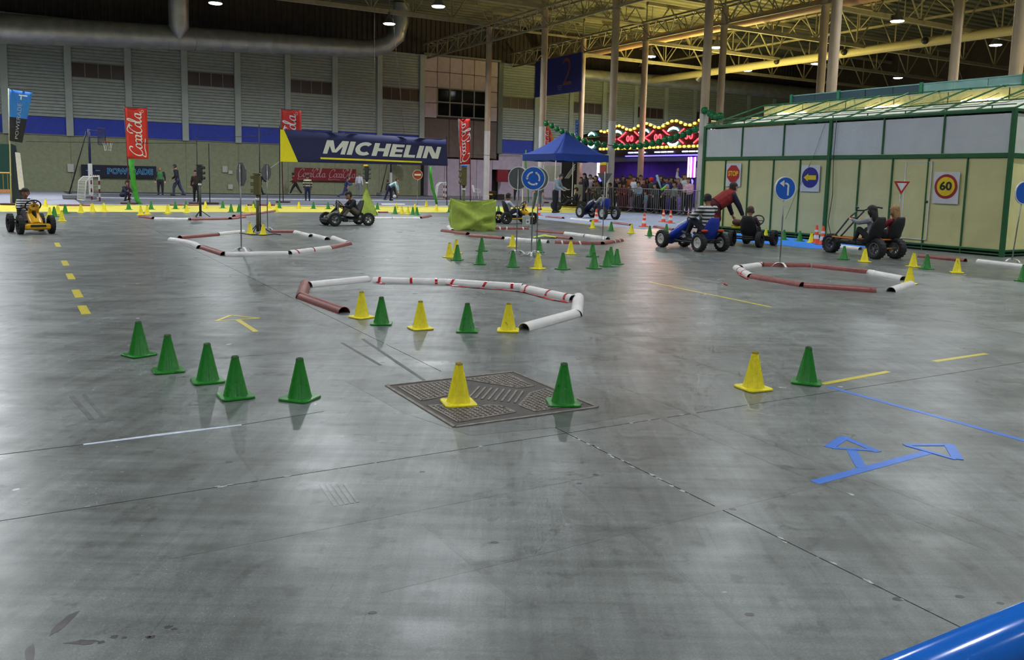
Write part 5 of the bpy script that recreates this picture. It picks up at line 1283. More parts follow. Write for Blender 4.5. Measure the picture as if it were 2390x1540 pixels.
# ------------------------------------------------------------------ fairground ride behind the crowd
M_NIGHT = mat('ride_black', (14, 8, 18), .4); M_MAROON = mat('ride_maroon', (52, 8, 20), .4)
def em(name, rgb, k): return mat(name, rgb, .4, var=.02, emit=k)
E_Y, E_R, E_C, E_B, E_P, E_W, E_PU = em('bulb_yellow', (255, 206, 60), 5), em('tube_red', (255, 60, 70), 4), em('tube_cyan', (150, 255, 235), 3.2), em('tube_blue', (90, 80, 255), 4), em('tube_pink', (255, 130, 220), 6), em('tube_white', (205, 215, 255), 4), em('tube_violet', (150, 30, 220), 4)
RL = 13.2
rd = thing('fairground_ride', 'fairground ride canopy with rows of yellow, red and cyan lights', 'ride', H(34.5, 50.4), RZ_BOOTH)
def topz(x): return 4.98 + .17 * math.cos((x - 7.2) / 2.85 * 2 * PI) + .12 * max(0, min(1, (x - 3) / 10))
poly = [(2.3 + i * .4, topz(2.3 + i * .4)) for i in range(28)]
MB().prism([(2.3, 3.5)] + [(2.3 + 27 * .4, 3.5)] + poly[::-1], 0, .15).build('light_board', M_MAROON, rd)
MB().prism([(0, 3.6), (2.3, 3.5), (2.3, 4.9), (1.6, 4.85), (.6, 4.7), (0, 4.55)], .02, .17).build('corner_board', M_NIGHT, rd)
bulb = MB().sphere((0, 0, 0), (.13, .07, .085), 8, 6).mesh('yellow_bulb', E_Y, True)
for i in range(26):
    x = 2.5 + i * .41; link('yellow_bulb', bulb, rd, (x, -.06, topz(x) - .06)); link('yellow_bulb', bulb, rd, (x, -.06, 3.60))
tb = MB().tube([(-.22, 0, -.13), (.22, 0, .13)], .05, 6).mesh('red_tube', E_R, True); tb2 = MB().tube([(-.22, 0, .13), (.22, 0, -.13)], .05, 6).mesh('red_tube', E_R, True)
ov = MB().tube([(math.cos(a) * .17, 0, math.sin(a) * .17) for a in [2 * PI * i / 12 for i in range(12)]], .045, 6, closed=True).mesh('red_hoop', E_R, True)
oval = MB().tube([(-.5, 0, 0), (-.32, 0, .13), (0, 0, .2), (.32, 0, .13), (.5, 0, 0)], [.04, .07, .09, .07, .04], 8).mesh('cyan_arc', E_C, True)
for k in range(5):
    xc = 1.5 + 2.85 * k + (0 if k else -.1)
    for s in (1, -1):
        o = link('cyan_arc', oval, rd, (xc, -.07, 4.22 + s * .33)); o.rotation_euler = (0, 0 if s > 0 else PI, 0)
        if k == 0: o.scale = (.75, 1, .9)
    if k:
        for s in (-1, 1):
            link('red_tube', tb if s > 0 else tb2, rd, (xc - .75, -.07, 4.22 - .30 * s)); link('red_tube', tb2 if s > 0 else tb, rd, (xc + .75, -.07, 4.22 - .30 * s))
            link('red_tube', tb2 if s > 0 else tb, rd, (xc - .28, -.07, 4.22 + .07 * s)).scale = (.7, 1, .5)
            link('red_tube', tb if s > 0 else tb2, rd, (xc + .28, -.07, 4.22 + .07 * s)).scale = (.7, 1, .5)
        for dx in (1.22, 1.62): link('red_hoop', ov, rd, (xc + dx, -.07, 4.22)).scale = (.7, 1, 1)
    for q in range(4): MB().sphere((xc - .85 + .14 * (q % 2), -.05, 4.16 + .14 * (q // 2)), .055, 8, 6).build('red_bulb', E_R, rd) if k == 0 else None
fas = MB().bbox((RL / 2 + .3, .3, 3.25), (RL, .5, .45), .03).build('fascia', M_NIGHT, rd)
for x0 in (5.6, 8.3, 10.9):
    for q in range(3): MB().tube([(x0 + .62 * q, 0, 3.30), (x0 + .62 * q + .5, 0, 3.30)], .04, 6).build('white_tube', E_W, rd, True)
MB().tube([(5.3, 0, 3.08), (13, 0, 3.08)], .04, 6).build('blue_tube', E_B, rd, True)
MB().bbox((RL / 2 + .3, .5, 2.88), (RL, .7, .32), .03).build('valance', mat('grey_valance', (92, 90, 104), .8), rd)
for x in (2.45, 11.75):
    for dx, e in ((-.22, E_P), (0.0, E_W), (.2, E_PU), (.33, E_P)): MB().cyl((x + dx, -.02, 1.75), (x + dx, -.02, 2.95), .055, n=8).build('neon_tube', e, rd, True)
    MB().sphere((x + .15, -.05, 1.5), (.13, .1, .16), 8, 6).build('blue_lamp', E_B, rd, True); MB().cyl((x, .15, .2), (x, .15, 3.1), .12, n=12).build('ride_post', M_NIGHT, rd, True)
MB().box((RL / 2, 5, .10), (RL, 10, .2)).build('ride_floor', mat('ride_floor', (60, 50, 80), .5), rd)
M_PURP = mat('purple_backdrop', (84, 60, 150), .8, var=.12, scale=2)
for i in range(6): MB().box(((RL + 3) / 6 * (i + .5) - 1.5, 3.2, 1.7), ((RL + 3) / 6 - .02, .05, 3.0)).build('purple_panel', M_PURP, rd)
MB().shell([[(0, 0, 4.4), (RL, 0, 4.6)], [(0, 5, 5.1), (RL, 5, 5.25)], [(0, 10, 4.4), (RL, 10, 4.6)]], (0, 0, .03)).build('canvas_roof', mat('yellow_canvas', (196, 180, 70), .8), rd)
MB().bbox((8.6, 3.1, 2.1), (.55, .03, .62), .01).build('pale_notice', mat('pink_notice', (222, 180, 226), .7), rd)
for x in (3, 9):
    ld = bpy.data.lights.new('ride_light', 'AREA'); ld.shape = 'RECTANGLE'; ld.size, ld.size_y = 4, .6; ld.energy = 38; ld.color = (.55, .35, 1.0)
    lo = bpy.data.objects.new('ride_light', ld); COL.objects.link(lo); lo.parent = rd; lo.location = (x, 1.6, 2.8)
# colour of the board lights on the roof and floor
for x, c, e in ((5, (1, .66, .25), 20), (10.5, (1, .66, .25), 20), (8, (1, .28, .22), 110)):
    ld = bpy.data.lights.new('board_light', 'AREA'); ld.shape = 'RECTANGLE'; ld.size, ld.size_y = 5, 1.2; ld.energy = e; ld.color = c
    lo = bpy.data.objects.new('board_light', ld); COL.objects.link(lo); lo.parent = rd; lo.location = (x, -.25, 4.3); lo.rotation_euler = (-PI / 2, 0, 0)
# unseen floods added on the ride and behind the booth to yellow the roof
for i, (u, v, z, e, lab) in enumerate(((39.5, 47.0, 5.45, 420, 'left'), (39.5, 42.5, 5.45, 460, 'middle'), (39.5, 38.5, 5.45, 500, 'right'), (26.6, 12.0, 1.0, 190, 'near'), (36.0, 20.0, 1.0, 580, 'far'))):
    t = thing('added_flood', 'added unseen warm flood turned up at the roof, %s one %s' % (lab, 'on the ride' if i < 3 else 'behind the booth'), 'lamp', H(u, v, z if i < 3 else 0), A30, 'added roof floods')
    zz = 0 if i < 3 else z
    MB().bbox((0, 0, zz), (.6, .4, .14), .02).build('housing', M_LAMPB, t); MB().box((0, 0, zz + .075), (.52, .34, .012)).build('lens', em('added_flood_lens', (255, 214, 90), 6), t)
    MB().cyl((0, 0, zz - (.45 if i < 3 else 1.0)), (0, 0, zz), .03, n=8).build('stand', M_LAMPB, t)
    ld = bpy.data.lights.new('added_flood_light', 'AREA'); ld.shape = 'DISK'; ld.size = .5; ld.energy = e; ld.color = (1, .84, .30)
    lo = bpy.data.objects.new('added_flood_light', ld); COL.objects.link(lo); lo.parent = t; lo.location = (0, 0, zz + .12); lo.rotation_euler = (PI, 0, 0)

# green ball garlands
M_BALL = mat('green_ball', (16, 110, 62), .22, var=.1)
def garland(label, pts, u):
    P = [on_u(x, y, u) for x, y in pts]; o = P[0].copy()
    t = thing('ball_garland', label, 'garland', o)
    bm = MB().sphere((0, 0, 0), .165, 12, 8).mesh('ball', M_BALL, True)
    for p in P: link('ball', bm, t, p - o)
    MB().tube([p - o for p in P], .02, 5).build('cord', M_BLACK, t)
garland('garland of green balls sagging in front of the ride lights', [(1275, 288), (1288, 294), (1300, 301), (1312, 307), (1324, 313), (1336, 318), (1350, 324), (1364, 329), (1378, 333), (1394, 335), (1410, 338), (1436, 340), (1450, 341), (1464, 341), (1480, 341), (1494, 340), (1508, 337), (1523, 335), (1538, 331), (1553, 326), (1566, 323), (1580, 318), (1595, 314), (1609, 308), (1623, 302)], 25.3)
garland('short green ball garland above the booth corner', [(1645, 258), (1658, 265), (1665, 270), (1673, 273), (1681, 271)], 25.82)

# ------------------------------------------------------------------ gazebo
M_TENT = mat('blue_tent_fabric', (34, 66, 156), .8, var=.08, scale=4)
gz = thing('gazebo', 'blue pop up gazebo with a pointed canopy', 'gazebo', H(21.1, 32.8), A30)
S3 = 3.0; apex = (S3 / 2, S3 / 2, 3.72)
for nm, (a, b) in zip(('canopy_panel',) * 4, (((0, 0), (S3, 0)), ((S3, 0), (S3, S3)), ((S3, S3), (0, S3)), ((0, S3), (0, 0)))):
    grid = []
    for i in range(8):
        k = i / 7; kk = k ** 1.35; row = []
        for j in range(9):
            s = j / 8; x, y = a[0] + (b[0] - a[0]) * s, a[1] + (b[1] - a[1]) * s
            row.append((x + (apex[0] - x) * k, y + (apex[1] - y) * k, 2.62 + (apex[2] - 2.62) * kk - .04 * math.sin(s * PI) * (1 - k)))
        grid.append(row)
    MB().shell(grid, (0, 0, .006)).build(nm, M_TENT, gz, True)
    row0 = [(a[0] + (b[0] - a[0]) * j / 8, a[1] + (b[1] - a[1]) * j / 8) for j in range(9)]
    MB().shell([[(x, y, z + (.02 * math.sin(i * 2) if z < 2.4 else -.0)) for i, (x, y) in enumerate(row0)] for z in (2.30, 2.615)], (0, 0.004, 0)).build('valance', M_TENT, gz)
for x in (0.03, S3 - .03):
    for y in (.03, S3 - .03): MB().box((x, y, 1.3), (.035, .035, 2.6)).build('leg', M_WHITE, gz)
for i in range(2): MB().tube([(0.03, .03 + i * (S3 - .06), 2.35), (S3 / 2, .03 + i * (S3 - .06), 2.55), (S3 - .03, .03 + i * (S3 - .06), 2.35)], .012, 5).build('truss_bar', M_GREYM, gz)
# panels under and behind the gazebo
def upright(name, label, cat, u, v, w, h, m, rz=RZ_WALL, th=.04, z0=0.0):
    o = MB().bbox((0, 0, z0 + h / 2), (w, th, h), .008).build(name, m, None, False, H(u, v), rz); return tag(o, label, cat)
pp = on_v(1288, 400, 38.0); wp = thing('display_panel', 'white display sheet on thin legs behind the gazebo', 'panel', (pp.x, pp.y, 0), RZ_WALL)
MB().bbox((0, 0, 1.75), (1.05, .04, .85), .008).build('sheet', M_WHITE, wp)
for x in (-.48, .48): MB().cyl((x, .03, 0), (x, .03, 2.2), .02, n=8).build('leg', M_GREYM, wp)
dp = upright('display_panel', 'black display panel with pale chevrons under the gazebo', 'panel', 24.4, 36.6, .95, 2.35, M_BLACK)
for i in range(3): MB().prism([(-.3 + i * .1, 1.5), (.3, 2.25 - .12 * i), (.36, 2.25 - .12 * i), (-.24 + i * .1, 1.5)], -.035, -.02).build('pale_chevron', M_SWHITE, dp)
upright('white_panel', 'narrow white panel hanging left of the ride', 'panel', 24.6, 36.0, .5, 1.2, M_WHITE)
upright('hose_cabinet', 'red fire hose cabinet on the recessed wall', 'cabinet', 32.2, 57.7, .95, .95, mat('hose_red', (124, 26, 38), .4), z0=1.15, th=.25)

pp = on_u(1399.5, 404, 25.55); cpst = thing('column_poster', 'teal, yellow and red poster strip fixed beside the white column', 'poster', pp, RZ_BOOTH)
for nm, z0_, z1_, m_ in (('red_field', 0.0, .40, mat('poster_red', (150, 62, 60), .7)), ('yellow_field', .41, .56, mat('poster_yellow', (206, 188, 40), .7)), ('teal_field', .60, .92, mat('poster_teal', (44, 112, 120), .7))):
    MB().bbox((.28, 0, (z0_ + z1_) / 2), (.56, .03, z1_ - z0_), .005).build(nm, m_, cpst)
MB().bbox((.28, .03, .46), (.60, .03, .98), .005).build('backing', M_WHITE, cpst)
# ------------------------------------------------------------------ hanging number sign
t = thing('hanging_sign', 'dark blue hanging sign with a brown number two', 'sign', H(30, 49.4, 6.9), RZ_BOOTH)
MB().bbox((2.72, 0, 1.18), (5.44, .12, 2.36), .03).build('board', mat('sign_navy', (40, 46, 116), .6, var=.08), t)
link('numeral', text_mesh('numeral', '2', 2.5, mat('brown_orange', (122, 74, 66), .6), bold=-.015), t, (3.9, -.075, 1.25))
for i in range(3): MB().box((3.1, -.065, .52 - .12 * i), (.55 - .1 * i, .01, .05)).build('small_print', mat('pale_print', (96, 100, 150), .6), t)
for x in (.6, 4.8): MB().cyl((x, 0, 2.3), (x, 0, 3.4), .02, n=6).build('hanger', M_STEEL, t)

# ------------------------------------------------------------------ banners and flags
def bil(c, a, b):                                           # c: bottom left, bottom right, top right, top left
    return (c[0] * (1 - a) + c[1] * a) * (1 - b) + (c[3] * (1 - a) + c[2] * a) * b
M_FRED = mat('banner_red', (196, 44, 36), .7, var=.08, scale=6); M_FWHITE = mat('banner_white', (216, 222, 234), .7, var=.03)
M_NAVY = mat('banner_navy', (28, 34, 92), .7, var=.08, scale=4); M_MYEL = mat('banner_yellow', (232, 222, 30), .7, var=.04)
def sheet(c, o, wave, na=14, nb=10):
    nrm_ = (c[1] - c[0]).cross(c[3] - c[0]).normalized()
    if nrm_.dot(c[0]) > 0: nrm_ = -nrm_                     # towards the camera side
    def f(a, b, off=0.0): return tuple(bil(c, a, b) - o + nrm_ * (wave(a, b) + off))
    return f, [[f(i / na, j / nb) for i in range(na + 1)] for j in range(nb + 1)], nrm_
# big tyre maker's banner across the court
v_ = 38.6
c = [on_v(652, 377, v_), on_v(1044.5, 387, v_), on_v(1042, 325.5, v_), on_v(653, 302, v_)]; o0 = c[0].copy(); o0.z = 0
bn = thing('wide_banner', 'wide navy banner with bold white lettering and a yellow underline', 'banner', o0)
f, grid, nn = sheet(c, o0, lambda a, b: .035 * math.sin(a * 14) * (1 - .4 * b) + .012 * math.sin(a * 31), 200, 4)
MB().shell(grid, tuple(nn * -.006)).build('fabric', M_NAVY, bn, True)
def polyset(name, quads, m, off):
    mb = MB()
    for q in quads:
        n = len(q)
        if n == 4:                                          # subdivide along the length so print follows the waves
            K = max(1, int(max(abs(q[1][0] - q[0][0]), abs(q[2][0] - q[3][0])) / .004))
            for i in range(K):
                t0, t1 = i / K, (i + 1) / K
                L_ = lambda p, r, t_: (p[0] + (r[0] - p[0]) * t_, p[1] + (r[1] - p[1]) * t_)
                mb.add([f(*L_(q[0], q[1], t0), off), f(*L_(q[0], q[1], t1), off), f(*L_(q[3], q[2], t1), off), f(*L_(q[3], q[2], t0), off)], [(0, 1, 2, 3)])
        else: mb.add([f(p[0], p[1], off) for p in q], [tuple(range(n))])
    return mb.build(name, m, bn)
polyset('yellow_corner', [[(0, 0), (.10, 0), (.022, 1), (0, 1)]], M_MYEL, .012)
polyset('yellow_underline', [[(.225, .115), (.835, .085), (.835, .145), (.225, .175)]], M_MYEL, .012)
def letters(word):
    T = .27; out = []; x = 0
    def R(x0, y0, x1, y1): return [(x0, y0), (x1, y0), (x1, y1), (x0, y1)]
    for ch in word:
        Q = []
        if ch == 'I': w_ = T; Q = [R(0, 0, T, 1)]
        elif ch == 'H': w_ = .88; Q = [R(0, 0, T, 1), R(w_ - T, 0, w_, 1), R(T, .38, w_ - T, .62)]
        elif ch == 'E': w_ = .70; Q = [R(0, 0, T, 1), R(T, 0, w_, .22), R(T, .39, w_ - .04, .61), R(T, .78, w_, 1)]
        elif ch == 'L': w_ = .66; Q = [R(0, 0, T, 1), R(T, 0, w_, .22)]
        elif ch == 'N': w_ = .90; Q = [R(0, 0, T * .88, 1), R(w_ - T * .88, 0, w_, 1), [(w_ - T * 1.25, 0), (w_ - .02, 0), (T * 1.25, 1), (.02, 1)]]
        elif ch == 'M': w_ = 1.15; Q = [R(0, 0, T * .85, 1), R(w_ - T * .85, 0, w_, 1), [(.46, .12), (.64, .12), (.34, 1), (.03, 1)], [(.51, .12), (.69, .12), (w_ - .03, 1), (w_ - .34, 1)]]
        elif ch == 'C':
            w_ = .86; n = 16
            for i in range(n):
                a, b = math.radians(48 + 264 * i / n), math.radians(48 + 264 * (i + 1) / n)
                q = lambda an, r: (.48 + math.cos(an) * r * .92, .5 + math.sin(an) * r)
                Q.append([q(a, .26), q(a, .52), q(b, .52), q(b, .26)])
        out += [[(x + px + .22 * py, py) for px, py in q_] for q_ in Q]; x += w_ + .085
    return out, x - .085 + .22
Ls, W_ = letters('MICHELIN')
polyset('lettering', [[(.238 + p[0] / W_ * .725, .30 - .045 * (p[0] / W_) + p[1] * .45) for p in q] for q in Ls], M_FWHITE, .014)
for a in (0, 1):
    p = bil(c, a, 0.0); q = bil(c, a, 1.0)
    MB().cyl(tuple(Vector((p.x, p.y, 0)) - o0), tuple(Vector((q.x, q.y, q.z + .15)) - o0), .022, n=8).build('pole', M_BLACK, bn)
MB().tube([tuple(bil(c, 0, 1) - o0), tuple(bil(c, 1, 1) - o0)], .012, 5).build('top_cord', M_BLACK, bn)
# tall advertising flags
def flag(label, c, m, pole_px, v, polec, wave=.03, base=True):
    g_ = on_v(*pole_px, v); o = Vector((g_.x, g_.y, 0))
    t = thing('advertising_flag', label, 'flag', o, 0, 'tall advertising flags')
    fn, grid, nn = sheet(c, o, lambda a, b: wave * math.sin(a * 5 + b * 3) + wave * .5 * math.sin(b * 9), 8, 16)
    MB().shell(grid, tuple(nn * -.004)).build('fabric', m, t, True)
    top = bil(c, 0.0, 1.0) - o
    MB().cyl((0, 0, .03), tuple(top + Vector((-.03, 0, .03))), .022, n=8).build('pole', mat('pole_%d_%d_%d' % polec, polec, .5), t, True)
    MB().tube([tuple(top + Vector((0, 0, .02))), tuple(bil(c, 1, 1) - o + Vector((0, 0, .02)))], .012, 5).build('top_arm', M_BLACK, t)
    if base: MB().bbox((0, 0, .04), (.62, .35, .07), .01).build('base_plate', mat('base_brown', (74, 34, 32), .6), t)
    return t, fn
def script_on(t, fn, mirror=False, b0=.04, b1=.93, ac=.5, aw=.50):
    k = -1 if mirror else 1
    fm = lambda x, y: fn(ac - k * (y - .46) / 1.9 * aw * 1.8, b0 + (b1 - b0) * (x - .0) / 4.75, .008)
    link('lettering', script_mesh('lettering', M_FWHITE, fm), t)
    rm_ = MB(); a_, b_ = ac + k * .27, .935
    for i in range(10):
        q = [(a_ + math.cos(2 * PI * j / 10) * r * 2.1, b_ + math.sin(2 * PI * j / 10) * r) for r in (.022, .028) for j in (i, i + 1)]
        rm_.add([fn(q[0][0], q[0][1], .008), fn(q[2][0], q[2][1], .008), fn(q[3][0], q[3][1], .008), fn(q[1][0], q[1][1], .008)], [(0, 1, 2, 3)])
    rm_.build('ring_mark', M_FWHITE, t)
v_ = 37.9
c = [on_v(297, 370, v_), on_v(347, 371, v_), on_v(343, 253, v_), on_v(292, 251, v_)]
t, fn = flag('red flag with white script lettering beside the court, at left', c, M_FRED, (303, 476), v_, (96, 36, 34)); script_on(t, fn)
v_ = 41.0
c = [on_v(660, 376, v_), on_v(706, 377, v_), on_v(702, 258, v_), on_v(656, 256, v_)]
t, fn = flag('red flag partly hidden behind the wide navy banner', c, M_FRED, (661, 473), v_, (84, 30, 32)); script_on(t, fn)
v_ = 39.8
c = [on_v(1073.5, 384, v_), on_v(1098, 383, v_), on_v(1096, 277, v_), on_v(1071.5, 278, v_)]
t, fn = flag('narrow red flag with mirrored white script right of the banner', c, M_FRED, (1075, 478), v_, (30, 26, 28)); script_on(t, fn, True, ac=.5, aw=.62)
q = on_v(1098, 478, v_); MB().cyl(tuple(Vector((q.x, q.y, 0)) - t.location), tuple(on_v(1097, 277, v_) - t.location), .022, n=8).build('second_pole', mat('pole_84_30_32', (84, 30, 32), .5), t, True)
v_ = 43.5
c = [on_v(1268, 360, v_), on_v(1288, 360, v_), on_v(1284, 300, v_), on_v(1270, 298, v_)]
t, fn = flag('small red flag rising behind the blue gazebo', c, M_FRED, (1269, 474), v_, (160, 90, 40)); script_on(t, fn, False)
MB().shell([[fn(1.0, 0, .02), fn(1.9, -.02, .02)], [fn(1.0, .55, .02), fn(1.45, .5, .02)], [fn(.4, 1.08, .02), fn(.85, 1.1, .02)]], (0, .004, 0)).build('orange_pennant', mat('orange_cloth', (206, 130, 60), .8), t)
v_ = 40.5
c = [on_v(1341, 330, v_), on_v(1351, 330, v_), on_v(1350, 282, v_), on_v(1343, 281, v_)]
t, fn = flag('slim light blue flag above the right side of the gazebo', c, mat('flag_light_blue', (52, 116, 206), .7), (1342, 476), v_, (120, 130, 150)); 
for b in (.25, .4, .55, .7, .85): MB().add([fn(.35, b - .03, .006), fn(.65, b - .03, .006), fn(.65, b + .03, .006), fn(.35, b + .03, .006)], [(0, 1, 2, 3)]).build('letter_mark', M_FWHITE, t)
# sports drink flag, blue over black
v_ = 36.3
c = [on_v(22, 329, v_), on_v(52, 333, v_), on_v(76, 216, v_), on_v(22, 208, v_)]
t, fn = flag('sports drink flag, light blue over black, at far left', c, mat('flag_azure', (44, 120, 216), .7, var=.08), (26, 478), v_, (176, 172, 140), .05)
grid = [[fn(i / 8, b, .006) for i in range(9)] for b in (0, .13, .26, .39, .47)]; MB().shell(grid, (0, .003, 0)).build('black_half', mat('flag_black', (22, 22, 36), .7), t)
lm = text_mesh('lettering', 'POWERADE', 1.0, M_FWHITE, bold=.0)
xs = [v.co.x for v in lm.vertices]; zs = [v.co.z for v in lm.vertices]; x0, x1 = min(xs), max(xs); z0_, z1_ = min(zs), max(zs)
for v in lm.vertices: v.co = fn(.62 - .22 * (v.co.z - z0_) / (z1_ - z0_), .06 + .70 * (v.co.x - x0) / (x1 - x0), .012)
link('lettering', lm, t)
for b0, b1, a0, a1 in ((.90, .925, .42, .80), (.90, .925, .42, .46), (.83, .925, .50, .56)): MB().add([fn(a0, b0, .012), fn(a1, b0, .012), fn(a1, b1, .012), fn(a0, b1, .012)], [(0, 1, 2, 3)]).build('emblem', M_FWHITE, t)
# long green streamers
def streamer(label, pts, v, w):
    P = [on_v(x, y, v) for x, y in pts]; o = Vector((P[-1].x, P[-1].y, 0)); grid = []
    for i, p in enumerate(P): grid.append([tuple(p - o + E1 * (s * w * (1 if i < len(P) - 1 else .7)) + E2 * .03 * math.sin(i * 2 + s)) for s in (-.5, 0, .5)])
    tag(MB().shell(grid, tuple(E2 * .004)).build('green_streamer', mat('green_streamer', (54, 150, 44), .6, var=.15, scale=8), None, True, o), label, 'streamer', 'long green streamers')
streamer('long green streamer hanging below the left red flag', [(306, 372), (309, 400), (312, 430), (317, 455), (322, 470), (330, 478)], 37.7, .20)
streamer('long green streamer hanging right of the no entry sign', [(1005, 388), (1006, 415), (1009, 440), (1016, 460), (1020, 477)], 38.3, .16)
streamer('thin green streamer hanging left of the roundabout sign', [(1227, 350), (1228, 385), (1231, 420), (1233, 450), (1234, 474)], 43.8, .10)
# flat banners on the back wall
def wall_banner(label, u0, u1, z0, z1, m):
    t = thing('wall_banner', label, 'banner', H(u0, 58.2), A30, 'banners on the back wall')
    MB().bbox(((u1 - u0) / 2, .05, (z0 + z1) / 2), (u1 - u0, .02, z1 - z0), .005).build('fabric', m, t); return t
t = wall_banner('long dark navy wall banner with pale blue outlined lettering', 2.92, 7.2, .90, 1.66, mat('wall_navy', (22, 28, 52), .7))
M_GLOW = mat('glow_print', (104, 176, 226), .7); M_DK = mat('dark_letter', (24, 36, 60), .7)
lt_ = text_mesh('lettering', 'POWERADE', .46, M_DK, width=2.58, spacing=1.06); link('lettering', lt_, t, (2.75, .018, 1.28))
link('letter_halo', text_mesh('letter_halo', 'POWERADE', .46, M_GLOW, bold=.030, spacing=1.06, kx=lt_['kx']), t, (2.75, .028, 1.28))
for k, m_, y_ in ((1.0, M_GLOW, .034), (.72, M_DK, .026)):
    MB().prism([(.25, 1.42), (1.05, 1.42), (1.05, 1.42 - .13 * k), (.25, 1.42 - .13 * k)], y_ - .006, y_).prism([(.62, 1.4), (.80, 1.4), (.72, 1.02), (.6, 1.02)], y_ - .006, y_).build('emblem', m_, t)
t = wall_banner('long red wall banner with script lettering twice', 16.1, 20.5, .95, 1.83, mat('wall_red', (128, 30, 38), .7))
for ox in (.18, 2.38): link('lettering', script_mesh('lettering', mat('script_pink', (196, 160, 166), .7), lambda x, y: (ox + x * .425, .036, 1.20 + y * .46)), t)
# wall notices
for (x, y, w_, h_, lab) in ((165, 392, .34, .5, 'white paper notice on the wall left of the dark navy banner'), (525, 395, .32, .42, 'upper left paper notice on the wall behind the octagonal sign'), (538, 402, .26, .24, 'small paper notice on the wall right of the octagonal sign'), (538, 436, .3, .32, 'lower paper notice on the wall behind the octagonal sign')):
    p = on_v(x, y, 58.35); tag(MB().bbox((0, 0, 0), (w_, .01, h_), .003).build('paper_notice', mat('notice_paper', (190, 194, 186), .8, var=.2, scale=20), None, False, p, A30), lab, 'notice', 'paper notices on the wall')
# ------------------------------------------------------------------ karts with riders
def HV(u, v): p = H(u, v); return (p.x, p.y)
def mid(a, b): return ((a[0] + b[0]) / 2, (a[1] + b[1]) / 2)
def rider(kart_rear, kart_front, frac, **kw):
    r, f_ = Vector(kart_rear), Vector(kart_front); d = f_ - r
    p = r + d * frac
    return (p.x, p.y), (d.x, d.y)
# yellow kart coming towards the camera at far left
R_, F_ = HV(-.06, 21.55), HV(.13, 20.72)
kart('yellow and black pedal kart coming towards the camera at far left', R_, F_, .60, .20, dict(frame=(30, 30, 32), body=(226, 170, 30), stripe=(24, 24, 26)), rim=(30, 30, 32), ww=.11)
p, d = rider(R_, F_, .12)
person('child in a striped shirt and blue jacket riding the yellow kart', p, d, 1.22, 'sit', top=(96, 106, 150), bottom=(70, 66, 74), skin=1, kid=True, seat=.26, vox=.02, stripes=((210, 210, 214), (30, 32, 60), .05))
# dark kart in the middle
R_, F_ = HV(8.30, 22.95), HV(7.30, 22.85)
kt = kart('dark olive pedal kart with five spoke wheels in side view', R_, F_, .62, .185, dict(frame=(26, 26, 28), body=(96, 102, 84), bumper=False, side=(22, 22, 24)), rim=(104, 106, 104), ww=.09)
for s in (-1, 1):
    o = link('lettering', text_mesh('lettering', 'Jeep', .09, M_SWHITE), kt, (s * .19, -.02, .157)); o.rotation_euler = (0, 0, s * PI / 2)
p, d = rider(R_, F_, .22)
person('child in a dark coat bent over the wheel of the dark kart', p, d, 1.30, 'sit_fwd', top=(28, 28, 36), bottom=(98, 92, 80), kid=True, seat=.26, vox=.02)
# yellow kart seen beside the lime cloth box
R_, F_ = HV(13.05, 23.32), HV(13.95, 23.22)
kart('yellow pedal kart with black seat driving right behind the lime box', R_, F_, .66, .19, dict(frame=(206, 168, 30), body=(228, 172, 26), stripe=(24, 24, 26)), rim=(30, 30, 32))
p, d = rider(R_, F_, .25)
person('child in a white shirt on the yellow kart behind the roundabout sign', p, d, 1.22, 'sit', top=(186, 194, 206), bottom=(40, 42, 48), skin=1, kid=True, seat=.26, long_sleeve=False, vox=.022)
# dark blue kart on the queue carpet
R_, F_ = HV(18.66, 25.24), HV(18.60, 26.62)
kart('dark blue pedal kart with white wheels on the queue carpet', R_, F_, .60, .24, dict(frame=(20, 24, 40), body=(28, 34, 74), stripe=(190, 198, 210), bumper=False), 'disc', (206, 206, 204), seatc=(30, 52, 150))
p, d = rider(R_, F_, .26)
person('child in a grey jumper on the dark blue kart', p, d, 1.32, 'sit_up', top=(140, 146, 150), bottom=(40, 42, 60), kid=True, seat=.32, vox=.024)
# parked black and yellow kart by the grey man
R_, F_ = HV(22.0, 31.9), HV(21.0, 32.5)
kart('black and yellow pedal kart waiting beside the standing grey man', R_, F_, .66, .24, dict(frame=(176, 156, 40), body=(34, 34, 36), bumper=False), rim=(40, 40, 42), fair='none')
p, d = rider(R_, F_, .25)
person('child in a dark jacket with a white collar on the waiting kart', p, d, 1.35, 'sit', top=(30, 30, 34), bottom=(36, 36, 42), kid=True, seat=.32)
# big blue kart
R_, F_ = HV(12.40, 13.18), HV(12.44, 14.40)
bk = kart('big bright blue pedal kart with white wheels driving away', R_, F_, .62, .19, dict(frame=(24, 26, 34), body=(30, 66, 190), stripe=(214, 218, 226)), 'disc', (216, 216, 212), seatc=(24, 50, 158), ww=.14, sf=.06)
for s in (-1, 1):
    MB().bbox((s * .22, -.66, .44), (.16, .05, .05), .015).build('rear_light', mat('rear_light_red', (200, 70, 50), .3), bk)
MB().bbox((0, -.60, .40), (.62, .10, .03), .01).build('rear_rack', M_BLACK, bk)
p, d = rider(R_, F_, .09)
person('child in a black and white striped jumper on the big blue kart', p, d, 1.56, 'sit_up', top=(200, 200, 196), bottom=(24, 26, 40), skin=1, kid=False, seat=.36, vox=.018, stripes=((44, 50, 56), (204, 204, 200), .075))
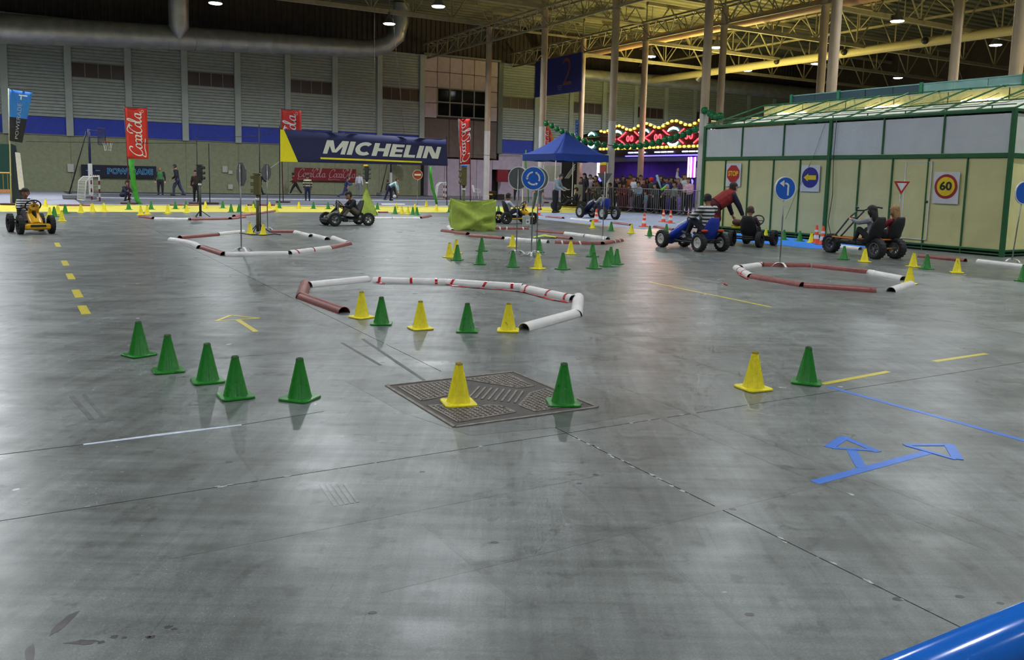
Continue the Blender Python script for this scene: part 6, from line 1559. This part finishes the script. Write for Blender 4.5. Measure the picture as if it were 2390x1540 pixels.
# dark kart with yellow arm
R_, F_ = HV(14.26, 14.02), HV(15.14, 14.42)
dk = kart('dark pedal kart with a yellow arm being steadied by the man', R_, F_, .66, .18, dict(frame=(28, 26, 28), body=(206, 196, 40), bumper=False), rim=(36, 34, 36), fair='none')
MB().bbox((-.36, .12, .44), (.44, .08, .04), .01).bbox((-.42, .12, .40), (.26, .22, .05), .02).build('yellow_arm', mat('kart_yellow', (214, 204, 40), .4), dk)
MB().sphere((-.42, .05, .52), (.13, .10, .08), 10, 7).build('round_pad', mat('pad_brown', (84, 46, 44), .6), dk)
p, d = rider(R_, F_, .25)
person('small child in a purple jacket on the dark kart', p, d, 1.18, 'sit', top=(74, 44, 66), bottom=(44, 36, 52), hair=(70, 46, 40), kid=True, seat=.24, vox=.018)
pp = H(14.30, 15.15)
person('man in a red quilted vest bending over the dark kart', (pp.x, pp.y), tuple(E1 * .95 - E2 * .25)[:2], 1.76, 'bend_reach', top=(36, 34, 56), bottom=(70, 20, 28), vest=(128, 30, 30), hair=(40, 28, 26), vox=.02, bulk=1.5, coat=.14)
# three wheeler with two seats
R_, F_ = HV(14.90, 10.83), HV(15.02, 12.26)
tk = kart('three wheeled orange pedal kart with two black seats', R_, F_, .56, .205, dict(frame=(196, 120, 40), body=(30, 30, 32)), 'spoke', (104, 106, 110), kind='trike', ww=.17)
for ch in list(tk.children):
    if ch.name.startswith(('seat',)): bpy.data.objects.remove(ch)
yr, yf = -.717, .717
fr_ = MB()
for s in (-1, 1):
    fr_.tube([(s * .09, yf, .205), (s * .10, yf - .25, .46), (s * .12, yf - .55, .78), (s * .10, yf - .72, .92)], .018, 8)
fr_.tube([(-.12, yf - .55, .78), (.12, yf - .55, .78)], .014, 6); fr_.build('fork', mat('fork_grey', (92, 98, 100), .4, .5), tk, True)
hb = MB(); hb.tube([(-.34, yf - .98, 1.00), (-.26, yf - .86, 1.02), (-.1, yf - .72, .94), (.1, yf - .72, .94), (.26, yf - .86, 1.02), (.34, yf - .98, 1.00)], .015, 8); hb.build('handlebar', M_BLACK, tk, True)
of = MB()
for s in (-1, 1): of.tube([(s * .14, yf - .15, .36), (s * .20, 0, .36), (s * .24, yr + .1, .38)], .018, 8); of.tube([(s * .24, yr + .1, .38), (s * .22, yr - .12, .30), (s * .22, yr - .12, .18)], .014, 6)
of.tube([(-.3, yr + .35, .36), (.3, yr + .35, .36)], .018, 8); of.tube([(-.3, yr + .05, .38), (.3, yr + .05, .38)], .018, 8); of.build('orange_rails', mat('rail_orange', (198, 118, 36), .45), tk, True)
for x in (-.27, .27):
    sb = MB(); bucket_seat(sb, .36, .50, yr + .10, .34, .03); s_ = link('seat', sharp(sb.mesh('seat', M_SEATB), 60), tk, (x, 0, 0))
    MB().bbox((0, yr - .075, .70), (.10, .004, .018), .001).build('gold_print', mat('gold_print', (150, 110, 50), .5), s_)
MB().bbox((0, .1, .27), (.16, .7, .10), .03).build('chain_case', M_BLACK, tk)
a_, b_ = Vector(R_), Vector(F_); dv = (b_ - a_).normalized(); sd = Vector((dv.y, -dv.x))
for s, lab, kw in ((-1, 'dark haired child in a grey jumper steering the three wheeler', dict(top=(128, 130, 140), bottom=(26, 26, 30), hairlong=True, hair=(26, 20, 22), pose='sit_reach')), (1, 'fair haired child in a maroon shirt on the three wheeler', dict(top=(132, 36, 60), bottom=(26, 26, 30), hairlong=True, hair=(146, 112, 70), pose='sit', long_sleeve=False))):
    p_ = a_ + dv * .12 + sd * s * .27; pose = kw.pop('pose')
    person(lab, (p_.x, p_.y), (dv.x, dv.y), 1.26, pose, kid=True, seat=.33, vox=.018, **kw)
for s in (1,):
    pass

# ------------------------------------------------------------------ people on the court
def stand_at(x, y): p = G(x, y); return (p.x, p.y)
Lft, Rgt, Tow, Awy = (-1, 0, 0), (1, 0, 0), (0, -1, 0), (0, 1, 0)
person('man in a green vest standing by the wall banner', stand_at(375, 455), (.3, -1, 0), 1.66, 'stand', top=(40, 44, 44), bottom=(34, 34, 44), vest=(66, 122, 70), hair=(120, 104, 80))
person('man in a dark jersey and jeans walking left on the court', stand_at(415, 457), (-1, -.1, 0), 1.86, 'walk', top=(30, 30, 44), bottom=(50, 56, 84))
person('child in dark clothes crouching on the court', stand_at(287, 469), (1, -.3, 0), 1.42, 'crouch', top=(44, 46, 66), bottom=(44, 48, 66), kid=True)
person('child in brown behind the left traffic light', stand_at(459, 470), (.2, -1, 0), 1.48, 'stand', top=(66, 46, 44), bottom=(34, 32, 40), kid=True)
person('person in dark clothes behind the tall traffic light pole', stand_at(606, 455), (.6, .8, 0), 1.60, 'stride', top=(34, 30, 40), bottom=(32, 34, 50))
person('person in a red top running on the court', stand_at(690, 454), (-1, .1, 0), 1.62, 'stride', top=(128, 36, 46), bottom=(38, 38, 48), long_sleeve=True, shoes=(180, 180, 150))
person('child in a black and cream striped jumper on the court', stand_at(718, 469), (-.3, 1, 0), 1.40, 'stand', top=(60, 60, 50), bottom=(44, 52, 84), kid=True, hair=(70, 30, 34), stripes=((40, 42, 44), (190, 184, 150), .14))
person('child in navy running across the court', stand_at(806, 466), (1, .2, 0), 1.42, 'run', top=(38, 44, 92), bottom=(40, 46, 86), kid=True)
person('person in a white shirt and grey trousers behind a traffic light', stand_at(838, 458), (.4, 1, 0), 1.62, 'stand', top=(196, 200, 214), bottom=(120, 124, 130), hair=(90, 92, 80))
person('person in a pale jersey bending forward with a ball', stand_at(908, 468), (1, -.1, 0), 1.62, 'bend', top=(150, 180, 180), bottom=(30, 34, 56))
person('person in dark trousers bending beside the ball', stand_at(918, 462), (-1, .2, 0), 1.42, 'bend', top=(40, 40, 50), bottom=(30, 34, 50))
bp = G(921, 463); tag(MB().sphere((0, 0, .12), .12, 14, 10).build('ball', mat('ball_white', (190, 190, 186), .5, var=.4, scale=18), None, True, bp), 'white and dark football between two players', 'ball')
person('person in dark trousers behind the left grey sign back', stand_at(1205, 468), (0, -1, 0), 1.66, 'stand', top=(60, 52, 56), bottom=(26, 26, 36))
person('person in jeans behind the roundabout sign pole', stand_at(1253, 490), (.2, -1, 0), 1.72, 'walk', top=(70, 74, 80), bottom=(70, 90, 112), shoes=(30, 30, 36))
person('man in a grey jumper looking down beside the gazebo pole', stand_at(1295, 497), (.9, -.35, 0), 1.80, 'look_down', top=(140, 154, 162), bottom=(24, 26, 32), hair=(30, 26, 26), skin=3)

# ------------------------------------------------------------------ crowd behind the barriers
def crowd(label, x, ytop, u, h=None, **kw):
    p = on_u(x, ytop, u); hh = max(.85, min(1.9, p.z)) if h is None else h
    face = -E1 + E2 * random.uniform(-.35, .35)
    person(label, (p.x, p.y), (face.x, face.y), hh, kw.pop('pose', 'stand'), group='spectators behind the barriers', **kw)
DK = (26, 24, 30)
crowd('spectator in a wide black coat with long dark hair at the left of the crowd', 1367, 402, 26.2, top=DK, bottom=DK, hairlong=True, hood=(22, 20, 26), coat=.25)
crowd('spectator with a white collar behind the black coat', 1380, 405, 27.2, top=(150, 140, 150), bottom=(40, 38, 46))
crowd('dark spectator below the neon tubes', 1393, 408, 26.6, top=(34, 30, 36), bottom=DK, hairlong=True)
crowd('child in brown leaning at the left end of the barriers', 1391, 423, 25.4, top=(84, 74, 56), bottom=(80, 78, 50), kid=True, pose='hands_front')
crowd('child in a grey green vest holding the barrier', 1402, 421, 25.4, top=(112, 120, 108), bottom=(60, 62, 60), kid=True, pose='lean_rail')
crowd('dark haired spectator right of the give way sign back', 1433, 413, 26.4, top=(28, 26, 32), bottom=DK, hairlong=True)
crowd('child in black holding white papers at the barrier', 1427, 427, 25.4, top=(40, 38, 42), bottom=(36, 36, 40), kid=True, pose='hands_front')
crowd('boy with his arms on the barrier rail, left one', 1451, 425, 25.3, top=(110, 40, 54), bottom=(100, 40, 54), kid=True, pose='lean_rail')
crowd('boy with his arms on the barrier rail, right one', 1461.5, 427, 25.3, top=(124, 44, 58), bottom=(90, 38, 50), kid=True, pose='lean_rail')
crowd('spectator with dark curly hair below the rear column', 1457, 408, 26.6, top=(56, 54, 44), bottom=DK, hairlong=True)
crowd('spectator peering left beside the dark curly hair', 1447, 412, 27.2, top=(90, 84, 90), bottom=DK)
crowd('tall man in an orange brown shirt by the rear column', 1474.5, 403, 26.4, top=(150, 84, 40), bottom=(60, 54, 60), skin=1)
crowd('spectator in a white shirt with long dark hair', 1483, 409, 25.9, top=(206, 210, 224), bottom=(60, 58, 70), hairlong=True)
crowd('maroon haired child holding the rail, seen from above', 1475, 432, 25.2, top=(96, 34, 48), bottom=(150, 110, 150), hair=(98, 40, 50), kid=True, pose='lean_rail')
crowd('man in a beige top with short dark hair', 1497.5, 406, 26.8, top=(176, 140, 124), bottom=(50, 48, 56))
crowd('boy in a pale blue vest at the barrier', 1493, 424, 25.3, top=(150, 178, 206), bottom=(50, 54, 70), kid=True, pose='hands_front')
crowd('spectator in a dark maroon coat in the middle of the crowd', 1506, 415, 26.0, top=(64, 26, 34), bottom=DK, hairlong=True, hair=(40, 20, 24))
crowd('toddler with a light blue scarf behind the bars', 1508, 446, 25.2, h=.98, top=(120, 160, 176), bottom=(150, 140, 170), kid=True)
crowd('spectator in a bright red cap', 1523, 413, 26.0, top=(44, 60, 50), bottom=DK, hat=(214, 52, 34))
crowd('child in dark green below the red cap', 1532, 428, 25.4, top=(34, 44, 40), bottom=(40, 38, 44), kid=True, pose='hands_front')
crowd('dark haired spectator right of the pale stick', 1545, 406, 26.4, top=(28, 28, 36), bottom=DK, hairlong=True)
crowd('man in a royal blue jacket in the right of the crowd', 1558, 412, 25.9, top=(44, 54, 126), bottom=DK)
crowd('child in a grey pointed hood pressed to the barrier', 1562, 430, 25.3, top=(96, 96, 88), bottom=(70, 60, 120), kid=True, pose='lean_rail', hood=(150, 156, 168))
crowd('spectator in black behind the royal blue jacket', 1571, 410, 26.6, top=(26, 24, 30), bottom=DK, hairlong=True)
crowd('child in pale grey looking through the crowd', 1577, 424, 25.8, top=(130, 140, 136), bottom=(60, 56, 66), kid=True)
crowd('spectator in a mauve headscarf', 1586, 413, 26.2, top=(96, 66, 96), bottom=(60, 44, 66), hood=(130, 96, 128))
crowd('tall person with a raised white sleeve at the right of the crowd', 1601, 397, 26.8, top=(196, 206, 200), bottom=(40, 44, 40), pose='wave')
crowd('woman in a pink top at the right end of the barriers', 1611, 412, 25.5, top=(214, 168, 190), bottom=(40, 34, 44), hair=(50, 28, 26), hairlong=True, pose='hands_front')
crowd('small child in purple behind the right barrier', 1586, 452, 25.3, h=.95, top=(120, 84, 176), bottom=(130, 96, 180), kid=True)
for i, (x, y, u) in enumerate(((1359, 411, 26.8), (1373, 413, 27.4), (1386, 412, 27.6), (1413, 410, 27.2), (1421, 415, 26.9), (1441, 413, 27.5), (1467, 412, 27.6), (1490, 412, 27.6), (1514, 413, 27.3), (1537, 412, 27.5), (1551, 411, 27.6), (1565, 415, 27.4), (1580, 413, 27.5), (1594, 409, 27.6))):
    c_ = [(30, 28, 34), (44, 30, 36), (34, 36, 48), (52, 46, 44)][i % 4]
    crowd('%s dark figure from the left in the rear row of the crowd' % ORD[i], x, y, u, top=c_, bottom=DK, hairlong=i % 2 == 0)
# pale stick and lime toy held in the crowd
p0, p1 = on_u(1533, 409, 25.2), on_u(1543, 440, 25.2)
tag(MB().tube([(0, 0, 0), tuple(p1 - p0)], [.06, .035], 8).build('inflatable_stick', mat('pale_blue_stick', (130, 170, 196), .5), None, True, p0), 'pale blue inflatable stick held above the crowd', 'toy')
p0 = on_u(1544, 443, 24.5)
tag(MB().tube([(0, 0, 0), tuple(E2 * -.12 + Vector((0, 0, .05))), tuple(E2 * -.25 + Vector((0, 0, .16)))], [.05, .06, .04], 8).build('lime_toy', mat('lime_toy', (130, 214, 40), .4), None, True, p0), 'lime green toy held over the barrier', 'toy')

# ------------------------------------------------------------------ crowd control barriers
M_BAR = mat('galvanised_barrier', (140, 140, 148), .4, .6)
BW, BH = 2.15, 1.10
ob = MB(); R0 = .10
pth = [(0, 0, .12), (0, 0, BH - R0)] + [(R0 - math.cos(a) * R0, 0, BH - R0 + math.sin(a) * R0) for a in (.5, 1.0, 1.5)] + [(BW - R0 + math.sin(a) * R0, 0, BH - R0 + math.cos(a) * R0) for a in (.1, .6, 1.1)] + [(BW, 0, BH - R0), (BW, 0, .12)]
ob.tube(pth, .020, 8); ob.tube([(0, 0, .2), (BW, 0, .2)], .017, 8)
FRM = ob.mesh('frame', M_BAR, True); BARM = MB().cyl((0, 0, .2), (0, 0, BH), .008, n=6).mesh('upright_bar', M_BAR)
FT = MB().tube([(0, -.30, .01), (0, -.24, .02), (0, 0, .14), (0, .24, .02), (0, .30, .01)], .016, 6).mesh('foot', M_BAR, True)
def barrier(label, u, v0, rz=RZ_BOOTH, n=15):
    t = thing('crowd_barrier', label, 'barrier', H(u, v0), rz, 'crowd control barriers')
    link('frame', FRM, t)
    for i in range(1, n): link('upright_bar', BARM, t, (BW * i / n, 0, 0))
    for x in (.22, BW - .22): link('foot', FT, t, (x, 0, 0))
vv = 35.4
for i, lab in enumerate(('leftmost crowd barrier by the waiting kart', 'second crowd barrier from the left behind the dark blue kart', 'third crowd barrier from the left in front of the boys', 'fourth crowd barrier from the left below the red cap', 'rightmost crowd barrier in front of the pink top')):
    barrier(lab, 24.75 - .03 * (i % 2), vv - i * 1.72 * 1.0)
# yellow barrier and green board at the far left edge
t = thing('yellow_barricade', 'yellow barrier rail at the left edge', 'barrier', H(-1.75, 50.5), A30)
MB().tube([(-2.2, 0, .05), (-2.2, 0, .95), (-2.05, 0, 1.1), (1.0, 0, 1.1), (1.15, 0, .95), (1.15, 0, .05)], .045, 8).build('frame', mat('ochre_tube', (190, 150, 70), .5), t, True)
yb = MB().cyl((0, 0, .25), (0, 0, 1.08), .02, n=6).mesh('upright_bar', mat('ochre_bar', (130, 106, 50), .5))
for i in range(16): link('upright_bar', yb, t, (-2.1 + i * .2, 0, 0))
MB().bbox((-.5, 0, .16), (3.2, .06, .2), .01).build('skirt_board', mat('ochre_skirt', (176, 124, 72), .6), t)
upright('green_board', 'dark green board standing behind the yellow barrier', 'panel', -2.3, 54.5, 3.4, 2.65, mat('board_green', (18, 66, 52), .7))
# leaning inflatable post beside the sports drink flag
pb = [on_v(x, y, 36.8) for x, y in ((24, 335), (36, 335), (57, 474), (27, 474))]; o = Vector((pb[3].x, pb[3].y, 0))
t = thing('padded_post', 'slanting navy and white padded post below the blue flag', 'padding', o)
def slab_from(name, px, v, m, th):
    P = [on_v(x, y, v) - o for x, y in px]; P2 = [q + E2 * th for q in P]
    MB().add([tuple(q) for q in P + P2], [(0, 1, 2, 3), (7, 6, 5, 4), (0, 4, 5, 1), (1, 5, 6, 2), (2, 6, 7, 3), (3, 7, 4, 0)]).build(name, m, t)
slab_from('navy_pad', ((25, 335), (37, 340), (58, 473), (28, 475)), 36.8, mat('pad_navy', (24, 40, 62), .6), .4)
slab_from('white_pad', ((35, 355), (47, 357), (57, 442), (44, 443)), 36.65, mat('pad_lavender', (214, 212, 232), .6), .12)
# ------------------------------------------------------------------ court equipment
M_GRED = mat('goal_red', (118, 34, 44), .5)
def goal(label, foot, rz, w, h=1.08, dpt=.6):
    t = thing('small_goal', label, 'goal', G(*foot), rz, 'small striped goals')
    for x in (0, w):
        for k in range(6): MB().box((x, 0, h * (k + .5) / 6), (.06, .06, h / 6)).build('post_segment', M_GRED if k % 2 == 0 else M_WHITE, t)
    for k in range(8): MB().box((w * (k + .5) / 8, 0, h + .03), (w / 8, .06, .06)).build('bar_segment', M_WHITE if k % 2 == 0 else M_GRED, t)
    for x in (0, w): MB().tube([(x, 0, h), (x, dpt * .55, h - .02), (x, dpt * .85, h * .8), (x, dpt, .03), (x, 0, .03)], .022, 6).build('side_frame', M_WHITE, t, True)
    MB().tube([(0, dpt, .03), (w, dpt, .03)], .022, 6).build('rear_bar', M_WHITE, t)
    nt = MB()
    sec = [(0, h), (dpt * .55, h - .02), (dpt * .85, h * .8), (dpt * .93, h * .4), (dpt, .03)]
    for i in range(int(w / .11) + 1): nt.tube([(i * .11, y, z) for y, z in sec], .006, 4)
    for k in range(14):
        s = k / 13 * 4; q = min(3, int(s)); f_ = s - q; y = sec[q][0] + (sec[q + 1][0] - sec[q][0]) * f_; z = sec[q][1] + (sec[q + 1][1] - sec[q][1]) * f_
        nt.cyl((0, y, z), (w, y, z), .006, n=4)
    for x in (0, w):
        for k in range(7): nt.cyl((x, 0, h * (k + .5) / 7), (x, dpt * (1 - .15 * k / 7), h * (k + .5) / 7), .005, n=4)
    n_ = nt.build('net', mat('net_white', (196, 198, 186), .8), t); n_['kind'] = 'stuff'
    return t
goal('small striped goal with a white net left of the crouching child', (233, 470), A30 + PI * .5 + .15, 1.5)
goal('small striped goal in front of the lilac wall', (1041, 466), A30 + PI * .5 - .35, 1.6)
def hoop_stand(label, foot, rz, hgt=3.1):
    t = thing('basketball_stand', label, 'basketball hoop', G(*foot), rz, 'basketball stands')
    navy = mat('stand_navy', (34, 38, 84), .5)
    MB().cyl((0, 0, 1.6), (0, 0, hgt), .055, n=10).build('upper_post', navy, t, True); MB().bbox((0, 0, .9), (.16, .16, 1.5), .03).build('white_pad', M_WHITE, t)
    MB().tube([(-.1, 0, hgt - .1), (-.55, 0, 1.6), (-.95, 0, .25)], .03, 8).build('back_stay', M_BLACK, t, True)
    MB().bbox((-.5, 0, .12), (1.3, .6, .22), .03).build('base', mat('stand_base', (120, 122, 128), .6), t)
    for z in (hgt - .05, hgt - .35): MB().cyl((0, 0, z), (.52, 0, z - .02), .025, n=8).build('arm', navy, t)
    bb = MB()
    for a, b in (((.55, -.45, hgt + .05), (.55, .45, hgt + .05)), ((.55, -.45, hgt - .68), (.55, .45, hgt - .68)), ((.55, -.45, hgt - .68), (.55, -.45, hgt + .05)), ((.55, .45, hgt - .68), (.55, .45, hgt + .05))): bb.cyl(a, b, .025, n=6)
    bb.build('board_frame', navy, t); MB().box((.55, 0, hgt - .31), (.015, .86, .68)).build('clear_board', mat('clear_board', (230, 235, 235), .1, trans=1.0), t)
    MB().tube([(.80 + math.cos(a) * .22, math.sin(a) * .22, hgt - .55) for a in [2 * PI * i / 16 for i in range(16)]], .015, 6, closed=True).build('hoop', mat('hoop_orange', (190, 70, 40), .5), t, True)
    nt = MB()
    for i in range(10): a = 2 * PI * i / 10; nt.cyl((.80 + math.cos(a) * .22, math.sin(a) * .22, hgt - .55), (.80 + math.cos(a + .5) * .13, math.sin(a + .5) * .13, hgt - .95), .008, n=4)
    nt.build('hoop_net', M_WHITE, t)['kind'] = 'stuff'
hoop_stand('basketball stand with a navy post left of the red flag', (213, 466), .12, 3.2)
hoop_stand('basketball stand with white pads behind the bending players', (912, 457), .9, 3.1)
# white garden chair by the far column
cp = G(1112, 463); t = thing('garden_chair', 'white plastic chair beside the far white column', 'chair', cp, -PI / 2 - .3)
MB().bbox((0, 0, .43), (.44, .44, .03), .01).build('seat', M_WHITE, t); MB().shell([[(-.2, -.2, .45), (.2, -.2, .45)], [(-.21, -.26, .7), (.21, -.26, .7)], [(-.19, -.32, .92), (.19, -.32, .92)]], (0, .02, 0)).build('backrest', M_WHITE, t)
for x in (-.19, .19):
    for y in (-.18, .18): MB().cyl((x * 1.15, y * 1.25, 0), (x, y, .43), .018, n=6).build('leg', M_WHITE, t)
    MB().tube([(x * 1.1, -.24, .66), (x * 1.15, .16, .64), (x * 1.1, .2, .43)], .016, 6).build('armrest', M_WHITE, t)
for (x, y, w_, h_, lab) in ((1143, 465, .75, .55, 'black crate with a yellow mark beside the far column'), (1165, 466, .55, .38, 'low black crate right of the taller crate')):
    t = thing('crate', lab, 'crate', G(x, y), A30, 'black crates'); MB().bbox((0, 0, h_ / 2), (w_, .5, h_), .03).build('case', M_BLACK, t)
    MB().bbox((0, 0, h_ - .04), (w_ + .02, .52, .05), .01).build('lid', mat('crate_lid', (44, 44, 40), .5), t)
    if w_ > .6: MB().box((-.08, -.255, h_ * .62), (.3, .01, .09)).build('yellow_mark', M_SYEL, t)
# net posts and cords
def net_post(label, foot, ytop, v):
    p = on_v(*foot, v); q = on_v(foot[0] - 2, ytop, v); t = thing('net_post', label, 'post', (p.x, p.y, 0), A30, 'thin net posts')
    MB().cyl((0, 0, .05), (0, 0, q.z), .02, n=8).build('post', M_BLACK, t, True); MB().bbox((0, 0, .05), (.7, .3, .1), .01).build('base_plate', mat('base_dark', (56, 40, 44), .6), t)
net_post('thin black net post left of the octagonal sign', (490, 478), 335, 37.9); net_post('thin black post behind the left traffic light', (462, 479), 318, 37.8)
def cord(label, pts, r=.012, c_=(30, 30, 32)): 
    o = pts[0].copy(); tag(MB().tube([p - o for p in pts], r, 5).build('cord', mat('cord_%d' % c_[0], c_, .7), None, False, o), label, 'cord', 'cords and wires')
cord('dark cord stretched along the left part of the court', [on_v(60, 330, 37.9), on_v(200, 332, 37.9), on_v(345, 334, 37.9), on_v(460, 334, 37.9)])
cord('dark cord between the net posts and the wide banner', [on_v(462, 320, 37.9), on_v(520, 320, 37.9), on_v(600, 318, 37.9), on_v(652, 303, 38.5)])
cord('dark cord from the narrow flag to the gazebo', [on_v(1098, 360, 39.6), on_v(1150, 363, 39.0), on_v(1216, 364, 38.0)])
cord('thin grey rope from the banner corner to the traffic light', [on_v(652, 377, 38.5), G(603, 543) + Vector((0, 0, 1.31))], .008, (150, 150, 146))
cord('straight wire hanging from the roof to the banner', [on_v(874, 315, 38.7), on_v(874, -30, 38.7)], .008, (120, 120, 112))
cord('slanting wire hanging from the lamp to the banner', [on_v(944, 318, 38.7), on_v(914, 10, 38.7)], .006, (110, 104, 100))
cord('black cable coiled round the foot of the traffic light pole', [G(560, 545) + Vector((0, 0, .012)), G(590, 549) + Vector((0, 0, .012)), G(615, 550) + Vector((0, 0, .012)), G(640, 547) + Vector((0, 0, .012)), G(655, 549) + Vector((0, 0, .012))], .012)
finish_people()
